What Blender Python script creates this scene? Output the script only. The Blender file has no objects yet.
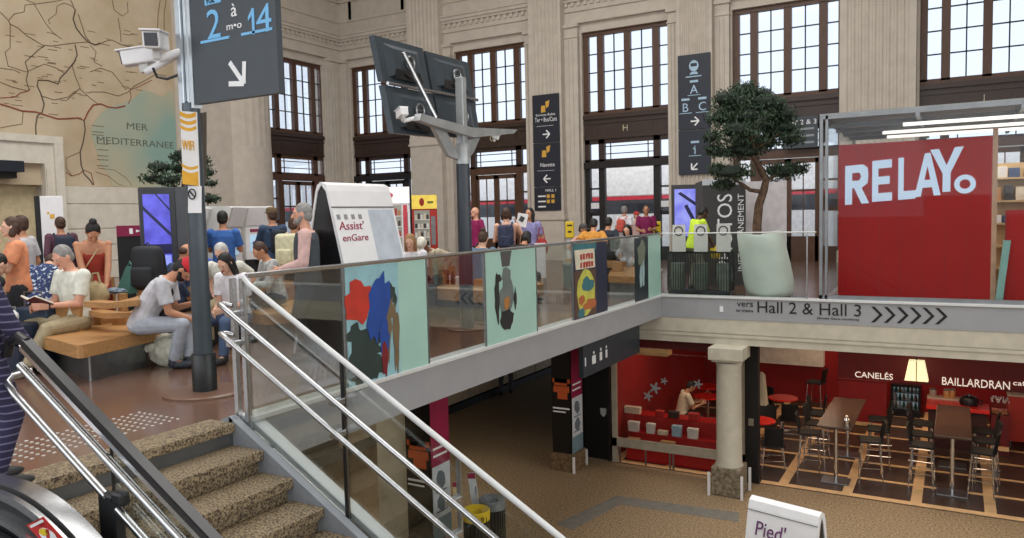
import bpy, bmesh, math, random
from mathutils import Matrix, Vector, Euler, Quaternion
rnd = random.Random(7)
scene = bpy.context.scene
COL = scene.collection
# ------------------------------------------------------------------ camera
F_PX, CX, CY, EYE = 774.2, 512.0, 269.0, 1.55
ax_y = Vector((446, 63, -F_PX)).normalized()          # world +Y seen in camera space
ax_x = -Vector((-1347, 21, -F_PX)).normalized()       # world +X seen in camera space
ax_x = (ax_x - ax_y * ax_x.dot(ax_y)).normalized()
ax_z = ax_x.cross(ax_y)
ROT = Matrix((ax_x, ax_y, ax_z))                      # camera -> world
cam_data = bpy.data.cameras.new('camera'); cam = bpy.data.objects.new('camera', cam_data); COL.objects.link(cam)
cam_data.sensor_width = 36.0; cam_data.lens = F_PX / 1024 * 36.0
cam_data.clip_start = 0.05; cam_data.clip_end = 300
cam.matrix_world = Matrix.Translation((0, 0, EYE)) @ ROT.to_4x4()
scene.camera = cam
# ------------------------------------------------------------------ sky, lights, exposure
scene.view_settings.view_transform = 'Standard'; scene.view_settings.look = 'None'
scene.view_settings.exposure = 0.0; scene.view_settings.gamma = 1.0; scene.view_settings.use_curve_mapping = False
world = bpy.data.worlds.new('overcast_sky'); scene.world = world; world.use_nodes = True
wn = world.node_tree; bgn = wn.nodes['Background']; bgn.inputs[0].default_value = (0.80, 0.89, 1.0, 1); bgn.inputs[1].default_value = 1.25
def area(name, loc, size, power, color, rot=(0, 0, 0)):
    l = bpy.data.lights.new(name, 'AREA'); l.shape = 'RECTANGLE'; l.size, l.size_y = size; l.energy = power; l.color = color
    o = bpy.data.objects.new(name, l); COL.objects.link(o); o.location = loc; o.rotation_euler = rot
    return o
area('hall_overhead_fill', (-8, 9, 13.0), (15, 16), 2500, (1.0, 0.985, 0.96))  # added overhead fill standing in for roof daylight; the ceiling slab is closed
area('side_fill', (8.2, 6, 4.2), (20, 7), 900, (0.94, 0.97, 1.0), (math.radians(90), 0, math.radians(90)))  # added fill before the solid right wall, brightens faces turned to +X
area('front_fill', (-6, -5.7, 5.2), (24, 6.5), 800, (0.92, 0.96, 1.0), (math.radians(90), 0, 0))  # added fill behind the camera, boosting what the wall openings let in
area('cafe_downlight_front', (-1.0, 16.4, -0.95), (4.0, 1.2), 62, (1.0, 0.72, 0.48))
area('cafe_downlight_back', (-1.0, 20.2, -0.95), (4.5, 0.8), 42, (1.0, 0.72, 0.5))
area('train_fill', (-12, 28.6, 5.6), (34, 1.2), 700, (1.0, 0.98, 0.95), (math.radians(40), 0, 0))  # added fill aimed at the train side to whiten it; no fixtures built
area('shop_downlight', (-4.9, 15.8, -0.95), (1.8, 1.4), 20, (1.0, 0.76, 0.56))
area('concourse_fill', (-8.5, 9.0, -0.95), (2.0, 8.0), 60, (1.0, 0.85, 0.7))  # added fill that brightens the corridor's far wall panels; no fixture built
area('kiosk_shop_downlight', (0.2, 16.2, 2.6), (3.0, 2.5), 45, (1.0, 0.86, 0.7))
# ------------------------------------------------------------------ pixel -> point on a plane of the hall
def ray(px, py): return ROT @ Vector((px - CX, CY - py, -F_PX))
def at_z(px, py, z=0.0):
    d = ray(px, py); return Vector((0, 0, EYE)) + d * ((z - EYE) / d.z)
def at_x(px, py, x):
    d = ray(px, py); return Vector((0, 0, EYE)) + d * (x / d.x)
def at_y(px, py, y):
    d = ray(px, py); return Vector((0, 0, EYE)) + d * (y / d.y)
def at_d(px, py, d): return Vector((0, 0, EYE)) + ray(px, py) * (d / F_PX)
# ------------------------------------------------------------------ materials
MATS = {}
def lin(c): return tuple(((v / 255) / 12.92 if v / 255 <= 0.04045 else ((v / 255 + 0.055) / 1.055) ** 2.4) for v in c)
def mat(name, rgb, rough=0.6, metal=0.0, var=0.08, scale=6.0, emit=0.0, spec=0.5, trans=0.0, bump=0.0, two=None, detail=4.0, ramp=(0.35, 0.65), stretch=None):
    if name in MATS: return MATS[name]
    m = bpy.data.materials.new(name); m.use_nodes = True; nt = m.node_tree; b = nt.nodes['Principled BSDF']
    c = lin(rgb); c2 = lin(two) if two else tuple(max(0, v * (1 - 2.2 * var)) for v in c)
    b.inputs['Roughness'].default_value = rough; b.inputs['Metallic'].default_value = metal
    b.inputs['Specular IOR Level'].default_value = spec
    tc = nt.nodes.new('ShaderNodeTexCoord'); no = nt.nodes.new('ShaderNodeTexNoise'); no.inputs['Scale'].default_value = scale; no.inputs['Detail'].default_value = detail
    if stretch:
        mp = nt.nodes.new('ShaderNodeMapping'); mp.inputs['Scale'].default_value = stretch
        nt.links.new(tc.outputs['Object'], mp.inputs['Vector']); nt.links.new(mp.outputs['Vector'], no.inputs['Vector'])
    else: nt.links.new(tc.outputs['Object'], no.inputs['Vector'])
    cr = nt.nodes.new('ShaderNodeValToRGB'); cr.color_ramp.elements[0].position = ramp[0]; cr.color_ramp.elements[1].position = ramp[1]
    cr.color_ramp.elements[0].color = (*c2, 1); cr.color_ramp.elements[1].color = (*c, 1)
    nt.links.new(no.outputs['Fac'], cr.inputs['Fac']); nt.links.new(cr.outputs['Color'], b.inputs['Base Color'])
    if bump:
        bp = nt.nodes.new('ShaderNodeBump'); bp.inputs['Strength'].default_value = bump; bp.inputs['Distance'].default_value = 0.02
        nt.links.new(no.outputs['Fac'], bp.inputs['Height']); nt.links.new(bp.outputs['Normal'], b.inputs['Normal'])
    if emit:
        nt.links.new(cr.outputs['Color'], b.inputs['Emission Color']); b.inputs['Emission Strength'].default_value = emit
    if trans: b.inputs['Transmission Weight'].default_value = trans
    MATS[name] = m
    return m
def glass(name, tint, refl=1.0, rough=0.02):
    if name in MATS: return MATS[name]
    m = bpy.data.materials.new(name); m.use_nodes = True; nt = m.node_tree; nt.nodes.remove(nt.nodes['Principled BSDF'])
    out = nt.nodes['Material Output']; tr = nt.nodes.new('ShaderNodeBsdfTransparent'); gl = nt.nodes.new('ShaderNodeBsdfGlossy'); fr = nt.nodes.new('ShaderNodeFresnel'); mx = nt.nodes.new('ShaderNodeMixShader')
    mu = nt.nodes.new('ShaderNodeMath'); mu.operation = 'MULTIPLY'; mu.inputs[1].default_value = refl
    tr.inputs[0].default_value = (*tint, 1); gl.inputs['Roughness'].default_value = rough; fr.inputs[0].default_value = 1.45
    nt.links.new(fr.outputs[0], mu.inputs[0]); nt.links.new(mu.outputs[0], mx.inputs[0]); nt.links.new(tr.outputs[0], mx.inputs[1]); nt.links.new(gl.outputs[0], mx.inputs[2]); nt.links.new(mx.outputs[0], out.inputs[0])
    MATS[name] = m
    return m
STONE = mat('pale_limestone', (204, 195, 182), 0.85, var=0.05, scale=3, bump=0.1)
STONE2 = mat('pale_limestone_blocks', (222, 216, 202), 0.85, var=0.05, scale=4, bump=0.1)
STONEG = mat('stone_joint', (150, 138, 118), 0.9)
WOOD_D = mat('dark_oak_joinery', (92, 62, 44), 0.45, var=0.15, scale=5, stretch=(6, 6, 0.7))
WOOD_DD = mat('darker_oak_panels', (62, 44, 36), 0.4, var=0.15, scale=5, stretch=(6, 6, 0.7))
IRON = mat('dark_iron', (40, 38, 38), 0.4, 0.3)
PANE = glass('window_glass', (0.97, 0.98, 1.0), 0.3)
FLOOR = mat('brown_polished_granite', (122, 92, 78), 0.18, var=0.12, scale=40, two=(100, 76, 64), spec=0.9)
FLOOR_L = mat('brown_flamed_granite', (182, 156, 120), 0.6, var=0.2, scale=30, two=(108, 88, 66), detail=8, bump=0.2)
GRAN = mat('speckled_granite', (164, 146, 116), 0.6, scale=70, two=(66, 52, 40), detail=9, ramp=(0.38, 0.6), bump=0.15)
PAINT = mat('grey_painted_steel', (158, 160, 164), 0.45, var=0.03, scale=4)
PAINT_L = mat('light_painted_steel', (214, 216, 216), 0.35, var=0.03)
CONC = mat('cream_concrete', (200, 194, 176), 0.8, var=0.06, scale=5, bump=0.1)
STEEL = mat('brushed_stainless', (198, 200, 202), 0.25, 0.95, var=0.05, scale=30)
STEEL_D = mat('dull_stainless', (150, 152, 154), 0.35, 0.9, var=0.08, scale=10)
CHROME = mat('chrome', (225, 226, 228), 0.1, 1.0, var=0.02)
CLEAR = glass('clear_balustrade_glass', (0.95, 0.975, 0.965), 0.45)
SHOPGLASS = glass('shop_front_glass', (0.95, 0.96, 0.96), 0.35)
FROST = mat('frosted_green_glass', (168, 208, 196), 0.25, var=0.03, scale=2)
BLACK = mat('black_matt', (18, 18, 20), 0.5, var=0.05)
BLACKP = mat('black_plastic', (26, 27, 30), 0.35, var=0.05)
NAVY = mat('dark_navy_sign', (32, 38, 52), 0.4, var=0.04)
SIGNG = mat('slate_grey_sign', (58, 66, 74), 0.4, var=0.04)
WHITE = mat('white_paint', (236, 236, 238), 0.4, var=0.02)
WHITEM = mat('white_lettering', (240, 242, 244), 0.5, var=0.01)
BLUEL = mat('light_blue_lettering', (120, 188, 236), 0.5, var=0.01)
YEL = mat('signal_yellow', (232, 200, 40), 0.4, var=0.04)
GOLD = mat('amber_lettering', (222, 172, 70), 0.5, var=0.03)
MAG = mat('burgundy_magenta', (138, 24, 70), 0.45, var=0.04)
REDS = mat('shop_red', (170, 22, 26), 0.35, var=0.05)
REDD = mat('deep_red_wall', (150, 20, 26), 0.55, var=0.06, scale=3)
REDT = mat('bright_red_laminate', (214, 40, 34), 0.3, var=0.04)
WOODB = mat('honey_wood_bench', (188, 140, 88), 0.4, var=0.12, scale=3, stretch=(1.5, 14, 14))
TABLED = mat('dark_brown_tabletop', (86, 66, 56), 0.25, var=0.1, scale=5)
RUBBER = mat('black_rubber_handrail', (30, 30, 33), 0.3, var=0.04)
GREYW = mat('pale_grey_laminate', (204, 204, 200), 0.45, var=0.03)
DKGREY = mat('charcoal_panel', (62, 62, 62), 0.5, var=0.05)
# ------------------------------------------------------------------ mesh builder
class MB:
    def __init__(s): s.bm = bmesh.new(); s.mi = 0
    def _mark(s, n):
        s.bm.faces.ensure_lookup_table()
        for f in s.bm.faces[n:]: f.material_index = s.mi
    def box(s, c, size, rot=None, bev=0.0, seg=2):
        n = len(s.bm.faces); r = bmesh.ops.create_cube(s.bm, size=1.0); vs = r['verts']
        for v in vs: v.co = Vector((v.co.x * size[0], v.co.y * size[1], v.co.z * size[2]))
        if bev:
            es = list({e for v in vs for e in v.link_edges})
            rb = bmesh.ops.bevel(s.bm, geom=es, offset=bev, segments=seg, affect='EDGES', profile=0.5)
            vs = list({v for f in rb['faces'] for v in f.verts} | {v for v in vs if v.is_valid})
        M = Matrix.Translation(c) @ (rot.to_4x4() if rot is not None else Matrix.Identity(4))
        bmesh.ops.transform(s.bm, matrix=M, verts=vs); s._mark(n); return s
    def bb(s, x0, x1, y0, y1, z0, z1, bev=0.0): return s.box(((x0 + x1) / 2, (y0 + y1) / 2, (z0 + z1) / 2), (abs(x1 - x0), abs(y1 - y0), abs(z1 - z0)), None, bev)
    def poly(s, pts, vec):
        n = len(s.bm.faces); vec = Vector(vec); a = [s.bm.verts.new(Vector(p)) for p in pts]; b = [s.bm.verts.new(Vector(p) + vec) for p in pts]
        s.bm.faces.new(a); s.bm.faces.new(b[::-1])
        for i in range(len(a)):
            j = (i + 1) % len(a); s.bm.faces.new((a[j], a[i], b[i], b[j]))
        s._mark(n); return s
    def tube(s, pts, r, n=8, cap=True, closed=False):
        n0 = len(s.bm.faces); P = [Vector(p) for p in pts]; R = r if isinstance(r, (list, tuple)) else [r] * len(P); rings = []; up = None
        for i, p in enumerate(P):
            if closed: t = P[(i + 1) % len(P)] - P[i - 1]
            else: t = (P[min(i + 1, len(P) - 1)] - P[max(i - 1, 0)])
            t.normalize()
            if up is None: up = Vector((0, 0, 1)) if abs(t.z) < 0.9 else Vector((1, 0, 0))
            u = up - t * up.dot(t)
            if u.length < 1e-4: u = t.orthogonal()
            u.normalize(); w = t.cross(u); up = u
            rings.append([s.bm.verts.new(p + (u * math.cos(2 * math.pi * k / n) + w * math.sin(2 * math.pi * k / n)) * R[i]) for k in range(n)])
        m = len(rings)
        for i in range(m if closed else m - 1):
            a, b = rings[i], rings[(i + 1) % m]
            for k in range(n):
                try: s.bm.faces.new((a[k], a[(k + 1) % n], b[(k + 1) % n], b[k]))
                except ValueError: pass
        if cap and not closed: s.bm.faces.new(rings[0][::-1]); s.bm.faces.new(rings[-1])
        s._mark(n0); return s
    def cyl(s, a, b, r, n=16): return s.tube([a, b], r, n)
    def rings(s, L, cap=True):
        n0 = len(s.bm.faces); rg = [[s.bm.verts.new(Vector(p)) for p in ring] for ring in L]; n = len(rg[0])
        for a, b in zip(rg, rg[1:]):
            for k in range(n): s.bm.faces.new((a[k], a[(k + 1) % n], b[(k + 1) % n], b[k]))
        if cap: s.bm.faces.new(rg[0][::-1]); s.bm.faces.new(rg[-1])
        s._mark(n0); return s
    def lathe(s, prof, c=(0, 0, 0), n=24, M=None):
        c = Vector(c); L = [[Vector((r * math.cos(2 * math.pi * k / n), r * math.sin(2 * math.pi * k / n), z)) for k in range(n)] for r, z in prof]
        if M is not None: L = [[M @ p for p in g] for g in L]
        return s.rings([[c + p for p in g] for g in L])
    def ell(s, c, rad, rot=None, u=12, v=8):
        n0 = len(s.bm.faces); r = bmesh.ops.create_uvsphere(s.bm, u_segments=u, v_segments=v, radius=1.0)
        M = Matrix.Translation(c) @ (rot.to_4x4() if rot is not None else Matrix.Identity(4)) @ Matrix.Diagonal((*rad, 1))
        bmesh.ops.transform(s.bm, matrix=M, verts=r['verts']); s._mark(n0); return s
    def capsule(s, a, b, r1, r2, n=10, ends=(1, 1)):
        a, b = Vector(a), Vector(b); t = (b - a).normalized(); pts = []; rs = []
        if ends[0]:
            for k in (0.98, 0.8, 0.45): pts.append(a - t * r1 * k); rs.append(r1 * math.sqrt(max(0.0, 1 - k * k)) + 1e-4)
        pts += [a, b]; rs += [r1, r2]
        if ends[1]:
            for k in (0.45, 0.8, 0.98): pts.append(b + t * r2 * k); rs.append(r2 * math.sqrt(max(0.0, 1 - k * k)) + 1e-4)
        return s.tube(pts, rs, n)
    def build(s, name, m, parent=None, smooth=False, W=True, kind=None, label=None, recalc=True):
        if recalc: bmesh.ops.recalc_face_normals(s.bm, faces=s.bm.faces[:])
        if parent is not None and W:
            r = parent
            while r.parent is not None: r = r.parent
            bmesh.ops.transform(s.bm, matrix=(Matrix.Translation(r.location) @ r.rotation_euler.to_matrix().to_4x4()).inverted(), verts=s.bm.verts[:])
        me = bpy.data.meshes.new(name); s.bm.to_mesh(me); s.bm.free()
        for mm in (m if isinstance(m, (list, tuple)) else [m]): me.materials.append(mm)
        if smooth:
            me.polygons.foreach_set('use_smooth', [True] * len(me.polygons))
            try: me.set_sharp_from_angle(angle=math.radians(40))
            except Exception: pass
        o = bpy.data.objects.new(name, me); COL.objects.link(o)
        if parent is not None: o.parent = parent
        if kind: o['kind'] = kind
        if label: o['label'] = label
        return o
def thing(name, label, cat, loc=(0, 0, 0), rz=0.0, group=None, kind=None):
    o = bpy.data.objects.new(name, None); o.empty_display_size = 0.1; COL.objects.link(o)
    o.location = loc; o.rotation_euler = (0, 0, rz)
    if label: o['label'] = label
    if cat: o['category'] = cat
    if group: o['group'] = group
    if kind: o['kind'] = kind
    return o
def tag(o, label, cat, group=None):
    o['label'] = label; o['category'] = cat
    if group: o['group'] = group
    return o
def dup(root, label, loc=None, rz=None, group=None):
    r = root.copy(); COL.objects.link(r)
    if loc is not None: r.location = loc
    if rz is not None: r.rotation_euler = (0, 0, rz)
    r['label'] = label
    if group: r['group'] = group
    for ch in list(root.children):
        c = ch.copy(); COL.objects.link(c); c.parent = r
        for g in list(ch.children):
            d = g.copy(); COL.objects.link(d); d.parent = c
    return r
def text(body, m, parent, org, xd, ud, h=None, w=None, name='lettering', ext=0.004, align='L', slant=0.0, bold=0.0):
    """lettering as real thin letters: org = lower left (or centre) of the line, xd along the line, ud up"""
    cu = bpy.data.curves.new(name, 'FONT'); cu.body = body; cu.extrude = 0.02; cu.resolution_u = 3; cu.offset = bold; cu.shear = slant
    o = bpy.data.objects.new('tmp', cu); COL.objects.link(o); dg = bpy.context.evaluated_depsgraph_get()
    me = bpy.data.meshes.new_from_object(o.evaluated_get(dg)); bpy.data.objects.remove(o); bpy.data.curves.remove(cu)
    xs = [v.co.x for v in me.vertices]; ys = [v.co.y for v in me.vertices]; x0, x1, y0, y1 = min(xs), max(xs), min(ys), max(ys)
    sy = h / (y1 - y0) if h else None; sx = w / (x1 - x0) if w else sy; sy = sy or sx
    xd = Vector(xd).normalized(); ud = Vector(ud).normalized(); nd = xd.cross(ud); org = Vector(org)
    ox = {'L': x0, 'C': (x0 + x1) / 2, 'R': x1}[align]
    bm = bmesh.new(); bm.from_mesh(me); bpy.data.meshes.remove(me)
    for v in bm.verts: v.co = org + xd * ((v.co.x - ox) * sx) + ud * ((v.co.y - y0) * sy) + nd * (v.co.z / 0.02 * ext)
    b = MB(); b.bm.free(); b.bm = bm
    return b.build(name, m, parent, recalc=False)
# ================================================================== THE SETTING
LOWZ = -3.5; EX = -4.78; EY = 13.85; BY = 24.6; LX = -22.1
S = 'structure'
def struct(name, b, m, parent=None, smooth=False): return b.build(name, m, parent, smooth, kind=None if parent else S)
b = MB(); b.bb(-23, -4.87, -6.5, 25.2, -0.36, 0); b.bb(-4.87, 8.5, 13.92, 25.2, -0.36, -0.0); b.bb(-4.87, EX - 0.05, 4.2, 13.95, -0.36, 0)
struct('floor_upper', b, FLOOR)
struct('wall_right', MB().bb(8.5, 9, -6.5, 25.2, LOWZ, 14), STONE)
struct('ceiling_upper', MB().bb(-23, 9, -6.5, 25.2, 14, 14.3), STONE)
struct('floor_lower', MB().bb(-16, 9, -6.5, 26, LOWZ - 0.2, LOWZ), FLOOR_L)
struct('ground', MB().bb(-60, 40, 25.2, 80, -0.3, -0.02), mat('grey_platform_asphalt', (150, 150, 150), 0.8))
# ---- stone joints drawn in the wall mesh: courses are thin recessed strips
def stone_wall(name, axis, fixed, a0, a1, z0, z1, holes, thick=0.5, m=STONE):
    """wall with rectangular openings: holes = (a_lo, a_hi, z_lo, z_hi)"""
    b = MB(); cuts = sorted({a0, a1, *[h[0] for h in holes], *[h[1] for h in holes]})
    for lo, hi in zip(cuts, cuts[1:]):
        zs = [(z0, z1)]
        for h in holes:
            if h[0] <= lo + 1e-6 and h[1] >= hi - 1e-6:
                zs = [q for q in ((z0, h[2]), (h[3], z1)) if q[1] - q[0] > 1e-3]
        for q in zs:
            if axis == 'x': b.bb(lo, hi, fixed, fixed + thick, q[0], q[1])
            else: b.bb(fixed - thick, fixed, lo, hi, q[0], q[1])
    return struct(name, b, m)
BAYS = [(-21.5, -18.45), (-16.4, -13.35), (-11.18, -8.15), (-6.1, -3.03), (-0.97, 2.08)]
HEAD = 7.72
stone_wall('wall_back', 'x', BY - 0.12, -22.6, 8.6, 0, 14, [(q[0], q[1], 0, HEAD) for q in BAYS])
stone_wall('wall_front', 'x', -6.5, -23, 9, LOWZ, 14, [(-20 + i * 5.25, -16.9 + i * 5.25, 1.2, 8.2) for i in range(5)])
LB = (20.45, 23.42)
stone_wall('wall_left', 'y', LX + 0.1, -6.2, 25.1, 0, 14, [(*LB, 0, HEAD), (9.4, 12.3, 0, 3.3)])
# ---- cornices (back and left): stepped, continuous mouldings
def cornice(name, axis, fixed, a0, a1, sgn):
    b = MB()
    for z0, z1, d in ((8.02, 8.1, 0.16), (8.1, 8.42, 0.1), (8.42, 8.5, 0.16), (8.5, 8.74, 0.12), (8.74, 8.83, 0.22), (8.83, 8.95, 0.28), (8.95, 9.02, 0.32), (9.02, 9.5, 0.1), (9.5, 9.58, 0.15), (9.58, 10.3, 0.08), (10.3, 10.42, 0.17), (10.42, 10.52, 0.22)):
        if axis == 'x': b.bb(a0, a1, fixed, fixed + sgn * d, z0, z1)
        else: b.bb(fixed, fixed + sgn * d, a0, a1, z0, z1)
    n = 0; a = a0 + 0.15
    while a < a1 - 0.15:      # dentils
        if axis == 'x': b.bb(a, a + 0.12, fixed, fixed + sgn * 0.18, 8.6, 8.74)
        else: b.bb(fixed, fixed + sgn * 0.18, a, a + 0.12, 8.6, 8.74)
        a += 0.24
    return struct(name, b, STONE)
cornice('trim_1', 'x', BY - 0.12, -22.2, 6.0, -1)
cornice('trim_2', 'y', LX + 0.1, 17.9, 24.9, 1)
# ---- fluted pilasters
def pilaster(name, axis, c, w, d, zc=14, capband=True, flutes=7, zplain=1.7, fixed=BY - 0.12, m=STONE):
    """outline with real flutes, extruded upwards"""
    def outline(fl):
        pts = [(-w / 2, 0)]; 
        if fl:
            pts.append((-w / 2, d)); e = 0.08 * w; fw = (w - 2 * e) / flutes
            for i in range(flutes):
                x0 = -w / 2 + e + i * fw
                for k in range(5):
                    t = k / 4; pts.append((x0 + fw * (0.12 + 0.76 * t), d - 0.055 * math.sin(math.pi * t)))
            pts.append((w / 2, d))
        else: pts += [(-w / 2, d), (w / 2, d)]
        pts.append((w / 2, 0)); return pts
    def put(b, o, z0, z1, g=0.0):
        P = []
        for x, y in o:
            xx = x * (1 + 2 * g / w); yy = y + (g if y > 0 else 0)
            P.append((c + xx, fixed - yy, z0) if axis == 'x' else (fixed + yy, c + xx, z0))
        b.poly(P, (0, 0, z1 - z0))
    b = MB(); put(b, outline(True), zplain, zc); put(b, outline(False), 0.0, zplain - 0.3, 0.0); put(b, outline(False), zplain - 0.3, zplain - 0.22, 0.05); put(b, outline(False), zplain - 0.22, zplain, 0.02); put(b, outline(False), 0, 0.35, 0.06)
    return struct(name, b, m)
pilaster('trim_3', 'x', -12.37, 1.24, 0.45); pilaster('trim_4', 'x', -7.17, 1.12, 0.42); pilaster('trim_5', 'x', -2.0, 1.92, 0.42, flutes=9)
pilaster('trim_6', 'x', -17.5, 1.45, 0.45, zplain=4.6)
pilaster('trim_7', 'x', 3.2, 1.9, 0.42)
def column(name, x, y, w, d):
    b = MB(); n = 40
    def ring(z, r, fl): return [(x + (r - (0.03 if fl and k % 2 else 0)) * math.cos(2 * math.pi * k / n) * d, y + (r - (0.03 if fl and k % 2 else 0)) * math.sin(2 * math.pi * k / n) * w, z) for k in range(n)]
    b.rings([ring(0, 1.08, 0), ring(0.4, 1.08, 0), ring(0.45, 1.0, 0), ring(4.2, 1.0, 0), ring(4.22, 0.97, 0), ring(4.24, 0.99, 1), ring(14, 0.97, 1)])
    return struct(name, b, STONE)
column('trim_8', LX + 0.2, 19.42, 0.93, 0.62)
b = MB(); b.bb(LX + 0.1, LX + 0.4, 16.95, 18.55, 0, 14); b.bb(LX + 0.1, LX + 0.5, 16.95, 18.55, 0, 0.6); struct('trim_9', b, STONE)
# narrow side pilasters with little capitals beside the windows
k = 10
for x0, x1 in ((-11.75, -11.25), (-6.6, -6.15), (-8.1, -7.75), (-13.3, -12.95), (-16.9, -16.45), (-18.4, -18.2), (-21.95, -21.55)):
    b = MB(); b.bb(x0, x1, BY - 0.12, BY - 0.3, 0, 7.9); b.bb(x0 - 0.04, x1 + 0.04, BY - 0.12, BY - 0.38, 7.9, 8.0); b.bb(x0 - 0.02, x1 + 0.02, BY - 0.12, BY - 0.34, 7.55, 7.6); b.bb(x0 + (x1 - x0) * 0.3, x0 + (x1 - x0) * 0.36, BY - 0.29, BY - 0.33, 1.7, 7.5); b.bb(x0 + (x1 - x0) * 0.62, x0 + (x1 - x0) * 0.68, BY - 0.29, BY - 0.33, 1.7, 7.5)
    struct('trim_%d' % k, b, STONE); k += 1
b = MB(); b.bb(LX + 0.1, LX + 0.28, 23.5, 24.3, 0, 7.9); b.bb(LX + 0.1, LX + 0.36, 23.46, 24.34, 7.9, 8.0)
for q in (23.62, 23.8, 23.98): b.bb(LX + 0.27, LX + 0.31, q, q + 0.05, 1.7, 7.5)
struct('trim_%d' % k, b, STONE); k += 1
# coffer frames high up in the corner
b = MB(); b.bb(-21.3, -18.7, BY - 0.12, BY - 0.2, 10.9, 11.0); b.bb(-21.4, -21.25, BY - 0.12, BY - 0.2, 9.6, 13); b.bb(-18.75, -18.6, BY - 0.12, BY - 0.2, 9.6, 13); struct('trim_%d' % k, b, STONE); k += 1
# ---- tall timber windows with the doors below
def P3(axis, a, dep, z): return (a, BY + dep, z) if axis == 'x' else (LX - dep, a, z)
def bay(i, axis, a0, a1, door=True, letter=None, door_open=False):
    def bx(b, u0, u1, d0, d1, z0, z1):
        if axis == 'x': b.bb(u0, u1, BY + d0, BY + d1, z0, z1)
        else: b.bb(LX - d0, LX - d1, u0, u1, z0, z1)
    W = a1 - a0; ms = [a0 + W * f for f in (0.0, 0.085, 0.165, 0.228, 0.488, 0.562, 0.812, 0.888, 0.962, 1.0)]
    ms = [a0, a0 + W * 0.06, a0 + W * 0.168, a0 + W * 0.24, a0 + W * 0.488, a0 + W * 0.56, a0 + W * 0.812, a0 + W * 0.888, a0 + W * 0.985, a1]
    win = thing('window_%d' % i, None, None, kind=S)
    f = MB(); bx(f, a0, a1, 0, 0.16, 7.58, HEAD); bx(f, a0, a1, 0, 0.16, 4.92, 5.06)
    for u0, u1 in ((ms[0], ms[1]), (ms[2], ms[3]), (ms[4], ms[5]), (ms[6], ms[7]), (ms[8], ms[9])): bx(f, u0, u1, 0.0, 0.16, 5.0, 7.6)
    f.build('window_frame', WOOD_D, win)
    g = MB()
    for z in (5.73, 6.36, 6.98): bx(g, a0, a1, 0.06, 0.1, z - 0.018, z + 0.018)
    for u0, u1 in ((ms[3], ms[4]), (ms[5], ms[6])): bx(g, (u0 + u1) / 2 - 0.018, (u0 + u1) / 2 + 0.018, 0.06, 0.1, 5.0, 7.6)
    g.build('glazing_bars', IRON, win)
    p = MB(); bx(p, a0 + 0.05, a1 - 0.05, 0.075, 0.083, 5.0, 7.6); p.build('window_pane', PANE, win)
    t = MB(); bx(t, a0, a1, -0.02, 0.2, 4.1, 4.92); bx(t, a0, a1, -0.1, 0.2, 4.78, 4.92); bx(t, a0, a1, -0.06, 0.2, 4.62, 4.7); bx(t, a0, a1, -0.05, 0.2, 4.1, 4.2)
    for u0, u1 in ((ms[1], ms[2]), (ms[3], ms[6]), (ms[7], ms[8])): bx(t, u0, u1, -0.03, 0.2, 4.28, 4.56)
    t.build('transom', WOOD_DD, win)
    if letter:
        c = P3(axis, (a0 + a1) / 2, -0.045, 4.32)
        text(letter, mat('cream_lettering', (206, 196, 170), 0.5), win, c, (1, 0, 0), (0, 0, 1), h=0.2, align='C')
    f = MB(); bx(f, a0, a1, 0.02, 0.16, 3.95, 4.1); bx(f, a0, a1, 0.02, 0.16, 3.3, 3.42)
    for u0, u1 in ((ms[0], ms[1]), (ms[2], ms[3]), (ms[6], ms[7]), (ms[8], ms[9])): bx(f, u0, u1, 0.02, 0.16, 3.3, 4.1)
    for z in (3.6, 3.85): bx(f, ms[3], ms[6], 0.07, 0.1, z - 0.015, z + 0.015)
    for u in (ms[3] + 0.2, ms[6] - 0.2): bx(f, u - 0.015, u + 0.015, 0.07, 0.1, 3.4, 4.0)
    f.build('fanlight_frame', WOOD_DD if axis == 'x' else WOOD_D, win)
    p = MB(); bx(p, a0 + 0.05, a1 - 0.05, 0.08, 0.086, 3.4, 4.0); p.build('fanlight_pane', PANE, win)
    d = thing('door_%d' % i, None, None, kind=S)
    m = IRON if axis == 'x' and i in (1, 3) else WOOD_D
    f = MB(); bx(f, a0, a1, -0.12 if m is IRON else -0.02, 0.2, 3.12, 3.34)
    for u0, u1 in ((ms[0], ms[1]), (ms[2], ms[3]), (ms[6], ms[7]), (ms[8], ms[9])): bx(f, u0, u1, 0.0, 0.16, 0, 3.2)
    for u0, u1 in ((ms[1], ms[2]), (ms[7], ms[8])):
        bx(f, u0, u1, 0.05, 0.12, 0, 0.45); bx(f, u0, u1, 0.05, 0.12, 1.5, 1.62); bx(f, u0, u1, 0.05, 0.12, 2.4, 2.46)
    if not door_open:
        for u0, u1 in ((ms[3], (ms[3] + ms[6]) / 2), ((ms[3] + ms[6]) / 2, ms[6])):
            bx(f, u0, u0 + 0.1, 0.04, 0.12, 0, 3.1); bx(f, u1 - 0.1, u1, 0.04, 0.12, 0, 3.1); bx(f, u0, u1, 0.04, 0.12, 0, 0.75); bx(f, u0, u1, 0.04, 0.12, 2.95, 3.1)
            bx(f, u0, u1, 0.06, 0.1, 2.1, 2.16); bx(f, (u0 + u1) / 2 - 0.015, (u0 + u1) / 2 + 0.015, 0.06, 0.1, 0.75, 3.0)
    f.build('door_frame', m, d)
    p = MB(); bx(p, a0 + 0.05, ms[2], 0.075, 0.085, 0.4, 3.15); bx(p, ms[7], a1 - 0.05, 0.075, 0.085, 0.4, 3.15)
    if not door_open: bx(p, ms[3], ms[6], 0.075, 0.085, 0.7, 3.0)
    p.build('door_pane', PANE, d)
    if door_open:
        w = MB(); bx(w, ms[1], ms[2], 0.05, 0.06, 1.75, 1.95); bx(w, ms[7], ms[8], 0.05, 0.06, 1.75, 1.95); w.build('safety_marking', WHITE, d)
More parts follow.
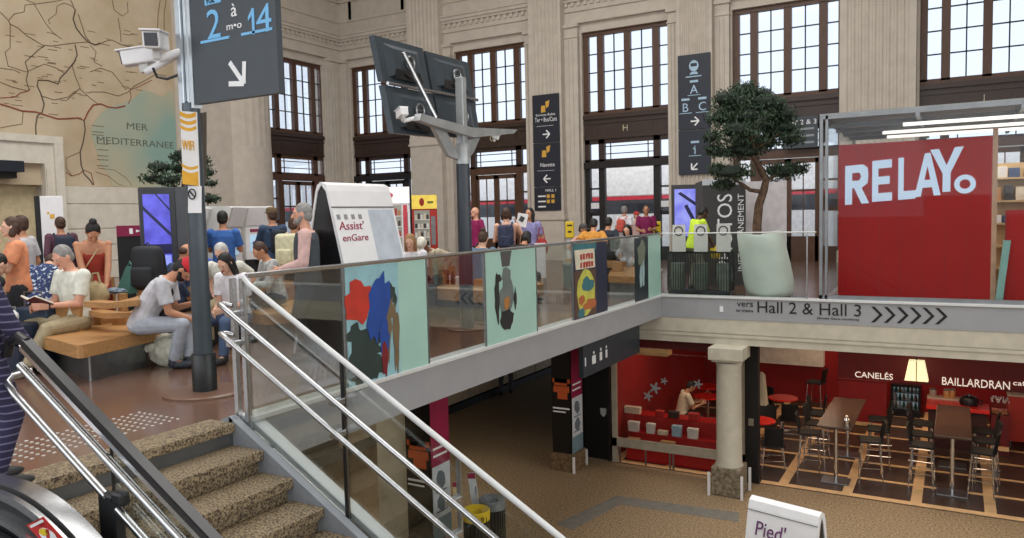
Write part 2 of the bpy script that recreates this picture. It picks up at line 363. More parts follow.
bay(1, 'x', *BAYS[0]); bay(2, 'x', *BAYS[1], letter='G'); bay(3, 'x', *BAYS[2], letter='H', door_open=True); bay(4, 'x', *BAYS[3], letter='I'); bay(5, 'x', *BAYS[4], letter='J'); bay(6, 'y', *LB)
# ---- stone portal and block courses on the left wall
b = MB(); xw = LX + 0.1
b.bb(xw, xw + 0.22, 12.2, 12.68, 0, 3.3); b.bb(xw, xw + 0.22, 8.6, 12.68, 3.3, 3.86); b.bb(xw, xw + 0.3, 12.45, 12.69, 0, 3.86); b.bb(xw, xw + 0.31, 8.6, 12.7, 3.86, 4.06); b.bb(xw, xw + 0.26, 12.22, 12.3, 0, 3.2)
struct('trim_%d' % k, b, STONE2); k += 1
b = MB()
for z0, z1 in ((0.0, 0.5), (0.53, 0.98), (1.01, 1.46), (1.49, 2.18), (2.21, 2.7)): b.bb(xw, xw + 0.16, 12.7, 17.0, z0, z1, 0.015)
b.bb(xw, xw + 0.12, 12.7, 17.0, 0.01, 2.69)
struct('trim_%d' % k, b, STONE2); k += 1
b = MB(); b.bb(xw - 0.45, xw - 0.4, 9.4, 12.3, 0, 3.3); struct('door_7', b, mat('pale_shop_interior', (214, 198, 160), 0.7))
# ---- floor edges: painted beam along the void, concrete beam, lower walls
b = MB(); b.bb(EX - 0.12, EX, 4.14, EY, -0.385, 0.0); struct('trim_%d' % k, b, PAINT); k += 1
b = MB(); b.bb(EX - 0.16, EX + 0.03, 4.14, EY + 0.05, -0.005, 0.035, 0.005); struct('trim_%d' % k, b, PAINT_L); k += 1
beam = MB(); beam.bb(EX - 0.02, 6, EY, EY + 0.12, -0.385, 0.0)
for x in (-1.12, 0.62): beam.bb(x, x + 0.012, EY - 0.003, EY, -0.385, 0)
BEAM = struct('trim_%d' % k, beam, PAINT); k += 1
b = MB(); b.bb(EX - 0.05, 6, EY - 0.03, EY + 0.16, -0.005, 0.035, 0.005); struct('trim_%d' % k, b, PAINT_L); k += 1
b = MB(); b.bb(-8, 6, EY + 0.01, EY + 0.5, -0.64, -0.36); b.bb(-8, 6, EY + 0.03, EY + 0.5, -0.66, -0.64); b.bb(-8, 6, EY + 0.0, EY + 0.5, -0.71, -0.66); b.bb(-8, 6, EY + 0.02, EY + 0.5, -0.84, -0.71); struct('trim_%d' % k, b, CONC); k += 1
struct('ceiling_lower', MB().bb(-16, -4.92, 4.3, 25, -0.44, -0.37).bb(-16, -5.8, -6, 4.3, -0.44, -0.37), mat('dark_ceiling', (58, 54, 50), 0.9))
struct('ceiling_cafe', MB().bb(-8, 6, EY + 0.4, 22, -0.86, -0.84), mat('dark_red_ceiling', (70, 30, 28), 0.8))
# lower walls
b = MB(); b.bb(-12.3, -11.4, -4, 26, LOWZ, -0.4); struct('wall_lower_left', b, mat('dim_stone_wall', (104, 96, 84), 0.9))
b = MB()
for i in range(9): y0 = 12.2 + i * 1.25; b.bb(-11.4, -11.32, y0, y0 + 1.2, LOWZ + 0.22, LOWZ + 0.75)
struct('trim_%d' % k, b, mat('beige_wall_panel', (210, 190, 158), 0.8)); k += 1
struct('baseboard_lower', MB().bb(-11.4, -11.28, -4, 26, LOWZ, LOWZ + 0.18), BLACK)
b = MB(); b.bb(-6.3, 6, 21.3, 21.5, LOWZ, -0.85); b.bb(-6.25, -6.12, 14.6, 21.3, LOWZ, -0.85); struct('wall_cafe', b, REDD)
b = MB(); b.bb(-4.55, -2.95, 21.0, 21.3, -2.5, -0.86); struct('trim_%d' % k, b, mat('white_bulkhead', (244, 240, 230), 0.6)); k += 1
# café floor: dark slabs with peach inlay lines
b = MB(); b.bb(-6.1, 6, 14.42, 21.3, LOWZ, LOWZ + 0.004); struct('floor_cafe', b, mat('dark_brown_floor_slabs', (78, 58, 48), 0.4, var=0.12, scale=5))
b = MB()
for i in range(7): b.bb(-6.0, 6, 14.46 + i * 1.02, 14.46 + i * 1.02 + (0.16 if i == 0 else 0.1), LOWZ, LOWZ + 0.008)
for i in range(9): x0 = -6.09 + i * 1.09; b.bb(x0, x0 + 0.17, 14.46, 21.3, LOWZ, LOWZ + 0.0082)
struct('trim_%d' % k, b, mat('peach_inlay', (244, 200, 146), 0.5)); k += 1
b = MB(); b.poly([at_z(556, 524, LOWZ), at_z(616, 496, LOWZ), at_z(628, 500, LOWZ), at_z(572, 530, LOWZ)], (0, 0, 0.004))
b.poly([at_z(616, 496, LOWZ), at_z(740, 513, LOWZ), at_z(738, 522, LOWZ), at_z(618, 504, LOWZ)], (0, 0, 0.0045)); struct('trim_%d' % k, b, mat('grey_floor_strip', (128, 124, 116), 0.7)); k += 1
# ---- lettering on the beam
def beam_text(s, px, py, h, w=None, m=BLACK): return text(s, m, BEAM, at_y(px, py, EY - 0.004), (1, 0, 0), (0, 0, 1), h=h, w=w)
def span(x0, x1, y): return (at_y(x1, y, EY) - at_y(x0, y, EY)).x
beam_text('vers', 737, 306.5, 0.075, span(737, 753, 305)); beam_text('to trains', 736, 311.5, 0.05, span(736, 753, 310))
beam_text('Hall 2 & Hall 3', 757.5, 312.5, 0.2, span(757.5, 861, 312)); beam_text('(Accès Gare routière)', 817, 319.5, 0.045, span(818, 860, 318))
c = MB()
for i in range(6):
    p = at_y(871 + i * 12.8, 314.5 + i * 0.32, EY - 0.005); w = 0.175; hh = 0.13; t = 0.055
    c.poly([(p.x, p.y, p.z + hh), (p.x + t, p.y, p.z + hh), (p.x + w, p.y, p.z), (p.x + t, p.y, p.z - hh), (p.x, p.y, p.z - hh), (p.x + w - t, p.y, p.z)], (0, 0.003, 0))
c.build('direction_chevrons', BLACK, BEAM)
q = at_y(721.5, 309, EY); MB().bb(q.x - 0.03, q.x + 0.03, EY - 0.01, EY, q.z - 0.05, q.z + 0.05).build('small_plate', WHITE, BEAM)
# ---- mural map on the left wall
mp = thing('mural_map', 'huge beige painted railway map with a teal sea on the left stone wall', 'mural', (xw, 14.0, 2.72))
XM = xw + 0.02
LAND = mat('map_land_beige', (202, 186, 160), 0.8, two=(184, 166, 136), scale=0.9, detail=6)
b = MB(); b.poly([(xw, -2, 2.72), (xw, 16.6, 2.72), (xw, 16.6, 13.5), (xw, -2, 13.5)], (0.02, 0, 0)); b.build('land_panel', LAND, mp)
def mpt(px, py): v = at_x(px, py, XM); return v
sea = [(112, 188), (110, 176), (101, 165), (97, 152), (92, 138), (91, 128), (95, 120), (103, 112), (112, 106), (124, 103), (134, 98), (143, 90), (152, 92), (163, 97), (170, 90), (176, 92), (178, 112), (178.5, 188)]
b = MB(); pts = [mpt(*q) for q in sea]; pts = [Vector((p.x, min(p.y, 16.57), max(p.z, 2.74))) for p in pts]
b.poly(pts, (0.006, 0, 0)); b.build('sea_area', mat('map_sea_teal', (140, 170, 160), 0.8, two=(192, 180, 150), scale=0.35, detail=2, ramp=(0.36, 0.6)), mp)
LINES = [
 ('r', 1.7, [(0, 104), (10, 107), (22, 111), (36, 112), (48, 116), (58, 119), (70, 118.5), (78, 118), (84, 120.5), (88, 112), (93, 105), (101, 104), (108, 107), (116, 108), (125, 106)]),
 ('d', 1.3, [(84, 121), (85, 130), (83, 142), (80, 152), (81, 165), (84, 174), (90, 180), (93, 188)]),
 ('r', 0.8, [(66, 172), (71, 176), (79, 174), (84, 170), (91, 173), (94, 186)]),
 ('d', 1.3, [(36, 138), (35.5, 126), (37, 116), (42, 112), (44, 104), (40, 92), (37, 86), (38, 80), (48, 80.5), (58, 84), (60, 78), (66, 72), (74, 62), (77, 55), (75, 45)]),
 ('d', 1.5, [(75, 11), (73, 19), (76, 28), (82, 36), (88, 42), (95, 45), (100, 43)]),
 ('t', 0.9, [(78, 14), (82, 26), (85, 36), (90, 42)]),
 ('t', 0.9, [(75, 11), (72, 3), (70, 0)]), ('t', 0.8, [(75, 43), (88, 42), (97, 45), (106, 41), (112, 40), (120, 44), (132, 48)]),
 ('t', 0.9, [(0, 12), (8, 20), (10, 24), (18, 28), (27, 36), (34, 40), (42, 45), (52, 46), (66, 44), (75, 43)]),
 ('t', 0.7, [(10, 24), (10, 48), (5, 52), (8, 66), (26, 72), (44, 64), (56, 68), (64, 73)]),
 ('t', 0.7, [(9, 20), (14, 14), (24, 12), (25, 5), (34, 4), (40, 14), (46, 24), (54, 34), (62, 39)]),
 ('t', 0.7, [(50, 24), (48, 20), (56, 14), (57, 6), (64, 3), (70, 5), (76, 10)]), ('t', 0.7, [(26, 0), (36, 4), (50, 2), (62, 0)]),
 ('t', 0.7, [(0, 68), (14, 70), (20, 73)]), ('r', 0.9, [(0, 98), (15, 97), (20, 93), (28, 91), (30, 89)]), ('t', 0.7, [(0, 82), (12, 87), (24, 90), (29, 91)]),
 ('d', 0.8, [(29, 90), (26, 80), (28, 72), (25, 62), (34, 54), (38, 50), (44, 46)]),
 ('t', 0.8, [(67, 100), (80, 88), (75, 76), (72, 66), (76, 60)]), ('t', 0.8, [(42, 96), (54, 100), (68, 97), (74, 92), (80, 89), (90, 98), (98, 104)]),
 ('t', 0.8, [(90, 92), (104, 92), (118, 96), (128, 92), (134, 86), (146, 80), (156, 74), (166, 76)]), ('r', 0.7, [(128, 104), (131, 98), (130, 90), (140, 86), (152, 80)]),
 ('t', 0.7, [(90, 72), (100, 68), (112, 72), (120, 82), (126, 90)]), ('t', 0.7, [(90, 45), (96, 52), (94, 62), (102, 66)]), ('t', 0.7, [(112, 0), (114, 10), (122, 16), (128, 12), (127, 2)]), ('t', 0.8, [(118, 18), (120, 30), (121, 42)]),
 ('t', 0.9, [(160, 0), (158, 14), (157, 34)]), ('t', 0.9, [(166, 0), (164, 14), (164, 34)]), ('t', 0.6, [(0, 128), (10, 126), (22, 124), (23, 112)]), ('t', 0.6, [(80, 152), (66, 158), (66, 168), (72, 176)]),
 ('t', 0.5, [(96, 172), (108, 176), (118, 184), (124, 188)]), ('t', 0.5, [(98, 168), (114, 170), (126, 178), (132, 188)])]
LM = {'r': mat('map_line_red', (150, 84, 66), 0.8), 'd': mat('map_line_dark', (96, 82, 70), 0.8), 't': mat('map_line_brown', (130, 108, 84), 0.8)}
for c_, w_, pl in LINES:
    V = [mpt(*q) for q in pl]; V = [Vector((XM + 0.006, v.y, max(v.z, 2.76))) for v in V]
    b = MB(); b.tube(V, 0.0125 * w_ + 0.002, 5); b.build('rail_line', LM[c_], mp)
rr = random.Random(3)     # station names: short ticks of lettering too fine to read
for i in range(110):
    px, py = rr.uniform(2, 150), rr.uniform(30, 118)
    if py > 100 and px > 90: continue
    p = mpt(px, py); n = 0
    b = MB(); w_ = rr.uniform(0.08, 0.3); b.bb(XM, XM + 0.004, p.y, p.y + w_, p.z, p.z + 0.022); b.build('place_name', LM['t'], mp) if i < 85 else None
for py in (126, 132, 135, 144, 150, 156, 160, 166):
    p = mpt(92 if py < 140 else 97, py); MB().bb(XM, XM + 0.009, p.y, p.y + 0.35, p.z, p.z + 0.025).build('place_name', LM['t'], mp)
INK = mat('map_ink_grey', (104, 110, 98), 0.8)
a0 = at_x(127, 129, XM + 0.008); a1 = at_x(148, 131, XM + 0.008); text('MER', INK, mp, a0, (0, 1, 0), (0, 0, 1), h=0.2, w=(a1 - a0).y)
a0 = at_x(97, 143, XM + 0.008); a1 = at_x(174, 147, XM + 0.008); text('MEDITERRANEE', INK, mp, a0, (0, 1, 0), (0, 0, 1), h=0.2, w=(a1 - a0).y)
# ================================================================== STAIRS AND BALUSTRADES
RISE, RUN = 0.17, 0.3
st = thing('staircase', 'speckled granite staircase going down beside the grey painted stringer', 'staircase', (-4.85, 2.45, 0))
b = MB(); b.bb(-5.12, -4.83, 2.45, 4.03, -0.07, 0.006, 0.01); b.build('step', GRAN, st, label='granite top landing edge')
b = MB(); b.bb(-4.9, -4.86, 2.45, 4.03, -0.19, -0.07); b.build('riser_plate', mat('dark_grey_riser_metal', (110, 112, 114), 0.35, 0.5), st)
for i in range(1, 20):
    x = -4.83 + RUN * i; z = -RISE * i
    b = MB(); b.bb(x - RUN - 0.03, x, 2.45, 4.03, z - 0.075, z, 0.008); b.bb(x - RUN, x - 0.07, 2.45, 4.03, z - RISE - 0.02, z - 0.07); b.build('step', GRAN, st)
SL = math.atan2(RISE, RUN); D = Vector((math.cos(SL), 0, -math.sin(SL)))
def stair_bar(b, y0, y1, h0, h1, xa, xb, xo=-4.85):
    f = lambda x, h: -(x - xo) * RISE / RUN + h
    b.poly([(xa, y0, f(xa, h0)), (xb, y0, f(xb, h0)), (xb, y0, f(xb, h1)), (xa, y0, f(xa, h1))], (0, y1 - y0, 0))
b = MB(); stair_bar(b, 4.03, 4.1, -0.32, 0.02, -4.9, 1.2); b.poly([(-5.0, 4.03, 0.01), (-4.9, 4.03, 0.05), (-4.86, 4.03, 0.03), (-4.86, 4.03, -0.4), (-5.0, 4.03, -0.3)], (0, 0.07, 0)); b.build('stringer', mat('blue_grey_stringer', (150, 156, 164), 0.45), st)
b = MB(); stair_bar(b, 4.16, 4.27, -0.32, 0.03, -4.78, 1.2); b.build('stringer_cap', PAINT_L, st)
b = MB(); stair_bar(b, 4.1, 4.16, -0.3, -0.02, -4.88, 1.2); b.build('glass_channel', BLACK, st)
# ---- glass balustrade on the far side of the stairs
gb = thing('stair_balustrade', 'glass balustrade with white top rail on the far side of the granite stairs', 'balustrade', (-4.83, 4.13, 0))
fz = lambda x, h: -(x + 4.85) * RISE / RUN + h
b = MB(); b.tube([(-4.78, 4.13, 1.13), (-4.72, 4.13, fz(-4.72, 1.15)), (0.8, 4.13, fz(0.8, 1.15))], 0.021, 10); b.build('top_rail', PAINT_L, gb, True)
xs = [-4.77, -3.8, -2.82, -1.85, -0.9, 0.1]
for xa, xb in zip(xs, xs[1:]):
    b = MB(); stair_bar(b, 4.125, 4.137, 0.0, 1.13, xa + 0.015, xb - 0.015); b.build('glass_panel', CLEAR, gb)
for i, x in enumerate(xs[1:]):
    b = MB(); b.bb(x - 0.012, x + 0.012, 4.115, 4.147, fz(x, -0.05), fz(x, 1.14)); b.build('post', STEEL_D if i else BLACKP, gb)
for x in (-4.9, -4.79):
    b = MB(); b.bb(x - 0.02, x + 0.02, 4.11, 4.15, 0, 1.12); b.build('post', STEEL, gb)
# ---- pairs of tube handrails, far side and near side
def handrail(name, label, y, side, h, xa, xb, hook=True):
    t = thing(name, label, 'handrail', (xa, y, 0))
    P = []
    if hook: P += [(xa + 0.02, y + side * 0.1, fz(xa, h) - 0.02), (xa - 0.03, y + side * 0.07, fz(xa, h) - 0.005), (xa - 0.035, y + side * 0.02, fz(xa, h) + 0.0)]
    P += [(xa, y, fz(xa, h)), (xa + 0.1, y, fz(xa + 0.1, h)), (xb, y, fz(xb, h))]
    MB().tube(P, 0.021, 12).build('tube', STEEL, t, True)
    for x in (-4.83, -3.8, -2.82):
        if xa - 0.1 <= x <= xb: MB().bb(x - 0.03, x + 0.03, min(y, y + side * 0.12), max(y, y + side * 0.12), fz(x, h) - 0.06, fz(x, h) - 0.015, 0.008).build('bracket', STEEL, t)
    return t
handrail('handrail', 'upper steel tube handrail in front of the far stair glass', 4.0, 1, 0.9, -4.9, 0.6)
handrail('handrail', 'lower steel tube handrail in front of the far stair glass', 4.0, 1, 0.67, -4.9, 0.6)
t = thing('handrail', 'upper steel tube handrail on the near side of the stairs, under the black rail', 'handrail', (-4.6, 2.4, 0))
MB().tube([(-4.62, 2.38, fz(-4.62, 0.9)), (0.5, 2.38, fz(0.5, 0.9))], 0.024, 12).build('tube', STEEL, t, True)
t = thing('handrail', 'lowest steel tube handrail on the near side, ending in the dark bracket', 'handrail', (-4.8, 2.4, 0))
MB().tube([(-4.86, 2.56, fz(-4.82, 0.7)), (-4.84, 2.44, fz(-4.82, 0.69)), (-4.8, 2.39, fz(-4.8, 0.68)), (-4.7, 2.38, fz(-4.7, 0.68)), (-3.86, 2.38, fz(-3.86, 0.68))], 0.022, 12).build('tube', STEEL, t, True)
MB().tube([(-3.78, 2.38, fz(-3.78, 0.68)), (0.5, 2.38, fz(0.5, 0.68))], 0.022, 12).build('tube', STEEL, t, True)
b = MB(); b.bb(-3.93, -3.77, 2.36, 2.42, fz(-3.85, 0.2), fz(-3.85, 0.72), 0.02); b.bb(-3.82, -3.72, 2.36, 2.42, fz(-3.85, 0.66), fz(-3.85, 0.74), 0.02); b.build('bracket', mat('dark_bracket', (44, 46, 48), 0.4), t)
t = thing('moving_handrail', 'thick black rubber rail with a chrome edge above the near steel tubes', 'handrail', (-4.8, 2.38, 0))
b = MB()
stair_bar(b, 2.385, 2.44, 1.02, 1.06, -4.6, 0.5)
b.tube([(-4.6, 2.412, fz(-4.6, 1.04)), (-4.68, 2.412, fz(-4.6, 1.04) + 0.03), (-4.78, 2.412, fz(-4.6, 1.03)), (-4.82, 2.412, fz(-4.6, 0.95))], 0.028, 10)
b.build('rubber_rail', RUBBER, t)
b = MB(); stair_bar(b, 2.368, 2.386, 1.0, 1.03, -4.6, 0.5); stair_bar(b, 2.4, 2.425, 0.97, 1.02, -4.6, 0.5); b.build('chrome_guide', CHROME, t)
b = MB(); stair_bar(b, 2.408, 2.418, -0.05, 0.98, -3.85, 0.5); b.build('glass_panel', CLEAR, t)
b = MB(); b.bb(-3.861, -3.853, 2.405, 2.42, fz(-3.85, -0.05), fz(-3.85, 0.97)); b.build('glass_edge', BLACK, t)
# ---- escalator head (bottom left of the photo): curved steel deck, dark skirt, sticker
es = thing('escalator', 'brushed steel escalator deck curving downwards beside the stairs with a dark skirt', 'escalator', (-4.6, 1.9, 0))
YE = 2.15
def arcpts(off, n=18):
    """profile: level, then a bend down to the stair slope; off = distance inside the outer edge"""
    x1, z1 = -4.08, 0.208; R = 1.38; P = [Vector((-5.5, 0, z1 - off)), Vector((-4.8, 0, z1 - off))]
    cx, cz = x1 - 0.25, z1 - R
    for i in range(n + 1):
        a = math.radians(90 - 31.0 * i / n); P.append(Vector((cx + (R - off) * math.cos(a), 0, cz + (R - off) * math.sin(a))))
    t = Vector((math.sin(math.radians(31.0)), 0, 0)); e = P[-1]; P.append(e + Vector((math.cos(math.radians(31)), 0, -math.sin(math.radians(31)))) * 2.5)
    return P
def band(o0, o1, y0, y1):
    b = MB(); A = arcpts(o0); B = arcpts(o1)
    b.rings([[(p.x, y0, p.z), (p.x, y1, p.z), (q.x, y1, q.z), (q.x, y0, q.z)] for p, q in zip(A, B)])
    return b
band(0.0, 0.05, YE - 0.05, YE + 0.05).build('outer_deck', STEEL, es, True)
band(0.03, 0.06, YE - 0.075, YE - 0.05).build('gap_seal', BLACK, es)
band(0.01, 0.05, YE - 0.105, YE - 0.075).build('inner_deck', STEEL, es, True)
band(0.05, 0.9, YE - 0.1, YE - 0.09).build('skirt_panel', mat('dark_skirt', (70, 74, 78), 0.25, 0.6), es)
band(0.125, 0.15, YE - 0.14, YE - 0.1).build('skirt_trim', STEEL, es, True)
band(0.2, 1.0, YE - 0.9, YE - 0.12).build('step_band', mat('escalator_steps', (84, 86, 90), 0.4, 0.7), es)
yp = YE - 0.102
q0 = at_y(27, 525, yp); q1 = at_y(43.5, 516.5, yp); q2 = at_y(68, 543, yp); q3 = at_y(52, 552, yp)
stk = MB(); stk.poly([q0, q1, q2, q3], (0, -0.003, 0)); so = stk.build('warning_sticker', mat('sticker_red', (196, 36, 34), 0.5), es)
u = (q1 - q0); v = (q3 - q0)
def sp(a, c): return q0 + u * a + v * c + Vector((0, -0.004, 0))
b = MB(); b.poly([sp(0.12, 0.06), sp(0.88, 0.06), sp(0.88, 0.14), sp(0.12, 0.14)], (0, -0.002, 0)); b.poly([sp(0.5 + 0.33 * math.cos(k * 0.6283), 0.56 + 0.3 * math.sin(k * 0.6283)) for k in range(10)], (0, -0.002, 0)); b.build('sticker_print', WHITE, so)
b = MB(); b.poly([sp(0.5 + 0.2 * math.cos(k * 0.6283), 0.4 + 0.12 * math.sin(k * 0.6283)) + Vector((0, -0.003, 0)) for k in range(10)], (0, -0.002, 0)); b.build('sticker_symbol', YEL, so)
b = MB(); b.poly([sp(0.2, 0.75) + Vector((0, -0.003, 0)), sp(0.3, 0.8) + Vector((0, -0.003, 0)), sp(0.8, 0.4) + Vector((0, -0.003, 0)), sp(0.7, 0.35) + Vector((0, -0.003, 0))], (0, -0.002, 0)); b.build('sticker_bar', mat('sticker_red', (196, 36, 34)), so)
# ---- tactile studs
b = MB()
for i in range(8):
    for j in range(30):
        x, y = -5.86 + i * 0.07, 1.75 + j * 0.075
        b.lathe([(0.014, 0.0), (0.014, 0.004), (0.008, 0.007)], (x, y, 0), 6)
struct('trim_%d' % k, b, mat('stud_white', (196, 192, 186), 0.4)); k += 1
# ---- balustrade along the void (runs away from the camera)
ga = thing('glass_balustrade', 'long glass balustrade with printed and clear panels along the void', 'balustrade', (EX, 4.14, 0))
b = MB(); b.tube([(EX, 4.16, 1.14), (EX, EY - 0.03, 1.17)], 0.02, 8); b.build('top_rail', STEEL, ga, True)
YS = [4.2, 5.25, 6.5, 7.64, 8.91, 10.03, 11.28, 12.46, 13.15, 13.82]; FRO = {1, 3, 8}
PAN = []
for i, (y0, y1) in enumerate(zip(YS, YS[1:])):
    b = MB(); b.bb(EX - 0.007, EX + 0.007, y0 + 0.012, y1 - 0.012, 0.02, 1.145); PAN.append(b.build('glass_panel', FROST if i in FRO else CLEAR, ga, label='frosted green glass panel' if i in FRO else None))
for y in (5.25, 6.5, 7.64, 8.91, 10.03):
    MB().bb(EX - 0.012, EX + 0.012, y - 0.01, y + 0.01, 0.02, 1.14).build('post', STEEL_D, ga)
def blot(b, y0, y1, pts, x=EX + 0.008, wob=0.0, seed=1, z0=0.03, z1=1.13, th=0.002):
    r = random.Random(seed); b.poly([(x, y0 + (y1 - y0) * (u + r.uniform(-wob, wob)), z0 + (z1 - z0) * (v + r.uniform(-wob, wob))) for u, v in pts], (th, 0, 0))
def blob(cu, cv, ru, rv, n=14, seed=1, j=0.25, rot=0):
    r = random.Random(seed); out = []
    for k in range(n):
        a = 2 * math.pi * k / n; q = 1 + r.uniform(-j, j); x, y = ru * q * math.cos(a), rv * q * math.sin(a)
        out.append((cu + x * math.cos(rot) - y * math.sin(rot), cv + x * math.sin(rot) + y * math.cos(rot)))
    return out
ART = [mat('art_red', (196, 52, 34), 0.5), mat('art_blue', (30, 74, 158), 0.5), mat('art_dark_green', (44, 62, 58), 0.5), mat('art_olive', (122, 104, 76), 0.5), mat('art_pale_blue', (150, 196, 206), 0.5), mat('art_dark_red', (120, 26, 36), 0.5)]
y0, y1 = 5.262, 6.488; b = MB()
b.mi = 4; blot(b, y0, y1, [(0, 0), (0.62, 0), (0.62, 1), (0, 1)])
b.mi = 2
for s_, (cu, cv, ru, rv) in enumerate([(0.12, 0.18, 0.12, 0.2), (0.25, 0.3, 0.14, 0.14), (0.1, 0.42, 0.1, 0.09), (0.3, 0.12, 0.12, 0.1), (0.54, 0.72, 0.05, 0.1)]): blot(b, y0, y1, blob(cu, cv, ru, rv, 18, s_, 0.4), EX + 0.0105 + 0.0005 * s_)
b.mi = 3
for s_, (cu, cv, ru, rv) in enumerate([(0.46, 0.42, 0.05, 0.24), (0.57, 0.3, 0.045, 0.3), (0.5, 0.6, 0.06, 0.08)]): blot(b, y0, y1, blob(cu, cv, ru, rv, 18, s_ + 20, 0.35), EX + 0.0135 + 0.0005 * s_)
b.mi = 0; blot(b, y0, y1, blob(0.14, 0.7, 0.15, 0.16, 18, 33, 0.3), EX + 0.0155)
b.mi = 1; blot(b, y0, y1, blob(0.36, 0.62, 0.12, 0.26, 20, 35, 0.28, -0.25), EX + 0.017); blot(b, y0, y1, blob(0.42, 0.36, 0.06, 0.16, 16, 37, 0.25), EX + 0.0175)
b.mi = 5; blot(b, y0, y1, blob(0.42, 0.17, 0.045, 0.15, 14, 39, 0.25), EX + 0.0185)
b.build('art_print', ART, PAN[1], label='abstract red, blue and dark green print')
y0, y1 = 7.652, 8.898; b = MB(); A2 = [mat('art_black', (40, 42, 44), 0.5), mat('art_grey', (110, 120, 118), 0.5), mat('art_orange', (176, 120, 60), 0.5), mat('art_slate', (84, 84, 84), 0.5)]
b.mi = 3; blot(b, y0, y1, [(0.28, 1), (0.5, 1), (0.45, 0.83), (0.31, 0.83)]); b.mi = 1; blot(b, y0, y1, blob(0.38, 0.74, 0.1, 0.08, 12, 3), EX + 0.009); blot(b, y0, y1, blob(0.38, 0.5, 0.13, 0.2, 16, 5), EX + 0.0095)
b.mi = 0; blot(b, y0, y1, blob(0.2, 0.5, 0.05, 0.28, 16, 7), EX + 0.0105); blot(b, y0, y1, blob(0.38, 0.24, 0.13, 0.12, 16, 8, 0.15), EX + 0.011); blot(b, y0, y1, blob(0.55, 0.45, 0.03, 0.12, 12, 9), EX + 0.0115); blot(b, y0, y1, blob(0.23, 0.71, 0.05, 0.05, 12, 10), EX + 0.012)
b.mi = 2; blot(b, y0, y1, blob(0.38, 0.42, 0.06, 0.07, 12, 11), EX + 0.0125); b.build('art_print', A2, PAN[3], label='abstract grey and black sketch print')
y0, y1 = 10.042, 11.268; b = MB(); A3 = [mat('poster_navy', (34, 38, 66), 0.4), mat('poster_teal', (60, 120, 130), 0.4), mat('poster_cream', (226, 220, 196), 0.4), mat('poster_lime', (206, 206, 88), 0.4), mat('poster_orange', (190, 108, 56), 0.4), mat('poster_red', (176, 56, 50), 0.4), mat('poster_brown', (96, 70, 56), 0.4)]
b.mi = 0; blot(b, y0, y1, [(0, 0), (1, 0), (1, 1), (0, 1)]); b.mi = 6; blot(b, y0, y1, [(0.02, 0.02), (0.64, 0.02), (0.64, 0.64), (0.02, 0.64)], EX + 0.0105); b.mi = 1; blot(b, y0, y1, [(0, 0.9), (0.66, 0.9), (0.66, 1), (0, 1)], EX + 0.011)
b.mi = 2; blot(b, y0, y1, [(0.06, 0.66), (0.62, 0.66), (0.6, 0.92), (0.02, 0.92)], EX + 0.0115); b.mi = 3; blot(b, y0, y1, blob(0.34, 0.34, 0.26, 0.31, 24, 1, 0.04), EX + 0.012)
b.mi = 1; blot(b, y0, y1, blob(0.38, 0.44, 0.16, 0.1, 16, 2), EX + 0.014); blot(b, y0, y1, blob(0.2, 0.08, 0.1, 0.07, 12, 4), EX + 0.0145); b.mi = 4; blot(b, y0, y1, blob(0.44, 0.16, 0.18, 0.07, 16, 5), EX + 0.0155); blot(b, y0, y1, blob(0.2, 0.25, 0.08, 0.07, 12, 6), EX + 0.016)
b.mi = 5
for r_ in range(2):
    for c_ in range(5): u_ = 0.18 + c_ * 0.08; v_ = 0.82 - r_ * 0.11; blot(b, y0, y1, [(u_, v_ - 0.035), (u_ + 0.055, v_ - 0.035), (u_ + 0.06, v_ + 0.04), (u_ - 0.005, v_ + 0.04)], EX + 0.0135, 0.008, r_ * 9 + c_)
b.build('poster_print', A3, PAN[5], label='dark blue poster with a lime oval')
y0, y1 = 12.472, 13.138; b = MB(); A4 = [mat('poster_dark_slate', (36, 48, 54), 0.4), mat('poster_sage', (120, 130, 112), 0.4), mat('poster_pale_figure', (168, 196, 200), 0.4)]
b.mi = 0; blot(b, y0, y1, [(0, 0), (1, 0), (1, 1), (0, 1)]); b.mi = 1; blot(b, y0, y1, blob(0.5, 0.76, 0.3, 0.2, 16, 3), EX + 0.0105); b.mi = 2; blot(b, y0, y1, blob(0.45, 0.4, 0.1, 0.2, 12, 4), EX + 0.011); blot(b, y0, y1, blob(0.62, 0.42, 0.08, 0.18, 12, 5), EX + 0.0115); b.build('poster_print', A4, PAN[7], label='dark slate poster')
# ---- balustrade across, up to the shop box
gc = thing('glass_balustrade', 'short clear glass balustrade in front of the white planter and the recycling bin', 'balustrade', (EX, EY, 0))
b = MB(); b.tube([(EX, EY, 1.17), (-2.06, EY, 1.17)], 0.012, 8); b.build('top_rail', PAINT_L, gc, True)
for x0, x1 in ((EX + 0.03, -3.5), (-3.5, -2.2)): MB().bb(x0 + 0.01, x1 - 0.01, EY - 0.006, EY + 0.006, 0.03, 1.165).build('glass_panel', CLEAR, gc)
MB().bb(-2.215, -2.195, EY - 0.015, EY + 0.015, 0.03, 1.17).build('post', STEEL, gc)
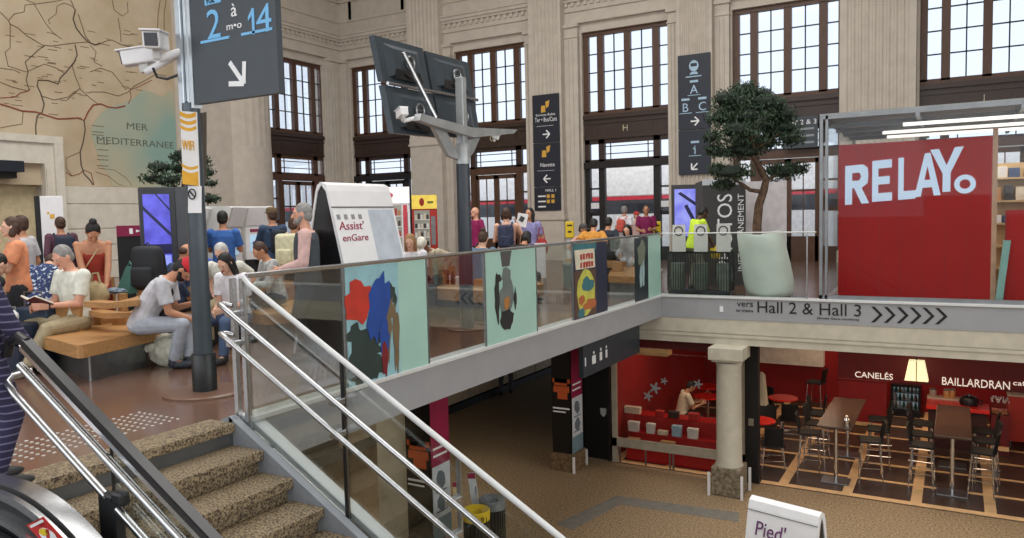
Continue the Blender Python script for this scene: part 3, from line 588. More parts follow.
# ================================================================== RED SHOP BOX
KX0, KX1, KY0, KY1, KH = -2.02, 2.6, 13.9, 18.6, 3.1
kb = thing('shop_box', 'steel framed glass shop box with big red back panels on the upper floor', 'shop', (0, 16, 0))
KF = mat('grey_steel_frame', (142, 146, 150), 0.4, 0.5)
b = MB(); b.bb(KX0, KX0 + 0.05, KY0, KY0 + 0.06, 0.03, KH); b.bb(KX0 + 0.09, KX0 + 0.13, KY0, KY0 + 0.06, 0.03, KH); b.bb(KX0, KX1, KY0, KY0 + 0.06, 0.03, 0.1); b.bb(KX0, KX1, KY0, KY0 + 0.07, KH - 0.06, KH); b.bb(KX0, KX0 + 0.06, KY0, KY1, KH - 0.06, KH); b.bb(KX0, KX0 + 0.06, KY1 - 0.06, KY1, 0, KH)
for i in range(1, 5): y = KY0 + i * 1.0; b.bb(KX0, KX1, y, y + 0.07, KH - 0.12, KH - 0.04)
for x in (-0.6, 0.8): b.bb(x, x + 0.06, KY0, KY1, KH - 0.12, KH - 0.04)
b.build('frame', KF, kb)
b = MB(); b.bb(KX0, KX1, KY0, KY1, KH, KH + 0.03); b.build('roof_panel', mat('roof_pale_grey', (150, 156, 158), 0.5), kb)
for x0, x1 in ((KX0 + 0.12, 0.46), (0.47, KX1)): MB().bb(x0, x1, KY0 + 0.02, KY0 + 0.035, 0.1, KH - 0.06).build('glass_panel', SHOPGLASS, kb)
MB().bb(KX0 + 0.02, KX0 + 0.035, KY0 + 0.07, KY1, 0.05, KH - 0.06).build('glass_panel', SHOPGLASS, kb)
b = MB()
for i, y in enumerate((14.3, 15.6, 16.6)): b.bb(-1.2 if i else -0.8, KX1, y, y + 0.1, KH - 0.22, KH - 0.17)
b.build('strip_light', mat('strip_light_glow', (255, 250, 240), 0.5, emit=1.1, var=0.0), kb)
rp = thing('advertising_panel', 'big red panel with pale blue letters behind the glass of the shop box', 'panel', (-0.7, 14.3, 0))
c0 = at_y(838, 300, 14.3); c1 = at_y(990, 300, 14.3); zt = at_y(990, 136, 14.3).z
RP = mat('panel_crimson', (172, 30, 32), 0.6, var=0.05, scale=1.5, spec=0.2)
MB().bb(c0.x, c1.x, 14.3, 14.34, 0.02, zt).build('panel', RP, rp)
b = MB()
for i in range(1, 7): x = c0.x + (c1.x - c0.x) * i / 7; b.bb(x - 0.004, x + 0.004, 14.297, 14.3, 0.02, zt)
b.build('seam', mat('seam_dark_red', (140, 26, 30)), rp)
t0 = at_y(843, 204, 14.28); t1 = at_y(962, 186, 14.28); hh = at_y(843, 166, 14.28).z - t0.z
PBL = mat('pale_blue_white_letters', (200, 222, 248), 0.4, emit=0.25, var=0.0)
# bold sign letters as thick strokes in a 0..1 cell; the line climbs a little to the right
T_ = 0.3
GL = {'R': [[(0, 0), (T_, 0), (T_, 1), (0, 1)], [(0, 0.8), (0.6, 0.8), (0.75, 1), (0, 1)], [(0.6, 0.8), (0.95, 0.9), (0.98, 0.72), (0.68, 0.7)], [(0.6, 0.8), (0.75, 1), (0.95, 0.9)], [(0.68, 0.7), (0.98, 0.72), (0.95, 0.52), (0.6, 0.6)], [(0.2, 0.42), (0.7, 0.4), (0.95, 0.52), (0.6, 0.6), (0.2, 0.6)], [(0.32, 0.5), (0.62, 0.5), (1.02, 0), (0.7, 0)]],
      'E': [[(0, 0), (T_, 0), (T_, 1), (0, 1)], [(0, 0.8), (0.95, 0.8), (0.95, 1), (0, 1)], [(0, 0.41), (0.85, 0.41), (0.85, 0.6), (0, 0.6)], [(0, 0), (0.97, 0), (0.97, 0.2), (0, 0.2)]],
      'L': [[(0, 0), (T_, 0), (T_, 1), (0, 1)], [(0, 0), (0.95, 0), (0.95, 0.2), (0, 0.2)]],
      'A': [[(-0.08, 0), (0.2, 0), (0.6, 1), (0.36, 1)], [(1.05, 0), (0.76, 0), (0.36, 1), (0.6, 1)], [(0.2, 0.2), (0.8, 0.2), (0.74, 0.38), (0.26, 0.38)]],
      'Y': [[(-0.08, 1), (0.22, 1), (0.62, 0.42), (0.36, 0.42)], [(1.06, 1), (0.76, 1), (0.36, 0.42), (0.62, 0.42)], [(0.36, 0), (0.63, 0), (0.63, 0.46), (0.36, 0.46)]]}
for ch, (pxa, pya, pxb, pyb) in zip('RELAY', ((845, 205, 869, 165), (872, 202, 893, 160), (898, 200, 917, 157), (916, 197, 940, 153), (932, 193, 962, 148))):
    A_ = at_y(pxa, pya, 14.29); B_ = at_y(pxb, pyb, 14.29); w_, h_ = B_.x - A_.x, B_.z - A_.z; b = MB()
    for i_, P_ in enumerate(GL[ch]): b.poly([(A_.x + u_ * w_, 14.296 - 0.0006 * i_, A_.z + v_ * h_ + u_ * w_ * 0.06) for u_, v_ in P_], (0, -0.012, 0))
    b.build('letter', PBL, rp)
cc = at_y(965, 184, 14.28); b = MB(); n = 20
b.rings([[(cc.x + r * math.cos(2 * math.pi * k / n), y, cc.z + r * math.sin(2 * math.pi * k / n)) for k in range(n)] for r, y in ((0.15, 14.3), (0.15, 14.27), (0.075, 14.27), (0.075, 14.3))], cap=False); b.build('letter_dot', MATS['pale_blue_white_letters'], rp)
b = MB(); b.bb(c1.x + 0.0, c1.x + 0.07, 14.3, 14.38, 0.02, 2.75); tag(b.build('post', mat('pale_wood_post', (196, 160, 132), 0.6)), 'pale wooden post at the right edge of the big red panel', 'post')
p0 = at_y(1007, 210, 14.3); rp2 = thing('advertising_panel', 'plain red panel at the right edge of the shop box', 'panel', (1.3, 14.3, 0)); MB().bb(p0.x, KX1, 14.3, 14.34, 0.02, p0.z).build('panel', RP, rp2); MB().bb(p0.x - 0.02, p0.x, 14.29, 14.35, 0.02, p0.z).build('edge_strip', mat('seam_dark_red', (140, 26, 30)), rp2)
# shelves with goods seen between and above the panels
sh = thing('shop_shelf', 'wooden shelving full of goods inside the glass shop box', 'shelf', (1.3, 16.4, 0))
SW = mat('shelf_tan', (206, 176, 130), 0.6)
MB().bb(0.5, KX1, 16.6, 16.65, 0, 2.3).build('back_panel', SW, sh)
for z in (0.4, 0.8, 1.2, 1.6, 2.0): MB().bb(0.5, KX1, 16.2, 16.6, z, z + 0.03).build('shelf_board', SW, sh)
GC = [mat('goods_red', (176, 50, 46)), mat('goods_cream', (226, 214, 190)), mat('goods_dark', (60, 54, 54)), mat('goods_tan', (190, 140, 90)), mat('goods_blue', (70, 90, 130)), mat('goods_white', (232, 232, 232))]
LAB = ['red', 'cream', 'dark', 'tan', 'blue', 'white']
for z, row in ((1.23, 'third'), (1.63, 'fourth'), (2.03, 'top')):
    x = 0.55
    while x < 2.0:
        w = rnd.uniform(0.08, 0.2); h = rnd.uniform(0.12, 0.28); c = rnd.randrange(6)
        b = MB(); b.bb(x, x + w, 16.25, 16.45, z, z + h, 0.01); b.bb(x + w * 0.2, x + w * 0.8, 16.24, 16.25, z + h * 0.3, z + h * 0.6)
        tag(b.build('goods_packet', GC[c]), 'packet of goods on the %s shelf inside the glass shop box' % row, 'packet', 'packets on the %s shelf of the shop box' % row); x += w + rnd.uniform(0.02, 0.06)
b = MB(); p = at_y(995, 298, 14.15); b.poly([(p.x, 14.15, 0.05), (p.x + 0.1, 14.15, 0.05), (p.x + 0.2, 14.25, 1.0), (p.x + 0.1, 14.25, 1.0)], (0, 0.02, 0)); tag(b.build('glass_offcut', mat('teal_board', (120, 170, 160), 0.3)), 'pale teal board leaning beside the wooden post inside the shop box', 'board')
# ================================================================== POLES AND SIGNS
def arrow(b, c, xd, ud, L, ang, t, dep):
    """arrow made of a shaft and two head strokes; ang = direction in degrees in the sign's plane"""
    xd = Vector(xd); ud = Vector(ud); nd = xd.cross(ud); a = math.radians(ang); d = xd * math.cos(a) + ud * math.sin(a); c = Vector(c)
    tip = c + d * L / 2
    cnt = [0]
    def stroke(p, q):
        e = (q - p).normalized(); s = nd.cross(e) * t / 2; o = nd * (0.0008 * cnt[0]); cnt[0] += 1; b.poly([p + s + o, q + s + o, q - s + o, p - s + o], nd * dep)
    stroke(c - d * L / 2, tip)
    for s in (135, -135):
        e = xd * math.cos(a + math.radians(s)) + ud * math.sin(a + math.radians(s)); stroke(tip, tip + e * L * 0.72)
px_, py_ = -5.965, 4.66
pl = thing('sign_pole', 'dark grey round pole with a black sleeve on a brown floor disc near the stairs', 'pole', (px_, py_, 0))
b = MB(); b.lathe([(0.36, 0), (0.36, 0.02), (0.33, 0.03)], (px_, py_, 0), 32); b.build('base_disc', mat('brown_base_disc', (118, 88, 72), 0.3), pl)
MB().lathe([(0.108, 0.03), (0.108, 0.36), (0.1, 0.37)], (px_, py_, 0), 24).build('sleeve', BLACKP, pl, True)
SHG = mat('pole_slate', (74, 84, 92), 0.3, 0.2)
MB().lathe([(0.083, 0.36), (0.08, 2.62), (0.06, 2.64)], (px_, py_, 0), 24).build('shaft', SHG, pl, True)
m0 = at_d(187, 108, 6.9); ALU = mat('satin_aluminium', (196, 204, 210), 0.3, 0.7)
b = MB(); b.bb(m0.x - 0.06, m0.x + 0.02, m0.y - 0.04, m0.y + 0.04, 2.1, 4.4, 0.01); b.bb(m0.x + 0.025, m0.x + 0.06, m0.y - 0.02, m0.y + 0.03, 2.55, 4.4, 0.005); b.build('mast', ALU, pl)
q = at_d(193, 198, 6.85); w = 0.05
b = MB(); b.poly([at_d(188, 186, 6.84), at_d(199, 186, 6.86), at_d(199, 213, 6.86), at_d(188, 213, 6.84)], (0.01, 0.02, 0)); so = b.build('sticker', WHITE, pl)
c = at_d(192, 194, 6.83); b = MB(); b.tube([c + Vector((0.032 * math.cos(k * 0.5236) * 0.87, 0.032 * math.cos(k * 0.5236) * 0.5, 0.045 * math.sin(k * 0.5236))) for k in range(12)], 0.006, 5, closed=True); b.tube([c + Vector((-0.02, -0.012, 0.03)), c + Vector((0.02, 0.012, -0.03))], 0.006, 5); b.build('no_smoking_ring', BLACK, so)
fl = thing('information_flag', 'yellow and white banner plate fixed on the dark pole under the big sign', 'sign', (px_, py_, 0))
A0, A1, A2_, A3_ = at_d(180, 111, 6.72), at_d(196, 112, 6.86), at_d(199, 186, 6.86), at_d(183, 184, 6.72)
def fq(u, v, o=0.0): return (A0 * (1 - u) + A1 * u) * (1 - v) + (A3_ * (1 - u) + A2_ * u) * v + Vector((0.25, -0.95, 0)) * o
MB().poly([fq(0, 0), fq(1, 0), fq(1, 1), fq(0, 1)], (-0.004, 0.015, 0)).build('plate', WHITE, fl)
AMB = mat('amber_yellow', (236, 178, 50), 0.5)
for v0, v1 in ((0.0, 0.06), (0.1, 0.15), (0.19, 0.235), (0.72, 0.76), (0.8, 1.0)):
    n = 8; b = MB(); b.poly([fq(k / n, v0 + 0.035 * math.sin(math.pi * k / n), 0.003) for k in range(n + 1)] + [fq(k / n, v1 + (0.035 * math.sin(math.pi * k / n) if v1 < 1 else 0), 0.003) for k in range(n, -1, -1)], (0, -0.003, 0)); b.build('amber_band', AMB, fl)
text('WIFI', AMB, fl, fq(0.06, 0.53, 0.003), fq(1, 0.53) - fq(0, 0.53), (0, 0, 1), h=0.085, w=0.12)
MB().poly([at_d(200, 113, 6.95), at_d(205, 112, 7.1), at_d(205, 183, 7.1), at_d(200, 184, 6.95)], (0.01, 0.01, 0)).build('rear_plate', mat('dark_bronze_edge', (70, 60, 44), 0.5), fl)
# big platform sign
SY = 4.55; a = at_y(195, 104, SY); bq = at_y(279, 93, SY); SX0, SX1, SZ0 = a.x, bq.x, (a.z + bq.z) / 2; SZ1 = SZ0 + 1.75
ps = thing('platform_sign', 'slate grey sign with blue platform numbers 2 and 14 and a white arrow', 'sign', (SX0, SY, SZ0))
MB().bb(SX0, SX1, SY, SY + 0.06, SZ0, SZ1).build('panel', SIGNG, ps); MB().bb(SX0 - 0.035, SX0, SY - 0.01, SY + 0.07, SZ0 - 0.03, SZ1).build('edge_profile', ALU, ps)
def sg(px, py): return at_y(px, py, SY - 0.002)
def stext(s, px0, py0, px1, ph, m):
    p = sg(px0, py0); text(s, m, ps, p, (1, 0, 0), (0, 0, 1), h=(sg(px0, py0 - ph) - p).z, w=(sg(px1, py0) - p).x if px1 else None)
stext('2', 208, 39.5, 221, 29, BLUEL); stext('4', 257, 33.5, 272, 28, BLUEL)
p, r = sg(246, 36), sg(254, 8); b = MB(); b.poly([(r.x, SY - 0.006, p.z), (r.x, SY - 0.006, r.z), (r.x - 0.028, SY - 0.006, r.z), (r.x - 0.028, SY - 0.006, p.z)], (0, 0.005, 0)); b.poly([(r.x - 0.02, SY - 0.0065, r.z), (r.x - 0.07, SY - 0.0065, r.z - 0.06), (r.x - 0.07, SY - 0.0065, r.z - 0.095), (r.x - 0.02, SY - 0.0065, r.z - 0.045)], (0, 0.005, 0)); b.build('lettering', BLUEL, ps); stext('\u00e0', 231.5, 17, 237, 13, WHITEM); stext('m\u2022o', 227, 30.5, 242, 5, WHITEM)
b = MB()
for x0, x1, y in ((201, 229.5, 43), (241.5, 272.5, 35)): p, r = sg(x0, y + 1), sg(x1, y - 2); z = p.z; MB().bb(p.x, r.x, SY - 0.006, SY, z - 0.0, z + 0.022).build('underline', BLUEL, ps)
p = sg(205, 6); r = sg(221, 6); MB().bb(p.x, r.x, SY - 0.006, SY, p.z, p.z + 0.1, 0.002).build('pill', BLUEL, ps)
p = sg(206.5, 4.5); text('VOIE', SIGNG, ps, p + Vector((0, -0.005, 0)), (1, 0, 0), (0, 0, 1), h=0.06, w=0.11)
b = MB(); c = sg(237, 73); arrow(b, c, (1, 0, 0), (0, 0, 1), 0.25, -50, 0.042, 0.005); b.build('arrow', WHITEM, ps)
# two surveillance cameras on the pole
def cctv(name, label, c, yaw, pitch, L=0.26, arm_to=None, s=1.0):
    t = thing(name, label, 'camera', c, 0); R = Euler((pitch, 0, yaw)).to_matrix(); c = Vector(c)
    f = lambda x, y, z: c + R @ Vector((x * s, y * s, z * s))
    b = MB(); b.box(c, (0.115 * s, L * s, 0.115 * s), R, 0.012 * s); b.box(f(0, 0.02, 0.062), (0.135 * s, L * 1.08 * s, 0.012 * s), R, 0.004); b.build('housing', WHITE, t)
    b = MB(); b.box(f(0, L / 2 + 0.003, 0), (0.085 * s, 0.012 * s, 0.085 * s), R, 0.003); b.build('lens_window', mat('dark_lens', (24, 28, 44), 0.08), t)
    b = MB(); b.box(f(0, -0.02, -0.09), (0.05 * s, 0.07 * s, 0.07 * s), R, 0.01); b.build('bracket', GREYW, t)
    if arm_to is not None: MB().tube([f(0, -0.02, -0.12), Vector(arm_to)], 0.028 * s, 10).build('arm', WHITE, t, True)
    return t
ca = at_d(156, 41, 6.75); cctv('surveillance_camera', 'white surveillance camera with dark lens facing forward on the sign pole', ca, math.radians(222), math.radians(-8), 0.3, at_d(186, 50, 6.88), 1.25)
cb = at_d(139, 57, 6.95); cctv('surveillance_camera', 'smaller white surveillance camera pointing left, behind the forward camera', cb, math.radians(132), math.radians(-10), 0.24, at_d(184, 52, 6.95), 1.15)
b = MB(); P = [at_d(153, 68, 6.8), at_d(157, 77, 6.8), at_d(167, 79, 6.85), at_d(178, 75, 6.88), at_d(187, 75, 6.9)]; b.tube(P, 0.012, 6); tag(b.build('camera_cable', BLACKP), 'dark cable hanging between the cameras and the pole', 'cable')
# ---- screen pole with four monitors seen from behind
qx, qy = -5.88, 8.92
sp_ = thing('screen_pole', 'dark navy pole with pale steel arms carrying four screens', 'pole', (qx, qy, 0))
MB().lathe([(0.27, 0), (0.27, 0.02), (0.25, 0.03)], (qx, qy, 0), 32).build('base_disc', mat('brown_base_disc', (118, 88, 72)), sp_)
MB().lathe([(0.098, 0.02), (0.094, 2.28)], (qx, qy, 0), 24).build('shaft', mat('pole_dark_navy', (52, 60, 70), 0.35), sp_, True)
ARM = mat('arm_pale_steel', (176, 180, 182), 0.35, 0.4)
MB().lathe([(0.1, 2.28), (0.1, 2.52), (0.085, 2.56)], (qx, qy, 0), 24).build('collar', ARM, sp_, True)
b = MB(); b.bb(qx - 0.06, qx + 0.06, qy - 0.05, qy + 0.05, 2.5, 3.45, 0.01); b.build('upright', ARM, sp_)
b = MB(); b.poly([at_x(415, 114, qx), at_x(432, 119, qx), at_x(466, 128, qx), at_x(512, 130, qx), at_x(508, 134, qx), at_x(468, 138, qx), at_x(428, 126, qx), at_x(413, 121, qx)], (0.1, 0, 0)); b.build('cross_arm', ARM, sp_)
b = MB(); b.poly([at_x(430, 120, qx), at_x(441, 120, qx), at_x(456, 150, qx), at_x(460, 160, qx), at_x(449, 156, qx)], (-0.06, 0, 0)); b.poly([at_x(480, 138, qx), at_x(474, 152, qx), at_x(468, 160, qx), at_x(468, 140, qx)], (-0.06, 0, 0)); b.build('gusset', ARM, sp_)
XT, XB = -6.42, -6.12
MON = mat('monitor_slate', (62, 72, 80), 0.35, 0.2)
def qd(u, v, o=0.0):
    c00, c10, c11, c01 = at_x(374, 35, XT), at_x(468, 61, XT), at_x(481, 141, XB), at_x(394, 133, XB)
    return (c00 * (1 - u) + c10 * u) * (1 - v) + (c01 * (1 - u) + c11 * u) * v + Vector((o, 0, -o * 0.25))
k = 0
for (u0, u1, v0, v1, lab) in ((0.0, 0.475, 0.0, 0.47, 'upper left'), (0.5, 1.0, 0.02, 0.47, 'upper right'), (0.0, 0.49, 0.51, 1.0, 'lower left'), (0.51, 1.0, 0.5, 0.98, 'lower right')):
    t = thing('display_screen', '%s of the four dark screens on the pole, seen from behind' % lab, 'screen', (XT, qd(u0, v0).y, 2.7))
    MB().poly([qd(u0, v0), qd(u1, v0), qd(u1, v1), qd(u0, v1)], (-0.09, 0, 0)).build('casing', MON, t)
    e = 0.06; b = MB(); A = [qd(u0 + e, v0 + e), qd(u1 - e, v0 + e), qd(u1 - e, v1 - e), qd(u0 + e, v1 - e)]; Bq = [qd(u0 + e * 2, v0 + e * 1.6, 0.05), qd(u1 - e * 2, v0 + e * 1.6, 0.05), qd(u1 - e * 2, v1 - e * 1.6, 0.05), qd(u0 + e * 2, v1 - e * 1.6, 0.05)]
    b.rings([A, Bq]); b.build('rear_hump', MON, t)
    b = MB(); uu, vv = (u0 + u1) / 2, v1 - 0.1; b.poly([qd(uu - 0.12, vv - 0.06, 0.052), qd(uu + 0.12, vv - 0.06, 0.052), qd(uu + 0.14, vv + 0.05, 0.04), qd(uu - 0.14, vv + 0.05, 0.04)], (0.01, 0, 0)); b.poly([qd(uu - 0.05, vv - 0.02, 0.07), qd(uu, vv - 0.05, 0.07), qd(uu + 0.05, vv - 0.02, 0.07), qd(uu, vv + 0.02, 0.07)], (0.004, 0, 0)); b.build('cable_tray', BLACKP, t)
    q = qd(uu + 0.02, v0 + 0.22, 0.06); b = MB(); b.tube([q + Vector((0.02, 0.085 * math.cos(a_ * 0.5236), 0.085 * math.sin(a_ * 0.5236))) for a_ in range(12)], 0.018, 6, closed=True); b.tube([q + Vector((0.02, -0.08, 0)), q + Vector((0.02, 0.08, 0))], 0.012, 6); b.build('mounting_ring', STEEL_D, t, True)
b = MB(); b.tube([qd(0.02, 0.485, 0.03), qd(1.02, 0.485, 0.03)], 0.022, 8); b.tube([at_x(403, 52, -6.2), at_x(420, 86, -6.12), at_x(436, 118, -6.0)], 0.03, 8); b.build('monitor_rail', STEEL, sp_, True)
cctv('surveillance_camera', 'white round camera on the left end of the screen pole arm', at_x(402, 113, -6.0), math.radians(60), -0.2, 0.2, at_x(416, 118, qx), 0.9)
cctv('surveillance_camera', 'small white camera under the right end of the screen pole arm', at_x(496, 137, qx), math.radians(-40), -0.3, 0.14, at_x(498, 132, qx), 0.6)
# ---- white A-frame boards
def a_frame(label, x0, x1, xr, y0, y1, z0, zr, words, right=True):
    """ridge along Y at xr; faces lean to x0 (far) and x1 (near)"""
    t = thing('a_frame_board', label, 'board', (xr, (y0 + y1) / 2, z0))
    R = 0.09; xs = [(x0, z0), (xr - R, zr - 0.1), (xr - R * 0.7, zr - 0.03), (xr, zr), (xr + R * 0.7, zr - 0.03), (xr + R, zr - 0.1), (x1, z0)]
    xi = [(x1 - 0.03, z0), (xr + R - 0.025, zr - 0.11), (xr, zr - 0.03), (xr - R + 0.025, zr - 0.11), (x0 + 0.03, z0)]
    b = MB(); b.poly([(x, y0, z) for x, z in xs + xi], (0, y1 - y0, 0)); b.build('white_shell', WHITE, t)
    b = MB(); b.poly([(x0 + 0.03, y0 + 0.015, z0 + 0.02), (xr - R + 0.025, y0 + 0.015, zr - 0.11), (xr, y0 + 0.015, zr - 0.03), (xr + R - 0.025, y0 + 0.015, zr - 0.11), (x1 - 0.03, y0 + 0.015, z0 + 0.02)], (0, 0.03, 0)); b.build('end_panel', BLACKP, t); b = MB(); b.poly([(x0 + 0.05, y1 - 0.06, z0 + 0.02), (xr, y1 - 0.06, zr - 0.055), (x1 - 0.05, y1 - 0.06, z0 + 0.02)], (0, 0.03, 0)); b.build('end_panel', BLACKP, t)
    n = Vector((zr - z0 - 0.1, 0, x1 - xr - R)).normalized(); up = Vector((xr + R - x1, 0, zr - 0.1 - z0)).normalized(); org = Vector((x1, y0, z0))
    f = lambda u, v, o=0.004: org + Vector((0, 1, 0)) * ((y1 - y0) * u) + up * ((zr - z0 - 0.1) * v) + n * o
    MB().poly([f(0.0, 0.93), f(1, 0.93), f(1, 0.923), f(0, 0.923)], n * 0.004).build('seam', DKGREY, t)
    return t, f, up, n
r0 = at_x(321, 182, -6.2); r1 = at_x(384, 184, -6.2)
t, f, up, n = a_frame('tall white folding board with red handwriting behind the glass balustrade', -6.75, -5.66, -6.2, r0.y, r1.y, 0, r0.z, None)
MB().poly([f(0.0, 0.2), f(0.54, 0.2), f(0.54, 0.91), f(0.0, 0.91)], n * 0.006).build('poster', WHITE, t); MB().poly([f(0.54, 0.2), f(0.96, 0.2), f(0.96, 0.91), f(0.54, 0.91)], n * 0.006).build('poster', mat('pale_blue_poster', (196, 204, 216), 0.5), t)
HAND = mat('handwriting_plum', (158, 52, 78), 0.6)
text("Assist'", HAND, t, f(0.04, 0.785, 0.012), (0, 1, 0), up, h=0.1, w=(r1.y - r0.y) * 0.39, slant=0.15); text('enGare', HAND, t, f(0.06, 0.715, 0.012), (0, 1, 0), up, h=0.08, w=(r1.y - r0.y) * 0.39, slant=0.15)
for i in range(4): MB().poly([f(0.04 + i * 0.11, 0.85, 0.011), f(0.09 + i * 0.11, 0.85, 0.011), f(0.09 + i * 0.11, 0.88, 0.011), f(0.04 + i * 0.11, 0.88, 0.011)], n * 0.003).build('pictogram', mat('pictogram_grey', (150, 150, 152)), t)
b = MB(); b.poly([f(0.36 + 0.015 * math.cos(k), 0.45 + 0.015 * math.sin(k), 0.012) for k in range(6)], n * 0.003); b.tube([f(0.5, 0.38, 0.012), f(0.6, 0.4, 0.012), f(0.68, 0.45, 0.012), f(0.75, 0.44, 0.012)], 0.005, 5); b.build('drawn_map', HAND, t)
g0 = at_d(752, 490, 8.05); g1 = at_d(822, 523, 7.55)
tt = thing('a_frame_board', 'white folding board with purple writing on the lower floor, in the bottom corner', 'board', ((g0.x + g1.x) / 2, (g0.y + g1.y) / 2, LOWZ))
rd = (g1 - g0); rd.z = 0; LEN = rd.length; rd.normalize(); sd = Vector((rd.y, -rd.x, 0)); zr = (g0.z + g1.z) / 2 + 0.03
if sd.dot(Vector((-g0.x, -g0.y, 0))) < 0: sd = -sd
O_ = Vector((g0.x, g0.y, 0))
def af(u, s, z): return O_ + rd * (LEN * u) + sd * s + Vector((0, 0, z))
prof = [(-0.5, LOWZ), (-0.085, zr - 0.1), (-0.06, zr - 0.03), (0, zr), (0.06, zr - 0.03), (0.085, zr - 0.1), (0.5, LOWZ)]; inn = [(0.45, LOWZ), (0.04, zr - 0.13), (0, zr - 0.05), (-0.04, zr - 0.13), (-0.45, LOWZ)]
MB().poly([af(0, s, z) for s, z in prof + inn], rd * LEN).build('white_shell', WHITE, tt)
b = MB(); b.poly([af(0.96, s, z) for s, z in ((-0.45, LOWZ), (-0.04, zr - 0.13), (0, zr - 0.05), (0.04, zr - 0.13), (0.45, LOWZ))], rd * 0.02); b.build('end_panel', BLACKP, tt); b = MB(); b.poly([af(0.02, s, z) for s, z in ((-0.45, LOWZ), (0, zr - 0.05), (0.45, LOWZ))], rd * 0.02); b.build('end_panel', BLACKP, tt)
up2 = (Vector((0, 0, zr - 0.1)) + sd * 0.085 - Vector((0, 0, LOWZ)) - sd * 0.5).normalized(); xd2 = rd if rd.cross(up2).dot(sd) > 0 else -rd; n2 = xd2.cross(up2)
st0 = af(0.0 if xd2 == rd else 1.0, 0.085, zr - 0.1)
pt = lambda u, v, o=0.004: st0 + xd2 * (LEN * u) - up2 * v + n2 * o
MB().poly([pt(0, 0.02), pt(1, 0.02), pt(1, 0.026), pt(0, 0.026)], n2 * 0.004).build('seam', DKGREY, tt)
text("Pied'", mat('handwriting_purple', (112, 60, 110), 0.6), tt, pt(0.14, 0.26, 0.004), xd2, up2, h=0.15, w=0.32, slant=0.1)
# ---- signs on the pilasters
def wallsign(label, x0, x1, y, z0, z1, splits):
    t = thing('direction_sign', label, 'sign', ((x0 + x1) / 2, y, z0))
    zs = [z0] + splits + [z1]
    for a_, c_ in zip(zs, zs[1:]): MB().bb(x0, x1, y - 0.05, y, a_ + 0.012, c_ - 0.012, 0.004).build('panel', NAVY, t)
    return t
yS = BY - 0.12 - 0.45 - 0.01
sgA = wallsign('tall dark sign with golden icons and two white arrows on a fluted pilaster', -12.85, -11.83, yS, 1.72, 5.72, [2.55, 4.06])
yf = yS - 0.052; X0 = (1, 0, 0); UZ = (0, 0, 1)
for zc in (5.25, 3.72):
    b = MB(); b.poly([(-12.52, yf, zc - 0.15), (-12.34, yf, zc - 0.15), (-12.36, yf, zc + 0.08), (-12.5, yf, zc + 0.08)], (0, -0.004, 0)); b.poly([(-12.32, yf, zc - 0.02), (-12.22, yf, zc + 0.04), (-12.18, yf, zc + 0.25), (-12.34, yf, zc + 0.2)], (0, -0.004, 0)); b.build('service_icon', GOLD, sgA)
    MB().bb(-12.7, -12.05, yf - 0.004, yf, zc - 0.62, zc - 0.61).build('underline', WHITEM, sgA)
text('Ter \u2022 Bus/Cars', WHITEM, sgA, (-12.76, yf, 4.78), X0, UZ, h=0.15, w=0.84); text('Services Relais', WHITEM, sgA, (-12.72, yf, 4.98), X0, UZ, h=0.08, w=0.75); text('Navette', WHITEM, sgA, (-12.58, yf, 3.24), X0, UZ, h=0.13, w=0.55)
b = MB(); arrow(b, (-12.33, yf, 4.35), Vector(X0), Vector(UZ), 0.27, 0, 0.045, 0.005); b.build('arrow', WHITEM, sgA); b = MB(); arrow(b, (-12.33, yf, 2.82), Vector(X0), Vector(UZ), 0.27, 180, 0.045, 0.005); b.build('arrow', WHITEM, sgA)
text('HALL 1', WHITEM, sgA, (-12.4, yf, 2.38), X0, UZ, h=0.09, w=0.4)
b = MB()
for z in (2.2, 2.02, 1.84): b.bb(-12.7, -12.4, yf - 0.004, yf, z, z + 0.05)
b.build('small_line', WHITEM, sgA); b = MB()
for z in (2.16, 1.98): b.bb(-12.36, -12.24, yf - 0.004, yf, z, z + 0.12); b.bb(-12.18, -12.06, yf - 0.004, yf, z, z + 0.12)
b.build('small_icons', GOLD, sgA)
yS2 = BY - 0.12 - 0.42 - 0.01; yf = yS2 - 0.052
sgB = wallsign('tall dark sign with a train symbol and pale letters A B C beside the tree', -7.67, -6.65, yS2, 2.72, 6.45, [4.12])
PB = mat('pale_blue_symbol', (176, 208, 232), 0.5)
b = MB(); b.poly([(-7.16 + 0.15 * math.cos(k * 0.39), yf, 6.08 + 0.17 * math.sin(k * 0.39)) for k in range(16)], (0, -0.004, 0)); b.poly([(-7.3, yf, 5.82), (-7.02, yf, 5.82), (-7.08, yf, 5.9), (-7.24, yf, 5.9)], (0, -0.004, 0)); b.bb(-7.42, -6.92, yf - 0.004, yf, 5.74, 5.77); b.build('train_symbol', PB, sgB)
MB().bb(-7.26, -7.06, yf - 0.006, yf - 0.004, 6.06, 6.16).build('train_window', NAVY, sgB)
for s_, x_, z_ in (('A', -7.16, 5.23), ('B', -7.43, 4.69), ('C', -6.9, 4.69), ('I', -7.14, 3.36)):
    text(s_, PB, sgB, (x_, yf, z_), X0, UZ, h=0.26, align='C'); MB().bb(x_ - 0.2, x_ + 0.2, yf - 0.004, yf, z_ - 0.06, z_ - 0.04).build('underline', PB, sgB); MB().bb(x_ - 0.13, x_ + 0.13, yf - 0.004, yf, z_ + 0.34, z_ + 0.41).build('pill', PB, sgB)
MB().poly([(-7.12, yf - 0.001, 3.62), (-7.2, yf - 0.001, 3.55), (-7.2, yf - 0.001, 3.5), (-7.12, yf - 0.001, 3.57)], (0, -0.003, 0)).build('digit_flag', PB, sgB)
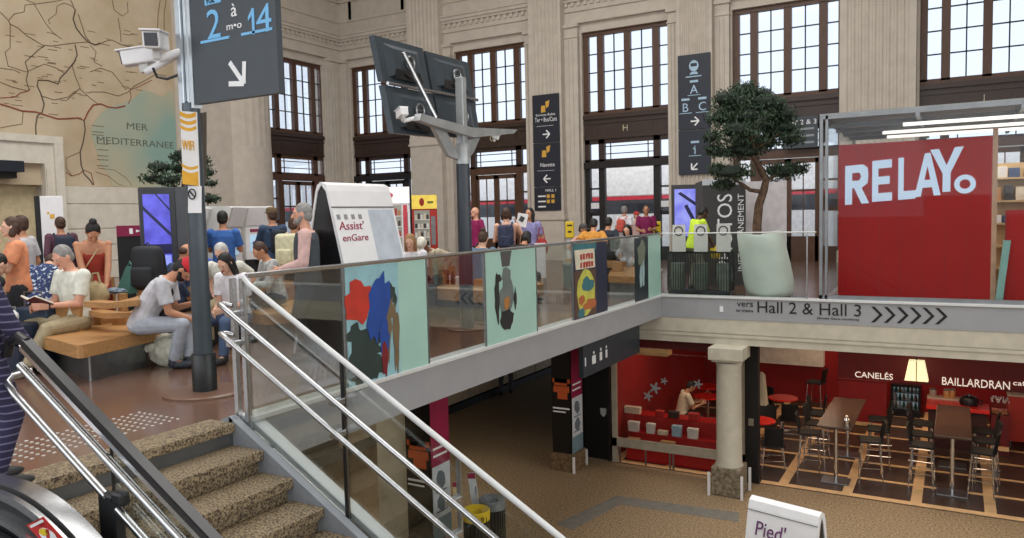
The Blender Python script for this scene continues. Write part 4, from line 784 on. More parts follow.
b = MB(); arrow(b, (-7.14, yf, 4.38), Vector(X0), Vector(UZ), 0.26, 0, 0.045, 0.005); b.build('arrow', WHITEM, sgB); b = MB(); arrow(b, (-7.16, yf, 2.98), Vector(X0), Vector(UZ), 0.26, 225, 0.045, 0.005); b.build('arrow', WHITEM, sgB)
e0 = at_y(783, 120, BY - 0.25); e1 = at_y(818, 147, BY - 0.25)
hs = thing('hall_sign', 'dark hanging sign reading Hall 2 & 3 behind the tree, over the right doors', 'sign', (e0.x, BY - 0.25, e1.z)); MB().bb(e0.x, e1.x, BY - 0.3, BY - 0.25, e1.z, e0.z + 0.05).build('panel', SIGNG, hs)
text('Hall 2 & 3', WHITEM, hs, (e0.x + 0.1, BY - 0.302, e0.z - 0.18), X0, UZ, h=0.14, w=(e1.x - e0.x) * 0.86)
b = MB()
for i in range(3): b.bb(e0.x + 0.35 + 0.1 * i, e1.x - 0.1, BY - 0.305, BY - 0.3, e0.z - 0.34 - 0.2 * i, e0.z - 0.28 - 0.2 * i)
b.build('small_line', mat('sign_grey_line', (150, 156, 160)), hs); MB().tube([(e0.x + 0.3, BY - 0.27, e0.z + 0.05), (e0.x + 0.3, BY - 0.12, e0.z + 0.5)], 0.012, 6).build('hanger', IRON, hs)
# ================================================================== UPPER FLOOR FURNITURE AND MACHINES
def cabinet(name, label, cat, px, pw, ytop, d, depth, faceturn=0.0, group=None):
    """box-like thing standing on the floor: returns root, local builder frame (x right, y away, z up), width, height"""
    c = at_d(px, ytop, d); w = pw * d / F_PX; h = c.z; dirv = Vector((c.x, c.y, 0)).normalized()
    rz = math.atan2(-dirv.x, dirv.y) + faceturn
    t = thing(name, label, cat, (c.x, c.y, 0), rz, group); return t, w, h
def L(b, name, m, t, smooth=False): return b.build(name, m, t, smooth, W=False)
# white totem by the portal
t, w, h = cabinet('information_totem', 'slim white notice totem with a black side by the stone portal', 'totem', 51, 20, 196, 14.6, 0.2)
L(MB().bb(-w / 2, w / 2, 0, 0.06, 0, h, 0.01), 'front_panel', WHITE, t); L(MB().bb(-w / 2 - 0.09, -w / 2, 0.0, 0.5, 0, h), 'side_panel', BLACK, t)
L(MB().bb(-w * 0.3, w * 0.3, -0.005, 0, h * 0.62, h * 0.645), 'magenta_line', MAG, t); b = MB()
for i in range(7): b.bb(-w * 0.3, w * rnd.uniform(0.0, 0.25), -0.004, 0, h * (0.58 - i * 0.04), h * (0.588 - i * 0.04))
L(b, 'notice_text', mat('notice_grey', (150, 150, 156)), t); b = MB(); b.bb(-w * 0.1, w * 0.1, -0.004, 0, h * 0.8, h * 0.84); b.bb(-w * 0.22, -w * 0.12, -0.004, 0, h * 0.84, h * 0.86); L(b, 'notice_logo', GOLD, t)
# magenta headed dark cabinet
t, w, h = cabinet('service_cabinet', 'black cabinet with a magenta header between the woman in red and the screen kiosk', 'cabinet', 129, 23, 225.5, 13.0, 0.5)
L(MB().bb(-w / 2, w / 2, 0, 0.5, 0, h - 0.18), 'body', BLACK, t); L(MB().bb(-w / 2, w / 2, -0.02, 0.5, h - 0.18, h), 'header', MAG, t)
b = MB(); b.bb(w * 0.0, w * 0.14, -0.025, -0.02, h - 0.14, h - 0.05); b.poly([(w * 0.26, -0.025, h - 0.12), (w * 0.44, -0.025, h - 0.095), (w * 0.26, -0.025, h - 0.07)], (0, 0.004, 0)); L(b, 'header_icons', WHITEM, t)
# screen kiosk
SCR = mat('screen_violet_blue', (92, 92, 206), 0.3, emit=0.75, two=(60, 58, 160), scale=3); SCW = mat('screen_pale_blue', (150, 162, 240), 0.3, emit=0.8, two=(120, 130, 226), scale=4)
t, w, h = cabinet('screen_kiosk', 'dark free-standing kiosk with a tall violet blue screen near the wall map', 'kiosk', 156, 34, 187, 11.4, 0.5, math.radians(-6))
L(MB().bb(-w / 2, w / 2, 0, 0.3, 0, h, 0.02), 'housing', mat('kiosk_slate', (50, 54, 60), 0.4), t); L(MB().bb(w / 2, w / 2 + 0.22, 0.02, 0.3, 0, h), 'side_cover', mat('kiosk_side_grey', (74, 78, 84), 0.4), t)
s0 = L(MB().bb(-w * 0.38, w * 0.34, -0.012, 0, h * 0.28, h * 0.95), 'screen', SCR, t); L(MB().bb(-w * 0.36, w * 0.32, -0.016, -0.012, h * 0.3, h * 0.52), 'screen_footer', SCW, s0)
b = MB(); b.poly([(-w * 0.38, -0.015, h * 0.84), (-w * 0.38, -0.015, h * 0.87), (w * 0.34, -0.015, h * 0.68), (w * 0.34, -0.015, h * 0.65)], (0, 0.003, 0)); b.poly([(-w * 0.05, -0.015, h * 0.95), (0.0, -0.015, h * 0.95), (w * 0.34, -0.015, h * 0.85), (w * 0.34, -0.015, h * 0.83)], (0, 0.003, 0)); b.bb(-w * 0.38, w * 0.34, -0.015, -0.012, h * 0.53, h * 0.6); L(b, 'screen_diagonal', mat('screen_dark_blue', (28, 30, 90), 0.3), s0)
# ticket machines
def ticket_machine(label, px, d, turn, ytop=206):
    t, w, h = cabinet('ticket_machine', label, 'ticket machine', px, 40, ytop, d, 0.6, turn, 'white ticket machines')
    W_ = 0.62
    b = MB(); b.poly([(-W_ / 2, 0.7, 0), (-W_ / 2, -0.02, 0), (-W_ / 2, 0.1, h * 0.45), (-W_ / 2, 0.0, h * 0.78), (-W_ / 2, -0.12, h * 0.98), (-W_ / 2, 0.0, h), (-W_ / 2, 0.7, h)], (0.05, 0, 0)); b.poly([(W_ / 2 - 0.05, 0.7, 0), (W_ / 2 - 0.05, -0.02, 0), (W_ / 2 - 0.05, 0.1, h * 0.45), (W_ / 2 - 0.05, 0.0, h * 0.78), (W_ / 2 - 0.05, -0.12, h * 0.98), (W_ / 2 - 0.05, 0.0, h), (W_ / 2 - 0.05, 0.7, h)], (0.05, 0, 0)); L(b, 'side_panel', GREYW, t)
    b = MB(); b.bb(-W_ / 2 + 0.05, W_ / 2 - 0.05, 0.1, 0.68, 0, h - 0.01); L(b, 'body', BLACKP, t)
    b = MB(); b.poly([(-W_ / 2 + 0.05, -0.11, h * 0.985), (-W_ / 2 + 0.05, 0.0, h * 0.995), (-W_ / 2 + 0.05, 0.12, h * 0.8), (-W_ / 2 + 0.05, 0.0, h * 0.8)], (W_ - 0.1, 0, 0)); L(b, 'canopy', WHITE, t)
    b = MB(); b.bb(-W_ / 2 + 0.05, W_ / 2 - 0.05, 0.02, 0.12, h * 0.45, h * 0.8, 0.015); L(b, 'front_panel', WHITE, t)
    L(MB().bb(-0.17, 0.12, 0.012, 0.02, h * 0.53, h * 0.7), 'touch_screen', mat('touch_screen_blue', (170, 205, 232), 0.3, emit=0.5), t); L(MB().bb(-0.16, 0.1, 0.01, 0.02, h * 0.735, h * 0.765), 'card_slot', MAG, t)
    b = MB(); b.box((0.1, -0.02, h * 0.42), (0.16, 0.1, 0.08), None, 0.02); L(b, 'ticket_tray', GREYW, t); return t
ticket_machine('white ticket machine used by the man in the navy jacket', 257, 14.9, math.radians(30)); ticket_machine('white ticket machine right behind the man in the blue tee', 234, 13.7, math.radians(62)); ticket_machine('white ticket machine partly hidden by the sign pole', 192, 13.2, math.radians(40), 207)
# vending machines
def vending(label, px, pw, ytop, d, body, header, rows, words=None):
    t, w, h = cabinet('vending_machine', label, 'vending machine', px, pw, ytop, d, 0.8)
    L(MB().bb(-w / 2, w / 2, 0, 0.8, 0, h, 0.015), 'body', body, t); L(MB().bb(-w / 2, w / 2, -0.03, 0, h * 0.82, h), 'header', header, t)
    L(MB().bb(-w * 0.42, w * 0.2, -0.01, 0, h * 0.3, h * 0.8), 'display_window', mat('vending_interior', (150, 150, 140), 0.3, emit=0.25), t)
    L(MB().bb(w * 0.25, w * 0.42, -0.015, 0, h * 0.35, h * 0.72), 'control_panel', STEEL_D, t); L(MB().bb(-w * 0.35, w * 0.15, -0.015, 0, h * 0.12, h * 0.22), 'pickup_flap', BLACK, t)
    for i in range(4):
        z = h * (0.33 + 0.115 * i); L(MB().bb(-w * 0.42, w * 0.2, -0.03, -0.01, z, z + 0.02), 'product_shelf', WHITE, t)
        b = MB()
        for j in range(5): x = -w * 0.39 + j * w * 0.115; b.mi = (i + j * 2) % 3; b.bb(x, x + w * 0.085, -0.028, -0.012, z + 0.02, z + 0.02 + h * (0.06 + 0.02 * ((i * j) % 2)))
        L(b, 'snack_row', rows, t)
    return t, w, h
t, w, h = vending('white and pink snack machine partly behind the white folding board', 395, 28, 187, 20.5, WHITE, mat('vending_header_white', (244, 238, 238), 0.3, emit=0.5), [mat('goods_red', (1, 1, 1)), mat('goods_dark', (1, 1, 1)), mat('goods_tan', (1, 1, 1))])
b = MB(); b.ell((-w * 0.2, -0.035, h * 0.91), (0.09, 0.01, 0.07)); L(b, 'header_logo', mat('logo_pink', (226, 90, 110)), t); L(MB().bb(w * 0.26, w * 0.4, -0.02, -0.015, h * 0.3, h * 0.8), 'pink_strip', mat('pink_strip', (214, 70, 84)), t)
t, w, h = vending('red snack machine with a yellow header beside the stone pilaster', 424, 25, 195, 22.5, mat('vending_red', (190, 44, 34), 0.35), mat('vending_yellow', (240, 212, 90), 0.4, emit=0.35), [mat('goods_cream', (1, 1, 1)), mat('goods_white', (1, 1, 1)), mat('goods_dark', (1, 1, 1))])
b = MB(); b.ell((-w * 0.1, -0.035, h * 0.91), (0.07, 0.01, 0.12)); L(b, 'header_logo', mat('logo_dark_red', (170, 40, 30)), t); b = MB(); b.bb(w * 0.12, w * 0.36, -0.034, -0.03, h * 0.89, h * 0.92); L(b, 'header_stripe', mat('olive_green_ink', (120, 130, 50)), t)
# info screen and photo booth on the right
t, w, h = cabinet('display_totem', 'dark framed totem with a blue picture left of the photo booth', 'screen', 687, 31, 184.5, 19.5, 0.3)
L(MB().bb(-w / 2, w / 2, 0, 0.2, 0, h, 0.01), 'housing', DKGREY, t); s0 = L(MB().bb(-w * 0.4, w * 0.42, -0.01, 0, h * 0.42, h * 0.95), 'screen', mat('screen_lilac', (140, 148, 222), 0.3, emit=0.7, two=(96, 96, 196), scale=2.5), t)
b = MB(); b.poly([(-w * 0.3, -0.013, h * 0.9), (-w * 0.2, -0.013, h * 0.92), (w * 0.42, -0.013, h * 0.76), (w * 0.42, -0.013, h * 0.72)], (0, 0.003, 0)); b.poly([(-w * 0.1, -0.013, h * 0.76), (0, -0.013, h * 0.78), (w * 0.3, -0.013, h * 0.58), (w * 0.2, -0.013, h * 0.56)], (0, 0.003, 0)); L(b, 'screen_diagonal', mat('screen_dark_blue', (28, 30, 90)), s0)
t, w, h = cabinet('photo_booth', 'charcoal photo booth with large white vertical lettering beside the potted tree', 'booth', 724, 42, 179, 16.0, 1.0, math.radians(8))
L(MB().bb(-w / 2, w / 2, 0, 0.06, 0, h - 0.12), 'front_panel', DKGREY, t); L(MB().bb(-w / 2, w / 2, -0.01, 0.06, h - 0.12, h), 'header', mat('booth_pale_header', (206, 212, 220), 0.4), t); L(MB().bb(-w / 2, w / 2, 0.06, 1.4, 0, h - 0.02), 'cabin', DKGREY, t)
def vtext(s, m, t, x, z0, hgt, length):   # reads upwards
    b_ = MB(); o = text(s, m, None, (0, 0, 0), (0, 0, 1), (-1, 0, 0), h=hgt, w=length)
    o.data.transform(Matrix.Translation((x, -0.006, z0))); o.parent = t
vtext('PHOTOS', WHITEM, t, 0.16, h * 0.16, 0.3, h * 0.7); vtext('INSTANTANEMENT', WHITEM, t, w / 2 - 0.04, h * 0.14, 0.12, h * 0.72)
t, w, h = cabinet('white_partition', 'plain white partition between the photo booth and the right doors', 'partition', 765, 41, 181, 17.4, 0.1)
L(MB().bb(-w / 2, w / 2, 0, 0.08, 0.04, h), 'board', mat('partition_white', (222, 218, 222), 0.6), t); L(MB().bb(-w / 2, w / 2, -0.01, 0.09, 0, 0.06), 'foot_rail', STEEL_D, t)
# recycling bin with three flaps
c = at_z(698, 296, 0); t = thing('recycling_bin', 'black wire recycling bin with three pale flaps behind the glass balustrade', 'bin', (c.x, c.y + 0.18, 0), 0)
WB, DB, HB = 1.16, 0.34, 0.82
L(MB().bb(-WB / 2, WB / 2, -DB / 2, DB / 2, 0.02, 0.1, 0.02), 'base', BLACKP, t); b = MB(); b.bb(-WB / 2, WB / 2, -DB / 2, -DB / 2 + 0.02, HB - 0.03, HB); b.bb(-WB / 2, WB / 2, DB / 2 - 0.02, DB / 2, HB - 0.03, HB)
for i in range(25): x = -WB / 2 + 0.012 + i * (WB - 0.024) / 24; b.bb(x - 0.006, x + 0.006, -DB / 2, -DB / 2 + 0.012, 0.1, HB); b.bb(x - 0.006, x + 0.006, DB / 2 - 0.012, DB / 2, 0.1, HB)
for i in range(7):
    y = -DB / 2 + i * DB / 6
    for s in (-1, 1): b.bb(s * WB / 2 - 0.006, s * WB / 2 + 0.006, y - 0.006, y + 0.006, 0.1, HB)
L(b, 'wire_basket', BLACKP, t)
BINB = mat('clear_bin_liner', (140, 150, 138), 0.4, var=0.2, scale=5)
for i in (-1, 0, 1):
    x = i * 0.44; b = MB(); b.lathe([(0.12, 0.1), (0.15, 0.3), (0.14, 0.6)], (x, 0.02, 0), 14); L(b, 'liner', BINB, t, True)
    xs_ = x - i * 0.02; fl_ = L(MB().poly([(xs_ - 0.13, 0.02, HB - 0.02), (xs_ + 0.13, 0.02, HB - 0.02), (xs_ + 0.13, 0.02, HB + 0.2), (xs_ + 0.12, 0.02, HB + 0.5), (xs_ - 0.12, 0.02, HB + 0.5), (xs_ - 0.13, 0.02, HB + 0.2)], (0, 0.02, 0)), 'flap', GREYW, t)
    b = MB(); b.tube([(xs_ + 0.08 * math.cos(k * 0.393), 0.018, HB + 0.38 + 0.08 * math.sin(k * 0.393)) for k in range(16)], 0.012, 5, closed=True); L(b, 'flap_ring', DKGREY, fl_)
# validators
def validator(label, px, py, d):
    c = at_d(px, py, d); t = thing('ticket_validator', label, 'validator', (c.x, c.y, 0), math.atan2(-c.x, c.y), 'yellow ticket validators')
    z = c.z; b = MB(); b.box((0, 0, z - 0.24), (0.24, 0.2, 0.46), None, 0.03); L(b, 'housing', YEL, t); b = MB(); b.bb(-0.07, 0.07, -0.105, -0.1, z - 0.14, z - 0.1); b.bb(-0.05, 0.05, -0.105, -0.1, z - 0.32, z - 0.27); L(b, 'slot', BLACK, t); b = MB(); b.bb(-0.09, 0.09, -0.05, 0.05, 0.02, z - 0.46); b.bb(-0.14, 0.14, -0.12, 0.12, 0, 0.03); L(b, 'post', GREYW, t)
validator('yellow ticket validator in front of the sign pilaster, left of the glass doors', 569.5, 221, 21.5); validator('yellow ticket validator right of the open glass doors, beside the man in magenta', 656.5, 221, 21.0)
# ---- bonsai trees
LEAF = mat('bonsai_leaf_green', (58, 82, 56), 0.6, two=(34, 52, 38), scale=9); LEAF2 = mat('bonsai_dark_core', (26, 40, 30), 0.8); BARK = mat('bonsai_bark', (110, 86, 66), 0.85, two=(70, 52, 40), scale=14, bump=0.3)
def bonsai(t, pads, trunk, branches, d, leaf, nleaf, seed, W_=True):
    r = random.Random(seed); b = MB(); core = MB(); right = Vector((0.8619, 0.5071, 0)); fwd = Vector((-0.507, 0.862, 0))
    for (px, py, rx, ry) in pads:
        c = at_d(px, py, d + r.uniform(-0.25, 0.25)); RX, RZ = rx * d / F_PX, ry * d / F_PX
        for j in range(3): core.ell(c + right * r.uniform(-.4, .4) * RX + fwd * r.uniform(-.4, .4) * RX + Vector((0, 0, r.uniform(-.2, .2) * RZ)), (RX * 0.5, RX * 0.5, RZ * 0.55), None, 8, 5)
        for j in range(int(nleaf * rx * ry / 300)):
            while True:
                v = Vector((r.uniform(-1, 1), r.uniform(-1, 1), r.uniform(-1, 1)))
                if 0.35 < v.length < 1: break
            v = v.normalized() * (0.55 + 0.5 * r.random())
            p = c + right * v.x * RX + fwd * v.y * RX + Vector((0, 0, v.z * RZ)); s = leaf * r.uniform(0.7, 1.4)
            q = Euler((r.uniform(0, 6.28), r.uniform(0, 6.28), r.uniform(0, 6.28))).to_matrix(); n0 = len(b.bm.faces)
            vs = [b.bm.verts.new(p + q @ Vector(w_) * s) for w_ in ((-0.5, 0, 0), (0, -0.22, 0.06), (0.6, 0, 0), (0, 0.22, 0.06))]; b.bm.faces.new(vs)
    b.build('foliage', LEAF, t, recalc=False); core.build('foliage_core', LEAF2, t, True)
    b = MB(); b.tube([at_d(x, y, d) for x, y, _ in trunk], [w_ for _, _, w_ in trunk], 9); b.build('trunk', BARK, t, True)
    for br in branches: MB().tube([at_d(x, y, d) for x, y, _ in br], [w_ for _, _, w_ in br], 6).build('branch', BARK, t, True)
c = at_z(765, 297, 0); c = Vector((c.x, c.y + 0.12, 0)); dT = 14.15 + 0.0; dT = -(ROT.transposed() @ (c - Vector((0, 0, EYE)))).z
po = thing('planter', 'big pale green white sack-shaped planter behind the clear balustrade', 'planter', c)
POT = mat('pale_celadon_pot', (216, 224, 216), 0.5, var=0.05, scale=3)
n = 32; Rg = []
for z, r_, o in ((0.0, 0.3, 0.06), (0.03, 0.37, 0.06), (0.12, 0.42, 0.06), (0.3, 0.44, 0.04), (0.6, 0.43, -0.01), (0.9, 0.415, -0.07), (1.1, 0.40, -0.11), (1.16, 0.385, -0.12), (1.13, 0.36, -0.12), (1.0, 0.35, -0.1)):
    Rg.append([(c.x + o * 0.86 + r_ * math.cos(2 * math.pi * k / n) * (1 + 0.02 * math.sin(5 * k)), c.y + o * 0.5 + r_ * math.sin(2 * math.pi * k / n), z + (0.03 * math.sin(2.3 * k * 2 * math.pi / n) if z > 1.1 else 0)) for k in range(n)])
MB().rings(Rg).build('pot', POT, po, True); MB().lathe([(0.34, 0.98), (0.33, 1.02), (0.01, 1.05)], (c.x - 0.09, c.y - 0.05, 0), 20).build('soil', mat('dark_soil', (64, 50, 40), 0.95, bump=0.4, scale=30), po)
tr = thing('bonsai_tree', 'large cloud-pruned bonsai tree growing from the pale planter', 'tree', (c.x - 0.1, c.y, 1.0))
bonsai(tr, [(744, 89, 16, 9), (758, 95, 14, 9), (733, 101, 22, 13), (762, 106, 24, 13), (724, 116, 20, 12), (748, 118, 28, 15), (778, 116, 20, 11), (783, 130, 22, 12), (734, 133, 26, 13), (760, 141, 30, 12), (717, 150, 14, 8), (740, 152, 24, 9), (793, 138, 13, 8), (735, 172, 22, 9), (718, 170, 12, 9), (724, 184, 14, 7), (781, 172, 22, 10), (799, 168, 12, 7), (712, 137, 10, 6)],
       [(757, 248, 0.085), (757, 225, 0.08), (759, 205, 0.075), (764, 190, 0.07), (766, 180, 0.065), (760, 168, 0.06), (753, 155, 0.055), (752, 135, 0.045), (750, 105, 0.025)],
       [[(763, 192, 0.04), (750, 190, 0.035), (742, 184, 0.03), (732, 178, 0.02)], [(765, 182, 0.035), (774, 176, 0.03), (786, 172, 0.02)], [(753, 150, 0.03), (770, 140, 0.025), (784, 130, 0.015)], [(752, 140, 0.03), (735, 132, 0.02), (722, 118, 0.012)]], dT, 0.062, 620, 5)
tr2 = thing('bonsai_tree', 'darker bonsai tree with flat pads behind the sign pole and the screen kiosk', 'tree', at_d(186, 225, 16.0) * 1.0); d2 = 16.0; q = at_d(184, 270, d2); tr2.location = (q.x, q.y, 0.6)
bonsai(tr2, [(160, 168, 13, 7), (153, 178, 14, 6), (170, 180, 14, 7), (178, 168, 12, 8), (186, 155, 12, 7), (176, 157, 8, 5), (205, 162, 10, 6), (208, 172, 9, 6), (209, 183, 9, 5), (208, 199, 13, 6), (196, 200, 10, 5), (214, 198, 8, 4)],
       [(184, 262, 0.09), (185, 235, 0.08), (187, 210, 0.07), (184, 190, 0.06), (186, 160, 0.03)], [[(185, 195, 0.04), (172, 184, 0.03), (158, 178, 0.015)], [(186, 206, 0.04), (198, 202, 0.03), (210, 199, 0.015)], [(185, 180, 0.03), (196, 172, 0.02), (206, 168, 0.015)]], d2, 0.07, 520, 8)
po2 = thing('planter', 'pale planter of the darker bonsai, hidden behind the screen kiosk', 'planter', (q.x, q.y, 0)); MB().lathe([(0.3, 0), (0.42, 0.1), (0.42, 0.6), (0.38, 0.8), (0.36, 0.8), (0.34, 0.65)], (q.x, q.y, 0), 24).build('pot', POT, po2, True); MB().lathe([(0.34, 0.6), (0.33, 0.66)], (q.x, q.y, 0), 20).build('soil', mat('dark_soil', (64, 50, 40)), po2)
# ---- benches
def slab(b, pts, z0, z1, r=0.06, n=4):
    """polygon slab with rounded corners"""
    out = []; P = [Vector((p[0], p[1], 0)) for p in pts]
    for i, p in enumerate(P):
        a_, c_ = (P[i - 1] - p), (P[(i + 1) % len(P)] - p); rr = min(r, a_.length / 3, c_.length / 3); s, e = p + a_.normalized() * rr, p + c_.normalized() * rr
        for k in range(n + 1): u = k / n; out.append(s * (1 - u) ** 2 + p * 2 * u * (1 - u) + e * u * u)
    b.poly([(p.x, p.y, z0) for p in out], (0, 0, z1 - z0)); return b
def inset(pts, f, c=None):
    c = c or (sum(p[0] for p in pts) / len(pts), sum(p[1] for p in pts) / len(pts)); return [(c[0] + (p[0] - c[0]) * f, c[1] + (p[1] - c[1]) * f) for p in pts]
def bench(label, pts, z0, z1, pl_pts, extra=None, base_m=None):
    cx, cy = sum(p[0] for p in pts) / len(pts), sum(p[1] for p in pts) / len(pts)
    t = thing('bench', label, 'bench', (cx, cy, 0)); slab(MB(), pts, z0, z1, 0.12).build('seat', WOODB, t); slab(MB(), pl_pts, 0.0, z0, 0.03).build('plinth', base_m or STEEL_D, t); return t
P = lambda x, y, z=0.4: tuple(at_z(x, y, z)[:2])
b1 = [P(33, 334), P(78, 346), P(166, 327), P(152, 313), P(98, 311), P(50, 322)]
t1 = bench('nearest honey wood bench on a stainless plinth, by the stairs', b1, 0.27, 0.4, [P(52, 365, 0), P(90, 381, 0), P(148, 366, 0), P(150, 345, 0.0), P(95, 345, 0.0)])
def block(t, px0, px1, py, hgt, dep, z=0.4):
    p, q = at_z(px0, py, z), at_z(px1, py, z); e = (q - p).normalized(); nrm = Vector((-e.y, e.x, 0)); MB().poly([p, q, q + nrm * dep, p + nrm * dep], (0, 0, hgt)).build('divider', WOODB, t)
block(t1, 57, 81, 331, 0.27, 0.16); block(t1, 83, 101, 325, 0.1, 0.2); block(t1, 112, 130, 325, 0.09, 0.2)
def rail(t, pts, r, name='back_rail'): 
    b = MB(); V = [Vector(p) for p in pts]; b.rings([[v + Vector((0, 0, -0.03)) + (V[min(i + 1, len(V) - 1)] - V[max(i - 1, 0)]).cross(Vector((0, 0, 1))).normalized() * s * r + Vector((0, 0, z)) for s, z in ((-1, 0), (1, 0), (1, 0.06), (-1, 0.06))] for i, v in enumerate(V)]); return b.build(name, WOODB, t)
zr_ = 0.74; rail(t1, [at_z(92, 303.5, zr_), at_z(112, 305, zr_), at_z(130, 303, zr_), at_z(142, 300, zr_), at_z(150, 297, zr_)], 0.09); rail(t1, [at_z(92, 312, 0.58), at_z(112, 315, 0.58), at_z(132, 315, 0.58), at_z(148, 310, 0.58)], 0.08)
for x, y in ((124, 322), (112, 316)): p = at_z(x, y, 0.4); MB().lathe([(0.055, 0.4), (0.055, 0.74 if x > 120 else 0.9)], (p.x, p.y, 0), 12).build('rail_post', WOODB, t1)
b2 = [P(222, 305), P(262, 315), P(312, 311), P(336, 303), P(328, 298), P(275, 297), P(232, 299)]
t2 = bench('honey wood bench behind the stair handrail, with the girl in white on it', b2, 0.27, 0.4, inset(b2, 0.72), base_m=DKGREY)
block(t2, 223, 240, 302, 0.22, 0.16); block(t2, 272, 290, 300, 0.28, 0.16); rail(t2, [at_z(248, 286, 0.62), at_z(268, 287, 0.62), at_z(285, 285, 0.62), at_z(300, 282, 0.62)], 0.12)
for x, y in ((264, 299),): p = at_z(x, y, 0.4); MB().lathe([(0.05, 0.4), (0.05, 0.6)], (p.x, p.y, 0), 12).build('rail_post', WOODB, t2)
b3 = [P(437, 288, 0.46), P(486, 291, 0.46), P(545, 284, 0.46), P(530, 279, 0.46), P(470, 278, 0.46), P(440, 281, 0.46)]
t3 = bench('honey wood table bench with drinks on it behind the screen pole', b3, 0.28, 0.46, inset(b3, 0.85), base_m=mat('bench_dark_base', (62, 68, 74), 0.4)); block(t3, 438, 444, 285, 0.32, 0.2, 0.46); block(t3, 474, 484, 287, 0.12, 0.2, 0.46)
b4 = [P(608, 276, 0.42), P(640, 277, 0.42), P(662, 270, 0.42), P(645, 266, 0.42), P(612, 267, 0.42)]
t4 = bench('pale wooden bench on a grey plinth seen through the glass near the void corner', b4, 0.3, 0.42, inset(b4, 0.94), base_m=mat('bench_grey_base', (128, 130, 128), 0.5)); block(t4, 612, 622, 272, 0.2, 0.15, 0.42)
def row_bench(label, p0, p1, z, dep, ledge=0.0):
    a_, c_ = at_d(*p0), at_d(*p1); a_.z = c_.z = 0; e = (c_ - a_).normalized(); nrm = Vector((-e.y, e.x, 0)) * (dep / 2); Q = [a_ - nrm, c_ - nrm, c_ + nrm, a_ + nrm]
    t = thing('bench', label, 'bench', (a_ + c_) / 2); slab(MB(), [q[:2] for q in Q], z - 0.1, z, 0.08).build('seat', WOODB, t); m_ = (a_ + c_) / 2; slab(MB(), [(m_ + (q - m_) * 0.85)[:2] for q in Q], 0, z - 0.1, 0.03).build('plinth', DKGREY, t)
    if ledge: l0, l1 = a_ + e * 0.15, a_ + e * 0.75; slab(MB(), [q[:2] for q in (l0 - nrm * 0.9, l1 - nrm * 0.9, l1 + nrm * 0.9, l0 + nrm * 0.9)], z, ledge, 0.03).build('back_ledge', WOODB, t)
row_bench('wooden bench behind the man in the red cap, with the black travel backpack on it', (124, 290, 9.7), (238, 290, 10.4), 0.43, 0.5, at_d(149, 290, 9.6).z)
row_bench('wooden bench under the person in the navy floral shirt', (16, 290, 9.2), (62, 290, 10.0), 0.53, 0.5)
row_bench('wooden bench behind the blue poster, under the person in mustard orange', (574, 283, 17.6), (618, 283, 15.6), 0.58, 0.45)
row_bench('wooden bench right of the white folding board, under the blonde person', (394, 285, 13.4), (440, 285, 12.5), 0.44, 0.45)
# small things on and by the benches
def bag_mesh(c, rad, seed, sub=3, j=0.12):
    b = MB(); r = random.Random(seed); o = [Vector((r.uniform(-9, 9),) * 3) for _ in range(3)]; bmesh.ops.create_icosphere(b.bm, subdivisions=sub, radius=1.0)
    from mathutils import noise
    for v in b.bm.verts:
        k = 1 + j * noise.noise(v.co * 2.2 + o[0]) + j * 0.5 * noise.noise(v.co * 5 + o[1]); v.co = Vector((v.co.x * rad[0] * k, v.co.y * rad[1] * k, max(-0.82, v.co.z * k) * rad[2]))
        v.co += Vector(c) + Vector((0, 0, rad[2] * 0.82))
    return b
p = at_z(170, 365, 0); t = thing('cloth_sack', 'white lumpy sack on the floor behind the legs of the man in the red cap', 'bag', (p.x, p.y, 0)); bag_mesh((p.x, p.y, 0), (0.27, 0.16, 0.19), 4, 4, 0.16).build('sack', mat('off_white_cloth', (222, 222, 206), 0.85, two=(190, 190, 172), scale=16, bump=0.4), t, True); bag_mesh((p.x - 0.16, p.y - 0.12, 0.16), (0.07, 0.06, 0.05), 9, 3, 0.4).build('knot', mat('off_white_cloth', (222, 222, 206)), t, True)
p = at_d(97, 305, 8.9); t = thing('tote_bag', 'beige canvas bag standing on the wooden rail before the person in red', 'bag', p); bag_mesh(p, (0.16, 0.11, 0.15), 6, 3, 0.2).build('bag_body', mat('beige_canvas', (176, 158, 122), 0.85, bump=0.2, scale=12), t, True); MB().tube([p + Vector((-0.1, 0, 0.22)), p + Vector((-0.05, 0, 0.36)), p + Vector((0.05, 0, 0.37)), p + Vector((0.1, 0, 0.22))], 0.012, 6).build('handle', mat('beige_canvas', (1, 1, 1)), t, True)
def backpack(label, c, rz, s, m, extra=None, name='backpack'):
    t = thing(name, label, 'backpack', c, rz); b = MB(); b.box((0, 0, 0.26 * s), (0.34 * s, 0.2 * s, 0.52 * s), None, 0.07 * s, 3); L(b, 'pack_body', m, t, True); b = MB(); b.box((0, -0.12 * s, 0.16 * s), (0.26 * s, 0.1 * s, 0.24 * s), None, 0.04 * s, 3); L(b, 'front_pocket', m, t, True)
    for x in (-0.1, 0.1): L(MB().tube([(x * s, 0.1 * s, 0.46 * s), (x * s, 0.17 * s, 0.4 * s), (x * s * 1.2, 0.17 * s, 0.2 * s), (x * s * 1.2, 0.1 * s, 0.08 * s)], 0.02 * s, 6), 'shoulder_strap', m, t, True)
    L(MB().tube([(-0.05 * s, 0.02, 0.51 * s), (0, 0.02, 0.56 * s), (0.05 * s, 0.02, 0.51 * s)], 0.01 * s, 6), 'grab_handle', m, t, True); return t
p = at_d(149, 290, 9.6); backpack('large black travel backpack standing beside the bald man', (p.x, p.y, p.z), 0.4, 1.05, mat('black_nylon', (34, 38, 44), 0.7))
